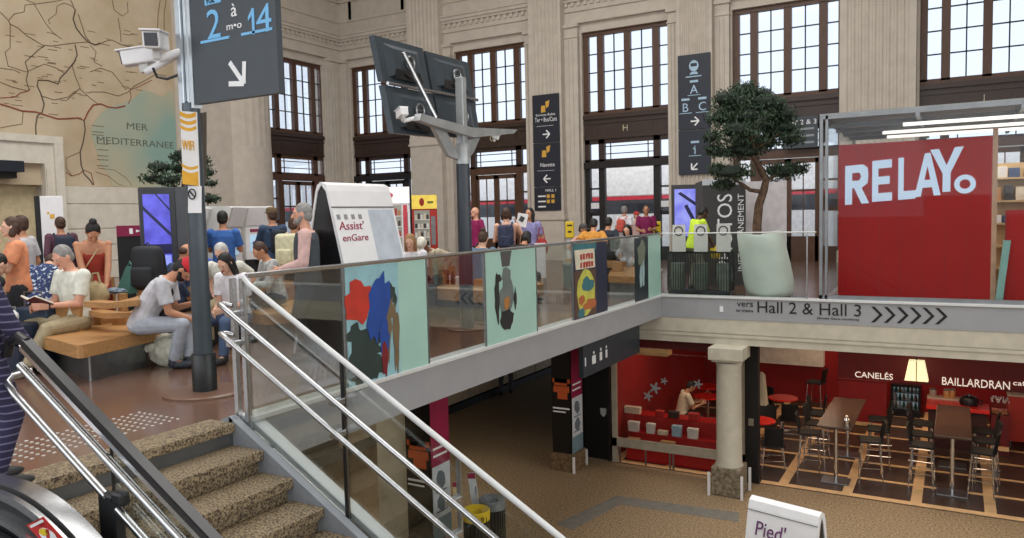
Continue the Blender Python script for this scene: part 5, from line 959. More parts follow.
p = at_d(129, 293, 9.8); t = thing('shopping_bag', 'teal bag leaning against the large black backpack', 'bag', (p.x, p.y, p.z)); MB().rings([[(p.x - 0.16, p.y - 0.08, p.z), (p.x + 0.12, p.y - 0.08, p.z), (p.x + 0.12, p.y + 0.08, p.z), (p.x - 0.16, p.y + 0.08, p.z)], [(p.x + 0.0, p.y - 0.02, p.z + 0.34), (p.x + 0.1, p.y - 0.02, p.z + 0.34), (p.x + 0.1, p.y + 0.02, p.z + 0.34), (p.x + 0.0, p.y + 0.02, p.z + 0.34)]]).build('bag_body', mat('teal_fabric', (84, 142, 132), 0.7), t); MB().tube([(p.x + 0.0, p.y, p.z + 0.34), (p.x + 0.05, p.y, p.z + 0.4), (p.x + 0.1, p.y, p.z + 0.34)], 0.008, 6).build('handle', mat('teal_fabric', (1, 1, 1)), t)
p = at_z(112, 292, 0.74); b = bag_mesh((p.x, p.y, 0.72), (0.2, 0.12, 0.04), 12, 3, 0.4); tag(b.build('folded_garment', mat('pale_blue_cloth', (156, 178, 196), 0.85), None, True), 'pale blue garment lying on the wooden rail beside the canvas bag', 'clothing')
# luggage at the left edge
def suitcase(label, c, rz, s, m):
    t = thing('suitcase', label, 'suitcase', c, rz); b = MB(); b.box((0, 0, 0.05 + s[2] / 2), s, None, 0.03, 3); L(b, 'shell', m, t, True); b = MB()
    for x in (-s[0] / 2 + 0.05, s[0] / 2 - 0.05):
        for y in (-s[1] / 2 + 0.05, s[1] / 2 - 0.05): b.cyl((x - 0.012, y, 0.025), (x + 0.012, y, 0.025), 0.025, 10)
    L(b, 'wheels', BLACK, t); b = MB(); b.tube([(-0.1, 0, s[2] + 0.04), (-0.1, 0, s[2] + 0.22), (0.1, 0, s[2] + 0.22), (0.1, 0, s[2] + 0.04)], 0.01, 6); L(b, 'pull_handle', STEEL_D, t); return t
p = at_d(34, 312, 8.6); suitcase('dark blue suitcase behind the woman reading', (p.x, p.y, 0), 0.5, (0.46, 0.28, 0.62), mat('dark_blue_shell', (44, 62, 84), 0.5)); p = at_d(8, 316, 8.2); suitcase('navy suitcase at the left edge with a white cap on it', (p.x, p.y, 0), 0.3, (0.5, 0.3, 0.5), mat('navy_shell', (30, 42, 62), 0.5))
q = at_d(5, 297, 8.1); t = thing('cap', 'white cap lying on the navy suitcase at the left edge', 'cap', (q.x, q.y, 0.56)); MB().ell((q.x, q.y, 0.62), (0.1, 0.12, 0.09)).build('crown', WHITE, t, True); MB().ell((q.x + 0.12, q.y - 0.02, 0.58), (0.08, 0.08, 0.012)).build('peak', WHITE, t, True)
# drinks on the table bench
def bottle(label, px, py, z, h, r, m, capm, group=None):
    p = at_z(px, py, z); t = thing('bottle', label, 'bottle', (p.x, p.y, z), 0, group); L(MB().lathe([(r * 0.9, 0), (r, 0.01), (r, h * 0.62), (r * 0.4, h * 0.8), (r * 0.36, h * 0.95)], n=14), 'bottle_body', m, t, True); L(MB().lathe([(r * 0.42, h * 0.94), (r * 0.42, h)], n=10), 'cap', capm, t); return t
bottle('dark red bottle on the table bench, left of the screen pole', 447, 284, 0.46, 0.34, 0.04, mat('dark_red_bottle', (86, 28, 36), 0.2), BLACK); bottle('small dark bottle on the table bench next to the white cup', 453, 284.5, 0.46, 0.22, 0.035, mat('brown_bottle', (70, 44, 34), 0.2), BLACK)
def cup(label, px, py, z):
    p = at_z(px, py, z); t = thing('paper_cup', label, 'cup', (p.x, p.y, z)); L(MB().lathe([(0.032, 0), (0.042, 0.12)], n=14), 'cup_body', WHITE, t, True); L(MB().lathe([(0.045, 0.118), (0.045, 0.13), (0.03, 0.14)], n=14), 'lid', WHITE, t)
cup('white paper cup on the table bench right of the bottles', 458, 285, 0.46)
p = at_z(450, 282, 0.46); t = thing('paper_bag', 'brown paper bag on the table bench behind the bottles', 'bag', (p.x, p.y, 0.46)); MB().rings([[(p.x - 0.1, p.y - 0.06, 0.46), (p.x + 0.1, p.y - 0.06, 0.46), (p.x + 0.1, p.y + 0.06, 0.46), (p.x - 0.1, p.y + 0.06, 0.46)], [(p.x - 0.11, p.y - 0.03, 0.72), (p.x + 0.09, p.y - 0.02, 0.74), (p.x + 0.1, p.y + 0.02, 0.73), (p.x - 0.1, p.y + 0.02, 0.72)]]).build('bag_body', mat('kraft_paper', (170, 124, 80), 0.8), t); MB().bb(p.x - 0.06, p.x + 0.06, p.y - 0.062, p.y - 0.055, 0.5, 0.58).build('paper_label', WHITE, t)
t, w, h = cabinet('notice_board', 'white notice board seen through the clear glass panel left of the blue poster', 'board', 540, 11, 243, 15.5, 0.1)
L(MB().bb(-w / 2, w / 2, 0, 0.03, h * 0.3, h), 'board_face', WHITE, t); b = MB(); b.bb(-w / 2, -w / 2 + 0.03, 0.005, 0.03, 0, h * 0.3); b.bb(w / 2 - 0.03, w / 2, 0.005, 0.03, 0, h * 0.3); b.bb(-w / 2, w / 2, -0.1, 0.14, 0, 0.02); L(b, 'stand', STEEL_D, t)
t, w, h = cabinet('floor_planter', 'dark grey box on the floor seen through the clear glass left of the blue poster', 'box', 570, 14, 264, 17.0, 0.4)
L(MB().bb(-w / 2, w / 2, 0, 0.4, 0, h - 0.04), 'box_body', DKGREY, t); L(MB().bb(-w / 2 - 0.02, w / 2 + 0.02, -0.02, 0.42, h - 0.04, h), 'box_rim', mat('box_rim_grey', (120, 124, 122)), t)
c_ = at_y(318, 172, BY - 1.0); cctv('surveillance_camera', 'small white camera on the stone corner beside the left windows', c_, math.radians(200), -0.2, 0.3, (c_.x, BY - 0.3, c_.z - 0.1), 1.1)
# ---- portal awning on the left
aw = thing('awning', 'dark navy awning over the stone portal at the left edge', 'awning', (LX + 0.4, 11, 3.0)); g = at_x(24, 161, LX + 0.75); MB().bb(LX + 0.1, LX + 0.75, 8.8, g.y, 3.02, g.z).build('canopy_box', mat('awning_navy', (24, 32, 46), 0.6), aw); MB().bb(LX + 0.1, LX + 0.6, 8.9, g.y - 0.12, 2.86, 3.02).build('valance', BLACK, aw)
# ---- train standing outside
TY = 31.0; tn = thing('train', 'white train with a red stripe standing outside behind the glass doors', 'train', (-10, TY, 0))
z0 = at_y(625, 200, TY).z; z1 = at_y(625, 196.5, TY).z; zb_ = at_y(625, 214, TY).z
b = MB(); b.bb(-34, 4, TY, TY + 2.8, z1, z1 + 1.3, 0.06); b.bb(-34, 4, TY, TY + 2.8, 0.0, zb_); b.build('body_shell', mat('train_white', (232, 232, 234), 0.3), tn); MB().bb(-34, 4, TY - 0.01, TY + 2.8, z0, z1).build('red_stripe', mat('train_red', (206, 60, 76), 0.35), tn); MB().bb(-34, 4, TY - 0.005, TY + 2.8, zb_, z0).build('window_band', mat('train_dark_band', (72, 74, 80), 0.2), tn)
for i in range(13): MB().bb(-32 + i * 2.8, -30.2 + i * 2.8, TY - 0.015, TY, zb_ + 0.1, z0 - 0.15).build('window', mat('train_window', (50, 54, 62), 0.1), tn)
# ================================================================== LOWER FLOOR
# round stone column with square cap and plinth
cl = thing('stone_column', 'pale round stone column on a rough square plinth under the concrete beam', 'column', (-3.52, 13.72, LOWZ))
MB().lathe([(0.245, LOWZ + 0.52), (0.225, LOWZ + 0.6), (0.215, -1.2), (0.235, -1.12)], (-3.5, 13.72, 0), 32).build('shaft', CONC, cl, True)
b = MB(); b.bb(-3.8, -3.2, 13.45, 14.05, -1.06, -0.84, 0.01); b.bb(-3.75, -3.25, 13.5, 14.0, -1.1, -1.04); b.build('capital', CONC, cl)
b = MB(); b.bb(-3.76, -3.24, 13.46, 13.98, LOWZ, LOWZ + 0.52, 0.02); b.build('plinth', mat('rough_plinth_stone', (150, 138, 116), 0.85, two=(96, 86, 70), scale=18, detail=8, bump=0.3), cl)
for x, y in ((-3.79, 13.43), (-3.21, 13.43), (-3.2, 13.99)): MB().bb(x - 0.02, x + 0.02, y - 0.02, y + 0.02, LOWZ, LOWZ + 0.42).build('corner_guard', WHITE, cl)
# poster pillars
PLB = mat('poster_black', (16, 15, 17), 0.35); PLW = mat('poster_white', (214, 220, 226), 0.4); PLO = mat('poster_orange_print', (206, 92, 40), 0.5)
def poster_pillar(label, x0, x1, y0, y1, ztop, guards=True):
    t = thing('poster_pillar', label, 'pillar', ((x0 + x1) / 2, (y0 + y1) / 2, LOWZ)); zb = LOWZ + 0.36
    MB().bb(x0 + 0.02, x1 - 0.02, y0 + 0.02, y1 - 0.02, zb - 0.02, ztop).build('core', mat('dark_pillar_core', (60, 52, 50), 0.8), t); MB().bb(x0 - 0.04, x1 + 0.04, y0 - 0.04, y1 + 0.04, LOWZ, zb, 0.01).build('plinth', mat('mottled_brown_plinth', (134, 110, 78), 0.8, two=(86, 66, 46), scale=18, detail=8), t)
    f = MB().bb(x0, x1, y0, y0 + 0.02, zb, ztop).build('front_poster', PLB, t)
    b = MB(); w = x1 - x0; H = ztop - zb; b.bb(x0 + w * 0.05, x1 - w * 0.05, y0 - 0.004, y0, zb + H * 0.52, zb + H * 0.55)
    for i, (u, v, a_, c_) in enumerate(((0.1, 0.45, 0.8, 0.045), (0.15, 0.5, 0.65, 0.05), (0.3, 0.4, 0.5, 0.05))): b.bb(x0 + w * u, x0 + w * (u + a_), y0 - 0.004, y0, zb + H * v, zb + H * (v + c_))
    b.build('orange_print', PLO, f); b = MB(); b.bb(x0 + w * 0.05, x1 - w * 0.1, y0 - 0.004, y0, zb + H * 0.325, zb + H * 0.337); b.bb(x0 + w * 0.05, x1 - w * 0.3, y0 - 0.004, y0, zb + H * 0.3, zb + H * 0.31); b.build('white_line', WHITEM, f)
    s = MB().bb(x1 - 0.02, x1, y0, y1, zb, ztop).build('side_poster', PLW, t); D_ = y1 - y0
    MB().bb(x1, x1 + 0.003, y0, y1, zb + H * 0.41, ztop).build('magenta_field', mat('poster_magenta', (150, 22, 70), 0.45), s); b = MB()
    for v in (0.5, 0.46): b.bb(x1 + 0.003, x1 + 0.006, y0 + D_ * 0.1, y0 + D_ * 0.85, zb + H * v, zb + H * (v + 0.012))
    b.build('white_line', WHITEM, s); b = MB(); r = random.Random(4)
    for cv, m_ in ((0.33, 0), (0.2, 0)): b.poly([(x1, y0 + D_ * (0.5 + 0.3 * math.cos(k * 0.7) * r.uniform(0.6, 1)), zb + H * (cv + 0.06 * math.sin(k * 0.7) * r.uniform(0.6, 1))) for k in range(9)], (0.004, 0, 0))
    b.bb(x1, x1 + 0.004, y0 + D_ * 0.2, y0 + D_ * 0.8, zb + H * 0.26, zb + H * 0.268); b.bb(x1, x1 + 0.004, y0 + D_ * 0.2, y0 + D_ * 0.8, zb + H * 0.15, zb + H * 0.158); b.build('poster_drawing', mat('poster_ink_grey', (104, 116, 126)), s)
    MB().bb(x1, x1 + 0.003, y0, y1, zb, zb + H * 0.12).build('teal_field', mat('poster_teal_grey', (120, 146, 156)), s)
    if guards:
        for x, y in ((x1 + 0.05, y0 - 0.05), (x1 + 0.05, y1 + 0.05)): MB().bb(x - 0.02, x + 0.02, y - 0.02, y + 0.02, LOWZ, zb - 0.04).build('corner_guard', WHITE, t)
    return t
poster_pillar('square pillar with black and white posters left of the black double doors downstairs', -6.93, -6.5, 13.48, 13.98, -0.44)
q = at_x(449, 440, -6.5); poster_pillar('square pillar with magenta and black posters seen under the near end of the void beam', -6.95, -6.5, q.y - 0.46, q.y, -0.44)
q = at_y(404, 470, 8.9); b = MB(); b.bb(q.x - 0.5, q.x + 0.05, 8.9, 9.4, LOWZ, -0.42); b.bb(q.x - 0.54, q.x + 0.09, 8.86, 9.44, LOWZ, LOWZ + 0.3); tag(b.build('stone_pillar', CONC), 'plain pale stone pillar downstairs, left of the nearer poster pillar behind the handrails', 'pillar')
# hanging pictogram sign under the slab
hx = -5.2; hs = thing('pictogram_sign', 'dark sign with white toilet pictograms hanging under the floor slab', 'sign', (hx, 12.5, -1.08)); MB().bb(hx - 0.08, hx, 11.25, 13.8, -1.08, -0.42).build('panel', SIGNG, hs)
hxx = hx + 0.004
def pic(px0, px1, py0, py1): p, q = at_x(px0, py0, hxx), at_x(px1, py1, hxx); return p, q
for i, (x0, x1) in enumerate(((585, 586), (591, 597), (599, 603), (605, 608))):
    p = at_x((x0 + x1) / 2, 361 - (x0 - 583) * 0.42, hxx); w = max(0.02, (x1 - x0) * 0.012); b = MB(); b.bb(hx, hx + 0.005, p.y - w, p.y + w, p.z - 0.1, p.z + 0.04); 
    if i: b.poly([(hx, p.y + 0.03 * math.cos(k), p.z + 0.085 + 0.03 * math.sin(k)) for k in range(6)], (0.005, 0, 0))
    b.build('pictogram', WHITEM, hs)
# black doors and panel
dd = thing('door_8', None, None, kind=S); b = MB(); b.bb(-6.78, -6.1, 14.5, 14.6, LOWZ, -0.5); b.bb(-6.78, -6.72, 14.44, 14.6, LOWZ, -0.5); b.bb(-6.16, -6.1, 14.44, 14.6, LOWZ, -0.5); b.build('door_leaf', BLACK, dd); p = at_y(603.5, 412, 14.5); MB().poly([(p.x - 0.07, 14.495, p.z + 0.08), (p.x + 0.07, 14.495, p.z + 0.08), (p.x + 0.06, 14.495, p.z - 0.04), (p.x, 14.495, p.z - 0.1), (p.x - 0.06, 14.495, p.z - 0.04)], (0, -0.006, 0)).build('door_emblem', mat('emblem_silver', (190, 192, 194)), dd)
b = MB(); b.bb(-3.38, -3.14, 14.4, 14.55, LOWZ, -0.85); b.bb(-3.17, -3.12, 14.38, 14.57, LOWZ, LOWZ + 0.2); t = thing('dark_panel_post', 'black vertical post panel just right of the round stone column', 'panel', (-3.26, 14.47, LOWZ)); b.build('panel', BLACK, t); p = at_y(751, 422, 14.4); MB().bb(p.x - 0.05, p.x + 0.05, 14.385, 14.4, p.z - 0.07, p.z + 0.07, 0.004).build('lock_plate', STEEL, t)
# shop front between doors and column
sf = thing('shop_window', 'steel framed shop window of the red cafe shop left of the column', 'shop front', (-4.7, 14.45, LOWZ))
STF = mat('pale_shop_frame', (186, 178, 160), 0.4, 0.2)
b = MB(); b.bb(-6.05, -5.95, 14.42, 14.5, LOWZ, -0.95); b.bb(-6.05, -3.36, 14.42, 14.5, -3.16, -2.99 ); b.bb(-3.45, -3.36, 14.42, 14.5, LOWZ, -0.95)
b.build('frame', STF, sf); b = MB()
for x in (-5.9, -5.35, -4.85, -4.78, -3.7): b.bb(x - 0.015, x + 0.015, 14.45, 14.48, LOWZ, -3.16)
b.build('frame_feet', STEEL_D, sf); MB().bb(-5.95, -3.45, 14.455, 14.467, -2.99, -1.2).build('glass_panel', SHOPGLASS, sf); MB().bb(-6.1, -3.36, 14.43, 14.6, -1.1, -0.9).build('header', mat('shop_header_dark_red', (96, 22, 24), 0.5), sf)
MB().bb(-6.0, -4.9, 14.5, 14.8, -1.26, -1.12).build('lit_soffit', mat('warm_soffit', (236, 190, 130), 0.6), sf)  # orange lamp light put into the soffit's colour
FLG = mat('sticker_blossom_grey', (150, 156, 160), 0.6)
for px, py, r_ in ((655, 388, 0.13), (648, 396, 0.11), (698, 384, 0.1), (664, 381, 0.08)):
    p = at_y(px, py, 14.45); b = MB(); b.poly([(p.x + r_ * (0.65 + 0.35 * math.cos(5 * k * math.pi / 12)) * math.cos(k * math.pi / 12), 14.45, p.z + r_ * (0.65 + 0.35 * math.cos(5 * k * math.pi / 12)) * math.sin(k * math.pi / 12)) for k in range(24)], (0, -0.003, 0)); b.build('blossom_sticker', FLG, sf)
ds = thing('display_stand', 'red three-step display stand behind the shop window', 'display', (-4.7, 15.1, LOWZ)); ZR = [at_y(660, 416, 15.3).z, at_y(660, 434, 15.05).z, at_y(660, 449, 14.8).z]
for (z, y0, y1) in zip(ZR, (15.2, 14.95, 14.7), (15.6, 15.2, 14.95)): MB().bb(-5.85, -3.6, y0, y1, LOWZ if y0 > 15.1 else z - 0.3, z).build('step', REDS, ds)
IT = [mat('box_cream', (228, 214, 188), 0.5), mat('box_white', (236, 232, 224), 0.5), mat('box_tan', (186, 140, 92), 0.6), mat('box_pale_blue', (170, 200, 220), 0.5), mat('box_dark', (56, 44, 42), 0.5), mat('box_red', (190, 40, 36), 0.5)]
def giftbox(label, px, py, row, w, h, m, lid=True, tilt=0):
    y = (15.3, 15.05, 14.8)[row]; p = at_y(px, py, y); z = ZR[row]; t = thing('gift_box', label, 'box', (p.x, y, z), tilt); L(MB().bb(-w / 2, w / 2, -0.06, 0.06, 0, h * 0.7, 0.005), 'box_base', m, t); L(MB().bb(-w / 2 - 0.006, w / 2 + 0.006, -0.066, 0.066, h * 0.7, h, 0.005), 'box_lid', m, t); return t
for a in [('long cream box with a dark slot on the top step of the shop display', 633, 414, 0, 0.34, 0.14, IT[0]), ('white box at the left end of the middle display step', 634, 432, 1, 0.22, 0.2, IT[1]), ('narrow white box second from the left on the middle display step', 651, 432, 1, 0.16, 0.2, IT[1]), ('flat cream box in the centre of the middle display step', 663, 434, 1, 0.2, 0.08, IT[0]), ('pale blue framed box right of centre on the middle display step', 677, 433, 1, 0.18, 0.22, IT[3]), ('white box near the right end of the middle display step', 693, 434, 1, 0.2, 0.2, IT[1]), ('tan box at the left of the lowest display step', 634, 447, 2, 0.24, 0.16, IT[2]), ('tan carton in the centre of the lowest display step', 668, 450, 2, 0.28, 0.18, IT[2]), ('small white packet left of the tan carton on the lowest display step', 650, 449, 2, 0.12, 0.07, IT[1]), ('cream packet near the right end of the lowest display step', 694, 452, 2, 0.2, 0.1, IT[0]), ('red box in the middle of the top display step', 660, 415, 0, 0.16, 0.12, IT[5]), ('dark box right of the red one on the top display step', 674, 416, 0, 0.2, 0.13, IT[4]), ('red box at the right end of the top display step', 694, 417, 0, 0.2, 0.14, IT[5])]: giftbox(*a)
# ---- café furniture
CHB = mat('black_shell_seat', (15, 14, 15), 0.65)
def stool_proto(hs, hb):
    t = thing('bar_stool', 'x', 'stool', (0, 0, LOWZ)); b = MB(); b.box((0, 0, hs), (0.42, 0.4, 0.04), None, 0.015); L(b, 'seat', CHB, t); b = MB()
    n = 9; A = [(0.21 * math.sin((k / (n - 1) - 0.5) * 2.0), -0.2 + 0.05 * (1 - math.cos((k / (n - 1) - 0.5) * 2.0))) for k in range(n)]
    b.rings([[(x, y - 0.06 * (z - hs) / hb, z) for x, y in A] + [(x * 0.94, y + 0.025 - 0.06 * (z - hs) / hb, z) for x, y in A[::-1]] for z in (hs + 0.02, hs + hb * 0.5, hs + hb)]); L(b, 'backrest', CHB, t, True)
    for sx in (-1, 1):
        for sy in (-1, 1): L(MB().tube([(sx * 0.17, sy * 0.15, hs - 0.02), (sx * 0.22, sy * 0.2, 0)], 0.011, 6), 'leg', CHROME, t, True)
    b = MB(); z = hs * 0.38; k_ = 0.17 + 0.05 * 0.62; b.tube([(-k_, -k_, z), (k_, -k_, z), (k_, k_, z), (-k_, k_, z)], 0.009, 6, closed=True); L(b, 'footrest', CHROME, t, True); return t
hi = stool_proto(0.78, 0.36); lo = None
plan = []
for ti, (xa, xb, nm) in enumerate(((-2.42, -1.32, 'left'), (-0.52, 0.48, 'right'))):
    for side, x, rz in (('left', xa, -math.pi / 2), ('right', xb, math.pi / 2)):
        for j, (y, on) in enumerate(((15.5, 'nearest'), (16.25, 'middle'), (17.0, 'farthest'))): plan.append((x, y, rz, '%s black bar stool on the %s side of the %s long bar table' % (on, side, nm)))
for i, (x, y, rz, lab) in enumerate(plan):
    if i == 0: hi.location = (x, y, LOWZ); hi.rotation_euler = (0, 0, rz + 0.1); hi['label'] = lab; hi['group'] = 'bar stools of the cafe'
    else: dup(hi, lab, (x + rnd.uniform(-0.05, 0.05), y + rnd.uniform(-0.08, 0.08), LOWZ), rz + rnd.uniform(-0.2, 0.2))
p = at_z(816, 413, LOWZ); dup(hi, 'black bar stool with chrome legs standing alone against the red cafe wall', (p.x, p.y, LOWZ), 1.4)
def bar_table(label, x0, x1, y0, y1):
    t = thing('bar_table', label, 'table', ((x0 + x1) / 2, (y0 + y1) / 2, LOWZ)); z = -2.4; MB().bb(x0, x1, y0, y1, z - 0.04, z, 0.006).build('tabletop', TABLED, t); xc = (x0 + x1) / 2
    for y in (y0 + 0.3, y1 - 0.4):
        b = MB(); b.cyl((xc, y, LOWZ), (xc, y, z - 0.04), 0.035, 12); b.build('pedestal', CHROME, t, True); MB().bb(xc - 0.24, xc + 0.24, y - 0.2, y + 0.2, LOWZ + 0.005, LOWZ + 0.03, 0.005).build('base_plate', STEEL_D, t)
bar_table('long dark brown bar table with chrome pedestals in the left part of the cafe', -2.2, -1.6, 14.85, 17.3); bar_table('long dark brown bar table with chrome pedestals in the right part of the cafe', -0.31, 0.26, 15.05, 17.45)
p = at_z(846, 432, -2.4); t = thing('napkin_holder', 'shiny chrome dispenser beside the left bar table', 'holder', (-1.62, 15.2, -2.4)); L(MB().lathe([(0.055, 0), (0.06, 0.02), (0.045, 0.06), (0.055, 0.12), (0.03, 0.16)], n=14), 'holder_body', CHROME, t, True); L(MB().lathe([(0.02, 0.16), (0.025, 0.19), (0.005, 0.2)], n=10), 'knob', CHROME, t, True); t.location = (-1.7, 15.0, -2.4)
def round_table(label, x, y, r=0.33):
    t = thing('round_table', label, 'table', (x, y, LOWZ), 0, 'red round cafe tables'); L(MB().lathe([(r - 0.01, 0.72), (r, 0.73), (r, 0.75), (r - 0.01, 0.755)], n=28), 'tabletop', REDT, t); L(MB().lathe([(0.2, 0), (0.2, 0.015), (0.03, 0.03), (0.028, 0.72)], n=14), 'pedestal', CHROME, t, True)
for lab, px, py in (('red round table against the red wall, behind a black chair', 783, 397.5), ('red round table just right of the black post panel', 759, 420), ('red round table seen through the shop window, upper one by the column', 707, 386), ('red round table seen through the shop window, lower one by the column', 708, 396)):
    p = at_z(px, py, -2.75); round_table(lab, p.x, p.y)
lo = stool_proto(0.46, 0.38); lo.name = 'cafe_chair'; lo['category'] = 'chair'
CH = [('black cafe chair in front of the red table by the red wall', -3.15, 17.55, 0.2), ('black cafe chair right of the red table by the red wall', -2.75, 18.4, 1.7), ('black cafe chair in front of the red table beside the black post panel', -3.1, 15.5, 0.3), ('black cafe chair behind the red table beside the black post panel', -3.5, 16.85, 3.2), ('black cafe chair left of the red table by the red wall', -4.1, 18.3, -1.6), ('black cafe chair at the upper red table behind the shop window', -4.0, 18.7, 2.6), ('black cafe chair at the lower red table behind the shop window', -4.0, 16.6, 0.3)]
for i, (lab, x, y, rz) in enumerate(CH):
    if i == 0: lo.location = (x, y, LOWZ); lo.rotation_euler = (0, 0, rz); lo['label'] = lab; lo['group'] = 'low black cafe chairs'
    else: dup(lo, lab, (x, y, LOWZ), rz)
# coat
p = at_y(761, 372, 14.75); t = thing('coat', 'beige coat hanging beside the black post panel in the cafe', 'coat', (p.x, 14.75, p.z - 0.6)); b = MB(); b.rings([[(p.x - w_, 14.75 - d_, p.z - h_), (p.x + w_ * 0.8, 14.75 - d_, p.z - h_), (p.x + w_, 14.75 + d_, p.z - h_), (p.x - w_ * 0.8, 14.75 + d_, p.z - h_)] for w_, d_, h_ in ((0.02, 0.02, 0), (0.07, 0.05, 0.06), (0.09, 0.06, 0.3), (0.12, 0.07, 0.62))]); b.build('coat_body', mat('coat_beige', (190, 168, 140), 0.85), t); MB().tube([(p.x - 0.05, 14.7, p.z - 0.06), (p.x - 0.09, 14.69, p.z - 0.5)], 0.03, 8).build('sleeve', mat('coat_beige', (1, 1, 1)), t, True); MB().bb(-3.18, p.x, 14.52, 14.77, p.z - 0.03, p.z - 0.005).build('hook', STEEL_D, t)
# fascia with letters, lamp, fridge, counters
FY = 19.2; fa = thing('cafe_fascia', 'deep red fascia board with white letters over the cafe counter', 'sign', (0, FY, -2.38)); FAM = mat('fascia_dark_red', (112, 16, 24), 0.5); MB().bb(-2.37, 4.5, FY, FY + 0.12, -2.38, -0.88).build('board', FAM, fa)
def ft(s, px0, px1, py, h): p, q = at_y(px0, py, FY), at_y(px1, py, FY); text(s, mat('warm_white_letters', (250, 240, 226), 0.5, emit=0.55, var=0.0), fa, (p.x, FY - 0.004, p.z), (1, 0, 0), (0, 0, 1), h=h, w=q.x - p.x, ext=0.015)
ft('CANEL\u00c9S', 855, 893, 377, 0.17); ft('BAILLARDRAN', 942, 1010, 384.5, 0.17); ft('caf\u00e9', 1013, 1030, 385, 0.1)
p = at_y(845, 400, FY + 0.1); b = MB(); b.bb(-2.37, -1.36, 19.35, 19.5, LOWZ + 0.1, -2.42); b.build('counter_front', REDD, fa); MB().bb(-2.37, -1.36, 19.33, 19.52, LOWZ + 0.02, LOWZ + 0.1).build('kick_strip', mat('peach_inlay', (1, 1, 1)), fa)
lx = at_y(916.5, 370, 18.8); lt = at_y(916, 361, 18.8); lb2 = at_y(916, 380.5, 18.8); t = thing('wall_lamp', 'cream glowing lampshade on the red fascia between the two words', 'lamp', (lx.x, 18.8, lb2.z)); wt = 0.15; wb = 0.23
MB().rings([[(lx.x - wb, 18.72, lb2.z), (lx.x + wb, 18.72, lb2.z), (lx.x + wb, 19.0, lb2.z), (lx.x - wb, 19.0, lb2.z)], [(lx.x - wt, 18.78, lt.z), (lx.x + wt, 18.78, lt.z), (lx.x + wt, 18.98, lt.z), (lx.x - wt, 18.98, lt.z)]]).build('lamp_shade', mat('lampshade_cream', (250, 238, 190), 0.6, emit=0.9, var=0.0), t); MB().poly([(lx.x - 0.01, 18.715, lb2.z), (lx.x + 0.01, 18.715, lb2.z), (lx.x + 0.01, 18.775, lt.z), (lx.x - 0.01, 18.775, lt.z)], (0, -0.004, 0)).build('shade_seam', mat('shade_seam_tan', (200, 180, 130)), t); MB().cyl((lx.x, 18.88, lt.z), (lx.x, 18.88, -0.87), 0.012, 8).build('hanging_rod', BLACK, t)
f0, f1 = at_y(893, 384, 20.6), at_y(918, 412, 20.6); t = thing('drinks_fridge', 'dark drinks fridge with a lit glass door under the red fascia', 'fridge', ((f0.x + f1.x) / 2, 20.9, LOWZ)); b = MB(); b.bb(f0.x - 0.05, f0.x, 20.6, 21.2, LOWZ, f0.z); b.bb(f1.x, f1.x + 0.05, 20.6, 21.2, LOWZ, f0.z); b.bb(f0.x, f1.x, 20.6, 21.2, f0.z - 0.06, f0.z); b.bb(f0.x, f1.x, 20.6, 21.2, LOWZ, LOWZ + 0.15); b.bb(f0.x, f1.x, 21.1, 21.2, LOWZ, f0.z); b.build('housing', BLACKP, t)
dr = MB().bb(f0.x, f1.x, 20.6, 20.612, LOWZ + 0.15, f0.z - 0.06).build('door_glass', SHOPGLASS, t); MB().bb(f0.x + 0.03, f0.x + 0.06, 20.56, 20.6, LOWZ + 0.3, f0.z - 0.2).build('door_handle', STEEL, dr); MB().bb(f0.x, f1.x, 21.09, 21.1, LOWZ + 0.15, f0.z - 0.06).build('light_panel', mat('fridge_glow', (170, 190, 196), 0.5, emit=0.35), t)
for i in range(3):
    z = LOWZ + 0.18 + i * (f0.z - LOWZ - 0.2) / 3; MB().bb(f0.x, f1.x, 20.7, 21.08, z - 0.015, z).build('shelf', STEEL_D, t); b = MB()
    for j in range(6): b.mi = (i + j) % 3; b.lathe([(0.03, z), (0.03, z + 0.1), (0.012, z + 0.15), (0.012, z + 0.17)], (f0.x + 0.06 + j * (f1.x - f0.x - 0.12) / 5, 20.8, 0), 8)
    b.build('bottle_row', [mat('bottle_amber', (150, 100, 50), 0.2), mat('bottle_pale', (200, 206, 200), 0.2), mat('bottle_green', (70, 110, 80), 0.2)], t)
c0, c1 = at_y(926, 405, 18.1), at_y(990, 407, 18.1); zc = at_y(926, 401, 18.5).z
t = thing('cafe_counter', 'cafe counter with a bright red top under the second fascia word', 'counter', ((c0.x + c1.x) / 2, 18.5, LOWZ)); MB().bb(c0.x, c1.x, 18.1, 18.75, zc - 0.08, zc, 0.01).build('counter_top', REDT, t); MB().bb(c0.x + 0.04, c1.x - 0.04, 18.2, 18.75, LOWZ, zc - 0.08).build('counter_body', mat('counter_dark', (60, 26, 26), 0.5), t); MB().bb(c0.x, c1.x - 0.3, 18.75, 19.0, zc, zc + 0.04).build('back_ledge', mat('ledge_pale', (200, 178, 160), 0.4), t)
def jar(label, px, m, h=0.18, r=0.07):
    p = at_y(px, 392, 18.85); t = thing('glass_jar', label, 'jar', (p.x, 18.87, zc + 0.04), 0); L(MB().lathe([(r, 0), (r, h * 0.7), (r * 0.85, h * 0.8)], n=16), 'jar_body', m, t, True); L(MB().lathe([(r * 0.9, h * 0.8), (r * 0.9, h * 0.95), (r * 0.2, h)], n=16), 'jar_lid', STEEL_D, t)
JM = mat('jar_amber', (196, 140, 90), 0.15); jar('amber jar at the left end of the cafe counter ledge', 933, mat('jar_dark_pale', (160, 140, 128), 0.15)); jar('copper coloured jar in the middle of the cafe counter ledge', 947, JM); jar('second copper jar close beside the middle one on the counter ledge', 952.5, JM, 0.2, 0.06)
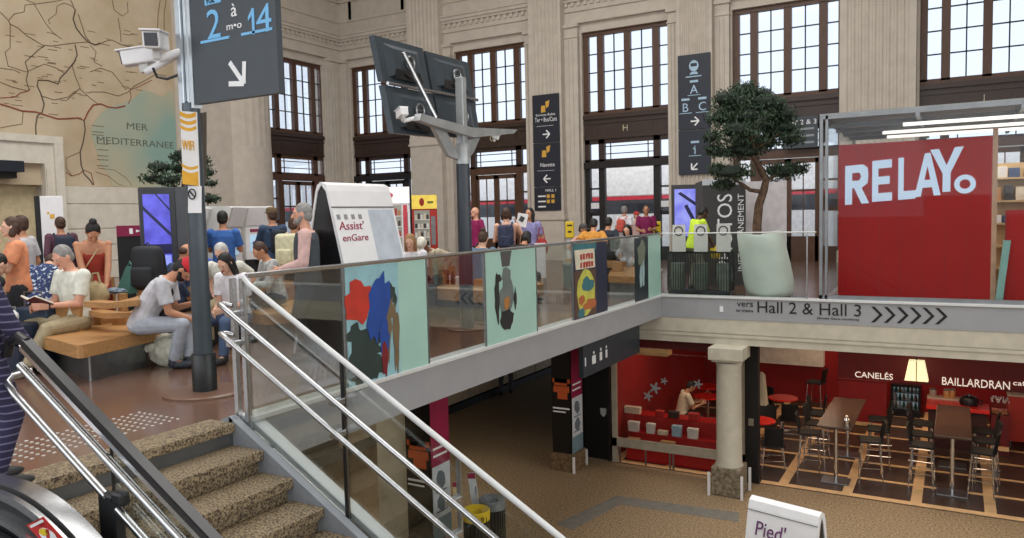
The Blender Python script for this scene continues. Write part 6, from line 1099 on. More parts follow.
p = at_y(969, 396, 18.5); t = thing('coffee_pot', 'black domed pot on the cafe counter', 'pot', (p.x, 18.5, zc)); L(MB().lathe([(0.16, 0), (0.18, 0.08), (0.15, 0.16), (0.05, 0.2)], n=20), 'pot_body', BLACKP, t, True); L(MB().lathe([(0.03, 0.2), (0.035, 0.23), (0.01, 0.24)], n=10), 'lid_knob', STEEL, t); L(MB().tube([(0.17, 0, 0.12), (0.25, 0, 0.1), (0.24, 0, 0.03), (0.17, 0, 0.04)], 0.015, 6), 'pot_handle', BLACKP, t)
g0, g1 = at_y(991, 396, 18.4), at_y(1009, 411, 18.4); t = thing('cake_case', 'red glass cake case at the right end of the cafe counter', 'display case', ((g0.x + g1.x) / 2, 18.5, LOWZ)); MB().bb(g0.x, g1.x, 18.2, 18.8, LOWZ, zc - 0.1).build('case_body', mat('case_dark_red', (110, 20, 24), 0.4), t); MB().bb(g0.x, g1.x, 18.2, 18.8, zc + 0.16, zc + 0.18).build('case_top', SHOPGLASS, t); MB().bb(g0.x, g1.x, 18.2, 18.21, zc - 0.1, zc + 0.16).build('front_glass', SHOPGLASS, t); MB().bb(g0.x, g1.x, 18.15, 18.25, LOWZ + 0.1, LOWZ + 0.18).build('kick_strip', mat('peach_inlay', (1, 1, 1)), t)
for i in range(5):
    for j in range(2): b = MB(); x = g0.x + 0.05 + i * (g1.x - g0.x - 0.1) / 4; b.lathe([(0.03, 0), (0.038, 0.05), (0.03, 0.06)], (x, 18.35 + 0.2 * j, zc - 0.1 + 0.001), 10); b.lathe([(0.02, 0.06), (0.005, 0.075)], (x, 18.35 + 0.2 * j, zc - 0.1), 8); tag(b.build('small_cake', mat('cake_pink' if j else 'cake_brown', (220, 130, 120) if j else (170, 110, 70), 0.5)), 'small cake in the %s row of the red cake case' % ('back' if j else 'front'), 'cake', 'small cakes in the %s row of the case' % ('back' if j else 'front'))
h0 = at_z(1006, 440, LOWZ); t = thing('service_counter', 'orange red counter block at the right edge of the cafe', 'counter', (h0.x + 0.4, h0.y - 0.2, LOWZ)); zt = at_y(1010, 396, h0.y - 0.5).z; MB().bb(h0.x, h0.x + 1.4, h0.y - 0.5, h0.y, LOWZ + 0.12, zt).build('counter_body', mat('orange_red_panel', (190, 48, 30), 0.4), t); MB().bb(h0.x - 0.02, h0.x + 1.42, h0.y - 0.52, h0.y + 0.02, zt, zt + 0.03).build('counter_top', mat('ledge_pale', (1, 1, 1)), t)
for x in (h0.x + 0.05, h0.x + 1.3): MB().cyl((x, h0.y - 0.4, LOWZ), (x, h0.y - 0.4, LOWZ + 0.12), 0.025, 8).build('leg', STEEL, t)
# ---- bins and leaflet boards on the lower floor
def litter_bin(label, px, py, d, ring, txt=None):
    c = at_d(px, py, d); r = 0.185; t = thing('litter_bin', label, 'bin', (c.x, c.y, LOWZ)); h = c.z - LOWZ
    L(MB().lathe([(r, h - 0.12), (r + 0.005, h), (r - 0.01, h + 0.015), (r * 0.5, h - 0.02), (r * 0.48, h - 0.12)], n=28), 'top_ring', ring, t, True); b = MB()
    for k in range(24): a_ = 2 * math.pi * k / 24; x, y = (r - 0.015) * math.cos(a_), (r - 0.015) * math.sin(a_); b.bb(x - 0.012, x + 0.012, y - 0.012, y + 0.012, 0.06, h - 0.11)
    b.lathe([(r, 0.0), (r, 0.08)], n=24); L(b, 'slatted_cage', mat('bin_slats_dark', (70, 68, 62), 0.5, 0.4), t); L(MB().lathe([(r - 0.05, 0.08), (r - 0.05, h - 0.14)], n=18), 'liner', mat('bin_liner_grey', (84, 86, 84), 0.5), t, True)
    if txt: dv = Vector((-c.x, -c.y, 0)).normalized(); rt = Vector((-dv.y, dv.x, 0)); o = text(txt, BLACK, None, Vector((0, 0, h - 0.1)) + dv * (r + 0.006) + rt * 0.03, rt, (0, 0, 1), h=0.07, w=0.11); o.parent = t
litter_bin('slatted litter bin with a grey ring top behind the stair handrails', 492, 499, 10.9, mat('bin_ring_grey', (126, 132, 136), 0.4)); litter_bin('slatted litter bin with a yellow ring top behind the stair handrails', 476, 510, 10.4, YEL, '-91')
def leaflet(label, x0, y0, x1, y1, d, m):
    p, q = at_d(x0, y0, d), at_d(x1, y1, d); rt = Vector((0.8619, 0.507, 0)); w = 0.055; t = thing('leaflet_board', label, 'board', (q.x, q.y, LOWZ)); MB().poly([p - rt * w, p + rt * w, q + rt * w, q - rt * w], (-0.01, 0.02, 0)).build('board_face', m, t); e = (q - p) * 0.16; MB().poly([p - rt * w, p + rt * w, p + rt * w + e, p - rt * w + e], (0.004, -0.008, 0)).build('header', mat('poster_magenta', (1, 1, 1)), t); MB().tube([q + Vector((-0.01, 0.02, 0.3)), Vector((q.x - 0.01, q.y + 0.03, LOWZ + 0.02))], 0.012, 8).build('stand_rod', STEEL_D, t); MB().lathe([(0.12, 0), (0.12, 0.02)], (q.x, q.y + 0.03, LOWZ), 20).build('stand_foot', STEEL_D, t)
leaflet('white leaflet board with a magenta top behind the grey bin', 471, 473, 476, 507, 11.3, PLW); leaflet('cream leaflet board with a magenta top left of the yellow bin', 456, 482, 459, 512, 11.0, mat('leaflet_cream', (226, 206, 160), 0.5))
# ================================================================== PEOPLE
def remesh(b, vox, sm=2):
    """union of the closed primitives in b as one continuous smooth surface"""
    bmesh.ops.recalc_face_normals(b.bm, faces=b.bm.faces[:])
    me = bpy.data.meshes.new('tmp'); b.bm.to_mesh(me); b.bm.free(); o = bpy.data.objects.new('tmp', me); COL.objects.link(o)
    m = o.modifiers.new('r', 'REMESH'); m.mode = 'VOXEL'; m.voxel_size = vox; m.use_smooth_shade = True
    if sm: s = o.modifiers.new('s', 'SMOOTH'); s.factor = 0.5; s.iterations = sm
    dg = bpy.context.evaluated_depsgraph_get(); out = bpy.data.meshes.new_from_object(o.evaluated_get(dg)); bpy.data.objects.remove(o); bpy.data.meshes.remove(me)
    out.polygons.foreach_set('use_smooth', [True] * len(out.polygons)); return out
def child(me, name, m, t, label=None):
    me.name = name; me.materials.clear()
    for mm in (m if isinstance(m, (list, tuple)) else [m]): me.materials.append(mm)
    o = bpy.data.objects.new(name, me); COL.objects.link(o); o.parent = t
    if label: o['label'] = label
    return o
def ik(a, c, la, lb, hint):
    a, c = Vector(a), Vector(c); v = c - a; dist = min(v.length, (la + lb) * 0.995); v.normalize(); c = a + v * dist
    x = (la * la - lb * lb + dist * dist) / (2 * dist); hh = math.sqrt(max(0.0, la * la - x * x)); hp = Vector(hint); hp = hp - v * hp.dot(v)
    if hp.length < 1e-4: hp = v.orthogonal()
    return a + v * x + hp.normalized() * hh, c
SKIN = {k: mat('skin_' + k, c, 0.55, var=0.04, scale=20) for k, c in dict(light=(226, 178, 152), pink=(222, 166, 140), tan=(196, 140, 108), brown=(132, 88, 64), dark=(84, 58, 46)).items()}
def cloth(n, rgb, two=None, scale=14, **k): return mat('cloth_' + n, rgb, 0.85, var=0.1, two=two, scale=scale, **k)
HAIRM = {k: mat('hair_' + k, c, 0.6, var=0.15, scale=30, bump=0.3) for k, c in dict(black=(24, 21, 21), brown=(74, 50, 36), grey=(150, 148, 146), white=(206, 204, 200), blonde=(176, 136, 92), red=(96, 48, 34)).items()}
EYEW = mat('eye_white', (236, 232, 228), 0.2); IRIS = mat('eye_iris', (50, 38, 32), 0.2); LIP = mat('lips', (172, 100, 92), 0.5)
def person(label, px, py, d, turn, pose='stand', h=None, lean=0.0, side=0.0, hp=0.0, hy=0.0, L_hand=None, R_hand=None, seat=0.43, skin='light', hair='short', hairc='brown', top='tee', topm=None, bot='trousers', botm=None, shoe=None, stride=0.0, feet=None, knees=None, vox=None, beard=False, cap=None, dress=None, z0=0.0, group=None, pos=None, grip=0.6, feetw=None, vestm=None):
    ref = Vector(pos) if pos is not None else at_d(px, py, d)
    if pose == 'stand' and h is None: h = ref.z - z0
    h = h or 1.68; k = h / 1.7
    dirv = Vector((ref.x, ref.y, 0)).normalized(); rz = math.atan2(-dirv.x, dirv.y) - math.radians(turn)
    t = thing('person', label, 'person', (ref.x, ref.y, z0), rz, group); vox = vox or (0.0075 if d < 10 else 0.0095)
    X, Y, Z = Vector((1, 0, 0)), Vector((0, 1, 0)), Vector((0, 0, 1))
    hipz = 0.525 * h if pose == 'stand' else seat + 0.085 * k
    pel = Vector((0, 0, hipz)); ln = math.radians(lean); sd = math.radians(side)
    RT = Euler((-ln, sd, 0)).to_matrix(); 
    def spine(s, bend=1.0):   # s = length above the pelvis; the back curves forward
        a = Euler((-ln * (0.55 + 0.45 * min(1, s / (0.3 * h))), sd, 0)).to_matrix(); return a @ Vector((0, 0, s)) + pel, a
    N, RN = spine(0.315 * h); RH = RN @ Euler((-math.radians(hp), 0, 0)).to_matrix() @ Euler((0, 0, math.radians(-hy))).to_matrix()
    if lean > 15: pass
    HC = N + (RN @ Z) * 0.02 * h + (RH @ Z) * 0.075 * h + (RH @ Y) * 0.014 * h
    def ring(b, secs, g=0.0, n=16):
        R = []
        for s, a_, c_, off in secs:
            p, M = spine(s); R.append([p + M @ Vector(((a_ + g) * math.cos(2 * math.pi * q / n), (c_ + g) * math.sin(2 * math.pi * q / n) + off, 0)) for q in range(n)])
        b.rings(R)
    TORSO = [(-0.05 * h, 0.075 * h, 0.062 * h, 0), (0.0, 0.098 * h, 0.072 * h, -0.004), (0.08 * h, 0.088 * h, 0.062 * h, 0), (0.17 * h, 0.094 * h, 0.066 * h, 0.004), (0.245 * h, 0.108 * h, 0.062 * h, 0), (0.285 * h, 0.085 * h, 0.05 * h, 0), (0.31 * h, 0.042 * h, 0.038 * h, 0)]
    S = {}; E = {}; Wr = {}
    for s, tgt in ((-1, L_hand), (1, R_hand)):
        sp, M = spine(0.275 * h); S[s] = sp + M @ Vector((s * (0.1 if top == 'strap' else 0.106) * h, 0, 0))
        if tgt is None: tgt = (s * 0.2, 0.06, (hipz - 0.03 * h) / k if pose == 'stand' else (seat + 0.2) / k)
        E[s], Wr[s] = ik(S[s], Vector(tgt) * k, 0.172 * h, 0.152 * h, RN @ Vector((s * 0.35, -0.45, -0.9)))
    HJ = {s: pel + Vector((s * 0.052 * h, 0, -0.01 * h)) for s in (-1, 1)}; K = {}; A = {}
    for s in (-1, 1):
        if feetw: f = (Matrix.Translation(t.location) @ t.rotation_euler.to_matrix().to_4x4()).inverted() @ Vector(feetw[0 if s < 0 else 1]); f.z = 0.045 * h
        elif feet: f = Vector(feet[0 if s < 0 else 1]) * k; f.z += 0.045 * h
        elif pose == 'stand': f = Vector((s * 0.065 * h, s * stride, 0.045 * h))
        else: f = Vector((s * 0.07 * h, 0.24 * h, 0.045 * h))
        K[s], A[s] = ik(HJ[s], f, 0.245 * h, 0.245 * h, (s * 0.25, 1.0, 0.6))
    # ---- body: one continuous surface
    b = MB(); ring(b, TORSO); b.capsule(N - (RN @ Z) * 0.02 * h, HC - (RH @ Z) * 0.02 * h, 0.034 * h, 0.032 * h)
    b.ell(HC, (0.044 * h, 0.054 * h, 0.062 * h), RH, 16, 12); hd = lambda x, y, z: HC + RH @ (Vector((x, y, z)) * h)
    b.ell(hd(0, 0.012, -0.032), (0.035 * h, 0.042 * h, 0.036 * h), RH, 12, 8)
    b.capsule(hd(0, 0.052, 0.006), hd(0, 0.064, -0.016), 0.006 * h, 0.0095 * h, 8); b.ell(hd(0, 0.05, -0.052), (0.016 * h, 0.012 * h, 0.012 * h), RH, 8, 6)
    for s in (-1, 1):
        b.ell(hd(s * 0.046, -0.002, -0.006), (0.006 * h, 0.013 * h, 0.019 * h), RH, 8, 6); b.capsule(hd(s * 0.012, 0.052, 0.014), hd(s * 0.032, 0.044, 0.014), 0.005 * h, 0.004 * h, 6)
        sr = 0.027 if top == 'strap' else 0.034; b.ell(S[s], (sr * h,) * 3, None, 10, 8); b.capsule(S[s], E[s], (sr - 0.003) * h, 0.023 * h); b.capsule(E[s], Wr[s], 0.024 * h, 0.0155 * h)
        b.capsule(HJ[s], K[s], 0.052 * h, 0.033 * h); b.capsule(K[s], K[s] * 0.6 + A[s] * 0.4 - Y * 0.006 * h, 0.031 * h, 0.032 * h); b.capsule(K[s] * 0.6 + A[s] * 0.4 - Y * 0.006 * h, A[s], 0.032 * h, 0.02 * h); b.capsule(A[s], A[s] + Vector((s * 0.012 * h, 0.085 * h, -0.02 * h)), 0.021 * h, 0.016 * h)
        # hand: palm, four unequal bent fingers, side thumb
        u = (Wr[s] - E[s]).normalized(); inw = X * -s; nrm = (inw - u * inw.dot(u)).normalized(); wd = u.cross(nrm).normalized()
        Mh = Matrix((wd, u, nrm)).transposed(); hf = lambda x, y, z: Wr[s] + Mh @ (Vector((x, y, z)) * k)
        b.box(hf(0, 0.045, 0), (0.078 * k, 0.095 * k, 0.03 * k), Mh, 0.012 * k)
        for i, fl in enumerate((0.066, 0.076, 0.071, 0.055)):
            x = -0.03 + 0.02 * i; c1 = grip * 0.9; p0 = hf(x, 0.088, 0); p1 = hf(x * 1.08, 0.088 + fl * 0.5 * math.cos(c1 * 0.6), fl * 0.5 * math.sin(c1 * 0.6)); p2 = hf(x * 1.1, 0.088 + fl * 0.5 * math.cos(c1 * 0.6) + fl * 0.52 * math.cos(c1 * 1.5), fl * 0.5 * math.sin(c1 * 0.6) + fl * 0.52 * math.sin(c1 * 1.5))
            b.capsule(p0, p1, 0.0092 * k, 0.0088 * k, 7); b.capsule(p1, p2, 0.0088 * k, 0.0078 * k, 7)
        up = 1 if wd.dot(Z + Y * 0.5) > 0 else -1
        b.capsule(hf(up * 0.03, 0.02, 0.006), hf(up * 0.055, 0.055, 0.022), 0.012 * k, 0.01 * k, 7); b.capsule(hf(up * 0.055, 0.055, 0.022), hf(up * 0.052, 0.085, 0.034), 0.01 * k, 0.0085 * k, 7)
    child(remesh(b, vox, 2), 'body', SKIN[skin], t)
    # ---- face
    b = MB()
    for s in (-1, 1):
        b.mi = 0; b.ell(hd(s * 0.02, 0.0475, 0.003), (0.0085 * h, 0.005 * h, 0.005 * h), RH, 8, 6); b.mi = 1; b.ell(hd(s * 0.02, 0.0512, 0.003), (0.004 * h, 0.0025 * h, 0.004 * h), RH, 8, 6)
    L(b, 'eyes', [EYEW, IRIS], t, True); b = MB(); b.ell(hd(0, 0.0535, -0.034), (0.015 * h, 0.004 * h, 0.0042 * h), RH, 10, 6); L(b, 'mouth', LIP, t, True)
    # ---- hair
    hm = HAIRM[hairc]
    if hair != 'bald':
        b = MB()
        if hair == 'balding': b.ell(hd(0, -0.028, -0.004), (0.047 * h, 0.034 * h, 0.034 * h), RH, 14, 10)
        else:
            b.ell(hd(0, -0.01, 0.014), (0.0495 * h, 0.055 * h, 0.058 * h), RH, 16, 12); b.ell(hd(0, -0.026, -0.014), (0.046 * h, 0.036 * h, 0.042 * h), RH, 14, 10)
        if hair == 'long':
            for s in (-1, 0, 1): b.capsule(hd(s * 0.03, -0.025, 0.0), hd(s * 0.036, -0.035 if s == 0 else -0.01, -0.11), 0.028 * h, 0.02 * h)
            for s in (-1, 1): b.capsule(hd(s * 0.043, 0.012, 0.0), hd(s * 0.046, 0.012, -0.085), 0.013 * h, 0.015 * h)
        if hair == 'bob':
            for s in (-1, 0, 1): b.capsule(hd(s * 0.032, -0.02, 0.0), hd(s * 0.04, -0.02 if s == 0 else 0.004, -0.05), 0.026 * h, 0.024 * h)
        if hair == 'bun': b.ell(hd(0, -0.035, 0.07), (0.027 * h, 0.027 * h, 0.024 * h), RH, 12, 8)
        child(remesh(b, 0.009, 1), 'hair', hm, t)
    if beard:
        b = MB(); b.ell(hd(0, 0.028, -0.046), (0.034 * h, 0.032 * h, 0.026 * h), RH, 12, 8); b.capsule(hd(-0.04, 0.004, -0.02), hd(-0.022, 0.03, -0.05), 0.012 * h, 0.016 * h); b.capsule(hd(0.04, 0.004, -0.02), hd(0.022, 0.03, -0.05), 0.012 * h, 0.016 * h); child(remesh(b, 0.009, 1), 'beard', hm, t)
    if cap is not None:
        b = MB(); b.lathe([(0.052 * h, 0.0), (0.053 * h, 0.02 * h), (0.046 * h, 0.045 * h), (0.025 * h, 0.058 * h), (0.002 * h, 0.061 * h)], (0, 0, 0), 20, RH @ Matrix.Diagonal((1, 1.12, 1)))
        bmesh.ops.translate(b.bm, verts=b.bm.verts[:], vec=hd(0, -0.002, 0.018)); b.ell(hd(0, 0.068, 0.02), (0.042 * h, 0.038 * h, 0.005 * h), RH, 14, 6); L(b, 'cap', cap, t, True)
    # ---- clothes
    g = 0.009 * h; cut = 0.0
    if top:
        b = MB(); secs = [q for q in TORSO if q[0] > -0.04 * h or True]
        secs = [(-0.035 * h, 0.094 * h, 0.076 * h, 0)] + TORSO[1:6] + [(0.303 * h, 0.05 * h if top != 'strap' else 0.03 * h, 0.043 * h, 0)]
        if top == 'strap': secs = [(-0.035 * h, 0.094 * h, 0.076 * h, 0)] + TORSO[1:4] + [(0.215 * h, 0.1 * h, 0.064 * h, 0.003)]
        ring(b, secs, g)
        if top == 'strap':
            for s in (-1, 1):
                p0, M0 = spine(0.2 * h); p1, M1 = spine(0.3 * h); b.capsule(p0 + M0 @ Vector((s * 0.06 * h, 0.06 * h, 0)), p1 + M1 @ Vector((s * 0.055 * h, 0.0, 0)), 0.012, 0.012, 6); b.capsule(p1 + M1 @ Vector((s * 0.055 * h, 0.0, 0)), p0 + M0 @ Vector((s * 0.05 * h, -0.06 * h, 0)), 0.012, 0.012, 6)
        else:
            for s in (-1, 1):
                if top == 'sleeveless': continue
                b.ell(S[s], (0.043 * h,) * 3, None, 10, 8)
                if top == 'tee': b.capsule(S[s], S[s].lerp(E[s], 0.72), 0.042 * h, 0.043 * h, 12, (1, 0))
                else: b.capsule(S[s], E[s], 0.041 * h, 0.035 * h); b.capsule(E[s], Wr[s].lerp(E[s], 0.03), 0.035 * h, 0.026 * h, 10, (1, 0))
        child(remesh(b, max(vox, 0.009), 2), {'tee': 'shirt', 'long': 'shirt', 'sleeveless': 'top', 'strap': 'strap_top', 'jacket': 'jacket'}[top], topm, t)
    if vestm:
        b = MB(); ring(b, [(-0.04 * h, 0.096 * h, 0.078 * h, 0)] + TORSO[1:5] + [(0.29 * h, 0.085 * h, 0.05 * h, 0)], g + 0.012); child(remesh(b, 0.011, 2), 'vest', vestm, t)
    if bot:
        b = MB(); ring(b, [(-0.06 * h, 0.07 * h, 0.062 * h, 0), (-0.03 * h, 0.094 * h, 0.074 * h, -0.002), (0.0, 0.1 * h, 0.074 * h, -0.004), (0.045 * h, 0.094 * h, 0.068 * h, 0)], 0.006 * h)
        for s in (-1, 1):
            if bot == 'shorts': b.capsule(HJ[s], HJ[s].lerp(K[s], 0.85), 0.06 * h, 0.047 * h, 12, (1, 0))
            else: b.capsule(HJ[s], K[s], 0.06 * h, 0.043 * h, 12); b.capsule(K[s], A[s].lerp(K[s], 0.06), 0.042 * h, 0.034 * h, 12, (1, 0))
        if bot == 'skirt': b.capsule(pel - Z * 0.02 * h + Y * 0.02, (K[-1] + K[1]) / 2, 0.1 * h, 0.12 * h, 14, (1, 0))
        child(remesh(b, max(vox, 0.009), 2), {'trousers': 'trousers', 'shorts': 'shorts', 'skirt': 'skirt'}[bot], botm, t)
    for s in (-1, 1):
        b = MB(); f = A[s] + Vector((s * 0.006 * h, 0.045 * h, -0.022 * h)); ang = Euler((0, 0, -s * 0.12)).to_matrix(); b.ell(f + Vector((0, 0, 0.004 * h)), (0.028 * h, 0.084 * h, 0.024 * h), ang, 14, 8); b.capsule(A[s] + Z * 0.012 * h, A[s] - Z * 0.012 * h, 0.028 * h, 0.03 * h)
        for v in b.bm.verts: v.co.z = max(v.co.z, A[s].z - 0.044 * h)
        L(b, 'shoe', shoe or mat('shoe_dark', (46, 46, 50), 0.6), t, True)
    t['_h'] = h; del t['_h']
    M = Matrix.Translation(t.location) @ t.rotation_euler.to_matrix().to_4x4()
    return dict(t=t, M=M, S=S, E=E, W=Wr, N=N, HC=HC, RN=RN, RH=RH, h=h, k=k, spine=spine, K=K)
def hold(pr, s, fwd=0.09, up=0.0): # world point just beyond a wrist
    u = (pr['W'][s] - pr['E'][s]).normalized(); return pr['M'] @ (pr['W'][s] + u * fwd * pr['k'] + Vector((0, 0, up)))
def worn_pack(pr, label, m, s=1.0, low=0.0):
    """backpack worn on a person's back (a thing of its own)"""
    p, Mx = pr['spine'](0.02 * pr['h'] - low); h = pr['h']; t = thing('backpack', label, 'backpack', pr['M'] @ p, pr['t'].rotation_euler.z)
    MR = Mx; f = lambda x, y, z: MR @ Vector((x, y, z))
    b = MB(); b.box(f(0, -0.19, 0.24), (0.3 * s, 0.17 * s, 0.44 * s), MR, 0.06, 3); L(b, 'pack_body', m, t, True); b = MB(); b.box(f(0, -0.19 - 0.1 * s, 0.15), (0.22 * s, 0.06 * s, 0.2 * s), MR, 0.025, 3); L(b, 'front_pocket', m, t, True)
    for x in (-0.11, 0.11): L(MB().tube([f(x, -0.12, 0.44), f(x, 0.0, 0.5), f(x, 0.125, 0.4), f(x * 1.2, 0.11, 0.22), f(x * 1.3, -0.1, 0.12)], 0.018, 6), 'shoulder_strap', m, t, True)
    return t
C = cloth
NAVYT = C('navy', (44, 56, 84)); DARKT = C('charcoal', (50, 52, 58)); JEAN = C('jeans_blue', (84, 104, 138)); BEIGET = C('beige_trousers', (172, 158, 128)); GREYT = C('pale_grey_joggers', (176, 182, 194)); BLACKT = C('black_clothes', (32, 32, 36)); WSHOE = mat('shoe_white', (226, 226, 226), 0.5)
# --- group on the left
pr = person('person in an orange tee looking left with a phone in hand, at the left edge', 14, 217, 8.9, -95, hp=5, L_hand=(-0.12, 0.36, 1.12), R_hand=(0.1, 0.38, 1.08), skin='light', hair='bob', hairc='brown', topm=C('coral_orange', (238, 158, 116)), botm=DARKT)
c = hold(pr, 1, 0.1); t = thing('phone', 'dark phone in the hand of the person in orange', 'phone', c, 0.4); b = MB(); b.box((0, 0, 0.01), (0.075, 0.15, 0.01), Euler((0.5, 0.2, 0.4)).to_matrix(), 0.004); L(b, 'phone_body', BLACKP, t); b = MB(); b.box((0, 0, 0.016), (0.066, 0.13, 0.002), Euler((0.5, 0.2, 0.4)).to_matrix()); L(b, 'phone_screen', mat('phone_screen_dark', (40, 46, 60), 0.1), t)
person('person with dark hair and pale top standing behind the one in orange', 21, 215.5, 10.3, -60, skin='tan', hair='short', hairc='brown', topm=C('pale_grey', (196, 196, 200)), botm=DARKT)
pr = person('person in a maroon shirt seen from behind facing the white notice totem', 60, 217, 13.2, -15, skin='tan', hairc='brown', top='long', topm=C('maroon', (98, 62, 78)), botm=DARKT); worn_pack(pr, 'dark navy backpack worn by the person in the maroon shirt', C('pack_navy', (44, 52, 70)))
pr = person('person in a red strap top with a dark bun bending over the canvas bag', 90, 217, 9.4, 175, h=1.68, lean=14, hp=38, L_hand=(-0.1, 0.34, 0.82), R_hand=(0.08, 0.38, 0.8), skin='tan', hair='bun', hairc='black', top='strap', topm=C('brick_red', (164, 58, 46)), bot='skirt', botm=C('brick_red', (164, 58, 46)))
b = MB(); q = pr['spine']; P_ = [q(0.29 * 1.68)[0] + Vector((-0.09, 0.03, 0.0)), q(0.2 * 1.68)[0] + Vector((0.0, 0.145, 0)), q(0.08 * 1.68)[0] + Vector((0.12, 0.11, 0)), q(0.0)[0] + Vector((0.2, 0.02, 0))]; t = thing('shoulder_bag', 'small cream bag on a thin strap worn over the red strap top', 'bag', pr['M'] @ q(0.0)[0], pr['t'].rotation_euler.z); o0 = q(0.0)[0]
L(MB().tube([v - o0 for v in P_], 0.009, 6), 'strap', C('cream_strap', (214, 190, 150)), t, True); b = MB(); b.box(P_[-1] - o0 - Vector((0, 0, 0.06)), (0.06, 0.2, 0.14), None, 0.02); L(b, 'bag_body', C('cream_strap', (1, 1, 1)), t, True)
FLOR = C('navy_floral', (42, 60, 104), two=(196, 206, 220), scale=26, ramp=(0.36, 0.42), detail=1)
person('person in a navy floral shirt sitting hunched with the back turned', 40, 300, 9.6, 20, pose='sit', seat=0.56, lean=38, side=0, hp=35, skin='light', hair='short', hairc='brown', topm=FLOR, botm=DARKT)
pr = person('older person with grey hair in a white tee sitting and reading a book', 77, 322, 8.7, -124, pose='sit', h=1.82, seat=0.42, lean=3, hp=26, L_hand=(-0.07, 0.33, 0.66), R_hand=(0.12, 0.33, 0.64), skin='pink', hair='short', hairc='grey', topm=C('cream_white', (226, 228, 216)), botm=BEIGET, feet=[(-0.1, 0.62, 0), (0.1, 0.58, 0)])
w0, w1 = hold(pr, -1, 0.08, 0.03), hold(pr, 1, 0.08, 0.03); c = (w0 + w1) / 2; t = thing('book', 'open book with a dark red cover in the hands of the grey haired reader', 'book', c, pr['t'].rotation_euler.z)
for s in (-1, 1):
    R_ = Euler((0.5, -s * 0.3, 0)).to_matrix(); b = MB(); b.box(R_ @ Vector((s * 0.075, 0, 0.02)), (0.145, 0.2, 0.02), R_, 0.003); L(b, 'pages', mat('paper_cream', (238, 232, 216), 0.7), t); b = MB(); b.box(R_ @ Vector((s * 0.078, 0, 0.006)), (0.155, 0.215, 0.006), R_); L(b, 'cover', mat('book_cover_red', (92, 36, 40), 0.5), t)
pr2 = pr; w = pr['M'] @ pr['W'][-1]; b = MB(); u = (pr['W'][-1] - pr['E'][-1]).normalized(); a_ = u.orthogonal().normalized(); c_ = u.cross(a_); t = thing('wristwatch', 'wristwatch on the arm of the grey haired reader', 'watch', w, pr['t'].rotation_euler.z); L(MB().tube([(a_ * math.cos(k * 0.5236) + c_ * math.sin(k * 0.5236)) * 0.033 for k in range(12)], 0.008, 6, closed=True), 'watch_strap', BLACKP, t, True); L(MB().ell(a_ * 0.036, (0.014, 0.014, 0.014)), 'watch_case', STEEL, t, True)
person('person in dark olive clothes cut off by the left edge, sitting', -24, 305, 8.3, 60, pose='sit', seat=0.45, lean=18, hp=15, skin='light', hairc='black', top='long', topm=BLACKT, botm=C('dark_olive', (70, 68, 56)))
person('balding person in a navy shirt sitting beside the large black backpack', 175, 300, 9.9, 60, pose='sit', seat=0.45, lean=12, hp=12, skin='tan', hair='balding', hairc='brown', top='long', topm=C('dusty_navy', (62, 78, 108)), botm=DARKT)
person('person in a bright blue tee sitting half hidden behind the sign pole', 196, 304, 11.0, 160, pose='sit', seat=0.45, lean=10, hp=12, skin='tan', hairc='black', topm=C('royal_blue', (58, 92, 178)), botm=DARKT)
pr = person('person in a red cap and pale grey tee leaning forward on the nearest bench', 143, 322, 8.3, 105, pose='sit', h=1.78, seat=0.42, lean=32, hp=26, L_hand=(-0.1, 0.5, 0.66), R_hand=(0.1, 0.52, 0.5), skin='tan', hair='short', hairc='black', topm=C('pale_grey_tee', (206, 206, 212)), botm=GREYT, beard=True, cap=C('cap_red', (198, 40, 52)), shoe=mat('shoe_dark_blue', (52, 58, 68), 0.6), feetw=[at_z(190, 367, 0), at_z(174, 369, 0)])
c = hold(pr, 1, 0.09, -0.02); t = thing('paper_sheet', 'folded white paper in the hand of the person in the red cap', 'paper', c); b = MB(); b.box((0, 0, 0), (0.16, 0.1, 0.004), Euler((0.3, -0.4, 0.3)).to_matrix()); L(b, 'sheet', WHITE, t); b = MB(); b.box((0.02, -0.02, 0.006), (0.1, 0.08, 0.003), Euler((0.5, -0.5, 0.3)).to_matrix()); L(b, 'fold', WHITE, t)
q = pr['spine']; H_ = pr['h']; b = MB(); t = thing('crossbody_bag', 'black crossbody strap and bag on the person in the red cap', 'bag', pr['M'] @ q(0.0)[0], pr['t'].rotation_euler.z); o0 = q(0)[0]; V = []
for s_, x, y in ((0.29, 0.085, 0.05), (0.24, 0.06, 0.135), (0.15, 0.0, 0.14), (0.06, -0.09, 0.13)): p, Mq = q(s_ * H_); V.append(p + Mq @ Vector((x, y, 0)) - o0)
p, Mq = q(0.29 * H_); V = [p + Mq @ Vector((0.07, -0.08, 0)) - o0] + V; p, Mq = q(0.1 * H_); V = [p + Mq @ Vector((-0.08, -0.15, 0)) - o0] + V
L(MB().tube(V, 0.017, 6), 'strap', BLACKT, t, True); b = MB(); b.box(V[-1] + Vector((0, 0.04, -0.02)), (0.2, 0.08, 0.16), None, 0.03); L(b, 'bag_body', BLACKT, t, True)
person('person in a blue tee seen from behind at the middle ticket machine', 222, 211, 12.2, 10, skin='tan', hairc='black', topm=C('cobalt_blue', (58, 106, 180)), botm=DARKT, L_hand=(-0.15, 0.36, 1.15), R_hand=(0.18, 0.34, 1.1))
person('person with white hair and pale clothes behind the girl in white', 230, 300, 10.0, -160, pose='sit', seat=0.47, lean=14, hp=20, skin='light', hair='short', hairc='white', topm=C('cream_white', (1, 1, 1)), botm=BEIGET)
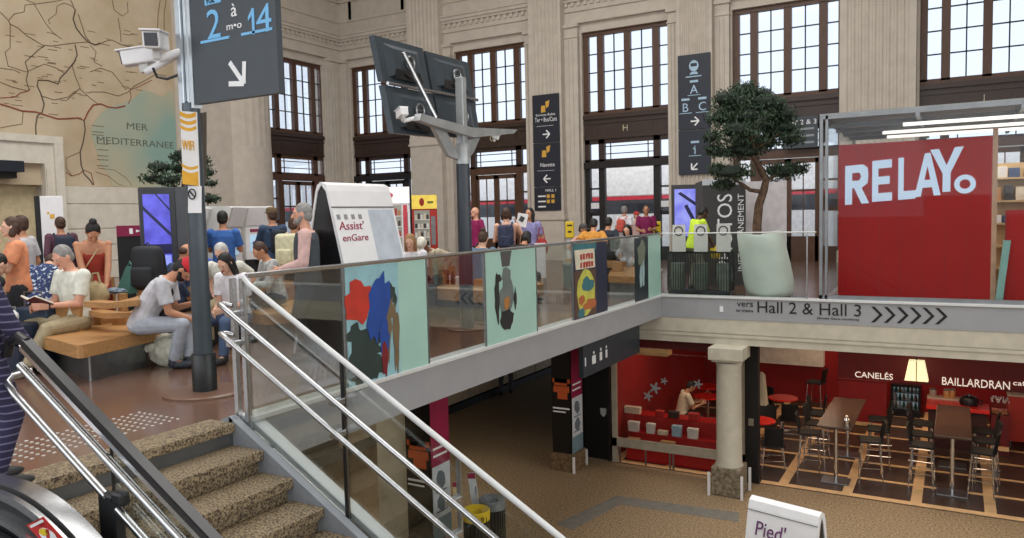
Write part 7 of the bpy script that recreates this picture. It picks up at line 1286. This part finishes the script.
person('girl in a white tee with long dark hair looking down on the second bench', 237, 303, 8.9, -140, pose='sit', h=1.62, seat=0.4, lean=8, hp=26, L_hand=(-0.08, 0.3, 0.62), R_hand=(0.06, 0.32, 0.6), skin='light', hair='long', hairc='black', topm=C('bright_white', (240, 240, 246)), botm=JEAN)
pr = person('person in a navy jacket and brown cap using the right ticket machine', 272, 208, 13.4, -30, skin='tan', hairc='brown', top='jacket', topm=C('denim_navy', (56, 78, 108)), botm=BEIGET, cap=C('cap_brown', (112, 92, 62)), L_hand=(-0.1, 0.42, 1.12), R_hand=(0.15, 0.3, 1.05)); worn_pack(pr, 'dark backpack on the person in the navy jacket', C('pack_black', (38, 44, 52)), 0.9)
pr = person('person in dark clothes wearing a cream backpack, left of the bearded man', 293, 217, 11.6, 30, skin='tan', hairc='brown', top='long', topm=BLACKT, botm=BLACKT); worn_pack(pr, 'cream white backpack left of the bearded man', C('pack_cream', (216, 212, 178)), 1.15)
person('person with brown hair in a pale striped top sitting behind the second bench', 277, 296, 10.6, -110, pose='sit', seat=0.45, lean=12, hp=22, L_hand=(-0.15, 0.45, 0.72), R_hand=(0.05, 0.42, 0.72), skin='tan', hair='short', hairc='brown', top='long', topm=C('pale_stripe', (196, 198, 194), two=(150, 154, 156), scale=20), botm=DARKT)
pr = person('older bearded person with grey hair in a pink shirt beside the white folding board', 305, 203, 8.5, -85, hp=4, L_hand=(-0.16, 0.26, 1.0), R_hand=(0.14, 0.24, 0.98), skin='pink', hair='short', hairc='grey', beard=True, vestm=C('grey_vest', (74, 80, 88)), top='long', topm=C('pale_pink', (222, 184, 178)), botm=DARKT); 
b = MB()
# --- middle group
person('person with long blonde hair in a white top right of the folding board', 413, 285, 12.0, -170, pose='sit', seat=0.46, lean=6, hp=18, skin='light', hair='long', hairc='blonde', topm=C('bright_white', (1, 1, 1)), botm=JEAN, L_hand=(-0.1, 0.3, 0.85), R_hand=(0.06, 0.3, 0.8))
person('person in a beige shirt and white cap leaning over beside the blonde one', 436, 286, 12.8, -150, pose='sit', seat=0.5, lean=28, hp=28, skin='brown', hairc='black', top='long', topm=C('sand_shirt', (200, 188, 164)), botm=DARKT, cap=C('cap_white', (226, 222, 208)))
person('person in grey brown clothes half hidden by the white folding board', 399, 290, 13.5, -60, pose='sit', seat=0.46, lean=20, hp=10, skin='tan', hairc='brown', top='long', topm=C('taupe', (120, 112, 98)), botm=DARKT)
person('bald person in a magenta tee standing just right of the screen pole', 476, 207, 18.0, -120, skin='pink', hair='bald', topm=C('magenta_tee', (150, 28, 92)), botm=DARKT)
pr = person('person in a grey blue tee with a small bun sitting by the screen pole', 482, 292, 12.4, 20, pose='sit', seat=0.46, lean=8, hp=10, skin='light', hair='bun', hairc='brown', topm=C('slate_blue', (92, 126, 150)), botm=C('purple_trousers', (74, 44, 120)))
pr = person('person with brown hair lifting an arm, a patterned backpack on the back', 506, 208, 14.8, 5, skin='light', hair='bob', hairc='brown', top='sleeveless', topm=C('dusty_pink', (196, 150, 134)), botm=DARKT, R_hand=(0.2, 0.28, 1.38), L_hand=(-0.16, 0.3, 1.1)); worn_pack(pr, 'navy patterned backpack in front of the glass doors', C('pack_pattern', (58, 68, 96), two=(36, 42, 62), scale=24), 1.0)
c = hold(pr, 1, 0.05); t = thing('leaflet', 'white leaflet held up by the person with the patterned backpack', 'paper', c); b = MB(); b.box((0.1, 0.02, 0.04), (0.2, 0.01, 0.26), Euler((0, 0.2, 0.5)).to_matrix()); L(b, 'sheet', WHITE, t); b = MB(); b.box((0.1, 0.012, 0.06), (0.09, 0.01, 0.1), Euler((0, 0.5, 0.5)).to_matrix()); L(b, 'print', DKGREY, t)
person('person with dark hair in black sitting below the raised arm', 519, 290, 13.6, 30, pose='sit', seat=0.48, lean=24, hp=10, skin='tan', hair='bob', hairc='black', top='long', topm=BLACKT, botm=BLACKT)
pr = person('person with long black hair in a lilac top standing left of the sign pilaster', 530, 208, 16.0, -150, skin='tan', hair='long', hairc='black', topm=C('lilac', (150, 146, 196)), botm=JEAN, shoe=WSHOE)
c = pr['M'] @ Vector((-0.28, 0.05, 0.95)); t = thing('handbag', 'red bag hanging beside the person in the lilac top', 'bag', c); bag_mesh((0, 0, -0.2), (0.15, 0.08, 0.19), 21, 3, 0.12).build('bag_body', C('bag_red', (170, 44, 44)), t, True, W=False); L(MB().tube([(-0.08, 0, 0.12), (-0.04, 0, 0.36), (0.04, 0, 0.36), (0.08, 0, 0.12)], 0.01, 6), 'strap', C('bag_red', (1, 1, 1)), t, True)
person('person in a mustard orange top sitting with the back turned behind the blue poster', 593, 283, 15.6, 10, pose='sit', seat=0.62, lean=14, hp=12, skin='tan', hairc='black', topm=C('mustard', (212, 148, 60)), botm=DARKT)
person('person in a dark jacket sitting right of the mustard orange top', 607, 281, 16.4, 20, pose='sit', seat=0.62, lean=10, hp=8, skin='tan', hairc='black', top='long', topm=C('ink_blue', (40, 46, 60)), botm=DARKT)
person('person in a pink top and pale cap by the left yellow validator', 580, 282, 18.0, 120, pose='sit', seat=0.46, lean=6, hp=5, skin='tan', hairc='black', topm=C('salmon', (226, 174, 158)), botm=DARKT, cap=C('cap_grey', (90, 86, 84)))
pr = person('person in a white shirt and red backpack walking out of the open doors', 624, 206, 22.5, 30, skin='tan', hair='short', hairc='grey', topm=C('bright_white', (1, 1, 1)), botm=BEIGET, stride=0.12); worn_pack(pr, 'coral red backpack in the open glass doorway', C('pack_coral', (214, 96, 84)), 0.85)
person('person in a red hood in the doorway between the white shirt and the magenta polo', 636, 212, 23.5, 150, skin='light', hair='short', hairc='red', top='long', topm=C('pale_rose', (224, 190, 184)), botm=BEIGET, cap=C('cap_coral', (214, 74, 70)))
person('person in a magenta polo facing the camera at the open glass doors', 646, 205, 20.5, 178, skin='tan', hair='short', hairc='brown', topm=C('polo_magenta', (134, 26, 84)), botm=BLACKT, L_hand=(-0.12, 0.26, 1.08), R_hand=(0.12, 0.26, 1.05))
person('person with long dark hair in pale grey, sitting near the void corner', 630, 276, 17.0, -160, pose='sit', seat=0.45, lean=8, hp=10, skin='light', hair='long', hairc='black', top='long', topm=C('pale_grey', (1, 1, 1)), botm=C('pale_grey', (1, 1, 1)))
pr = person('cleaner in a bright yellow vest bending beside the recycling bin', 693, 206, 15.2, 60, h=1.7, lean=14, hp=22, skin='dark', hair='short', hairc='black', topm=C('hi_vis_yellow', (212, 244, 70)), botm=C('grey_work_trousers', (128, 130, 116)), L_hand=(-0.1, 0.4, 0.85), R_hand=(0.12, 0.42, 0.8))
c = hold(pr, 1, 0.1); t = thing('cloth', 'yellow cloth in the hand of the cleaner', 'cloth', c); bag_mesh((0, 0, -0.16), (0.11, 0.1, 0.14), 31, 3, 0.35).build('cloth_body', YEL, t, True, W=False); t = bpy.data.objects[t.name]
# --- lower floor and left edge
pr = person('person in a cream tee sitting at the red tables behind the shop window', 681, 392, 17.3, 75, pose='sit', seat=0.46, lean=14, hp=22, z0=LOWZ, skin='tan', hair='short', hairc='black', topm=C('cream_tee', (234, 220, 190)), botm=DARKT, L_hand=(-0.1, 0.45, 0.8), R_hand=(0.1, 0.45, 0.8))
q = at_z(506, 395, LOWZ); person('person in grey trousers walking in the dark corridor downstairs', 505, 388, 20, 10, pos=(q.x, q.y, LOWZ), h=1.75, z0=LOWZ, skin='tan', topm=DARKT, botm=C('grey_trousers', (96, 98, 108)), stride=0.15)
STRP = mat('cloth_navy_stripe', (52, 50, 82), 0.85, two=(52, 50, 82)); nt = STRP.node_tree
tc = nt.nodes.new('ShaderNodeTexCoord'); wv = nt.nodes.new('ShaderNodeTexWave'); wv.inputs['Scale'].default_value = 7.0; wv.inputs['Distortion'].default_value = 1.2; wv.bands_direction = 'Z'; cr = nt.nodes.new('ShaderNodeValToRGB'); cr.color_ramp.elements[0].position = 0.86; cr.color_ramp.elements[1].position = 0.93; cr.color_ramp.elements[0].color = (*lin((44, 42, 72)), 1); cr.color_ramp.elements[1].color = (*lin((112, 108, 140)), 1)
nt.links.new(tc.outputs['Object'], wv.inputs['Vector']); nt.links.new(wv.outputs['Fac'], cr.inputs['Fac']); nt.links.new(cr.outputs['Color'], nt.nodes['Principled BSDF'].inputs['Base Color'])
pr = person('person in navy striped clothes at the left edge above the stairs', -18, 240, 4.5, 80, pos=(-4.99, 2.36, 0), h=1.6, skin='light', hair='long', hairc='brown', top='long', topm=STRP, botm=STRP, R_hand=(0.16, 0.3, 0.72), L_hand=(-0.16, 0.3, 0.8))
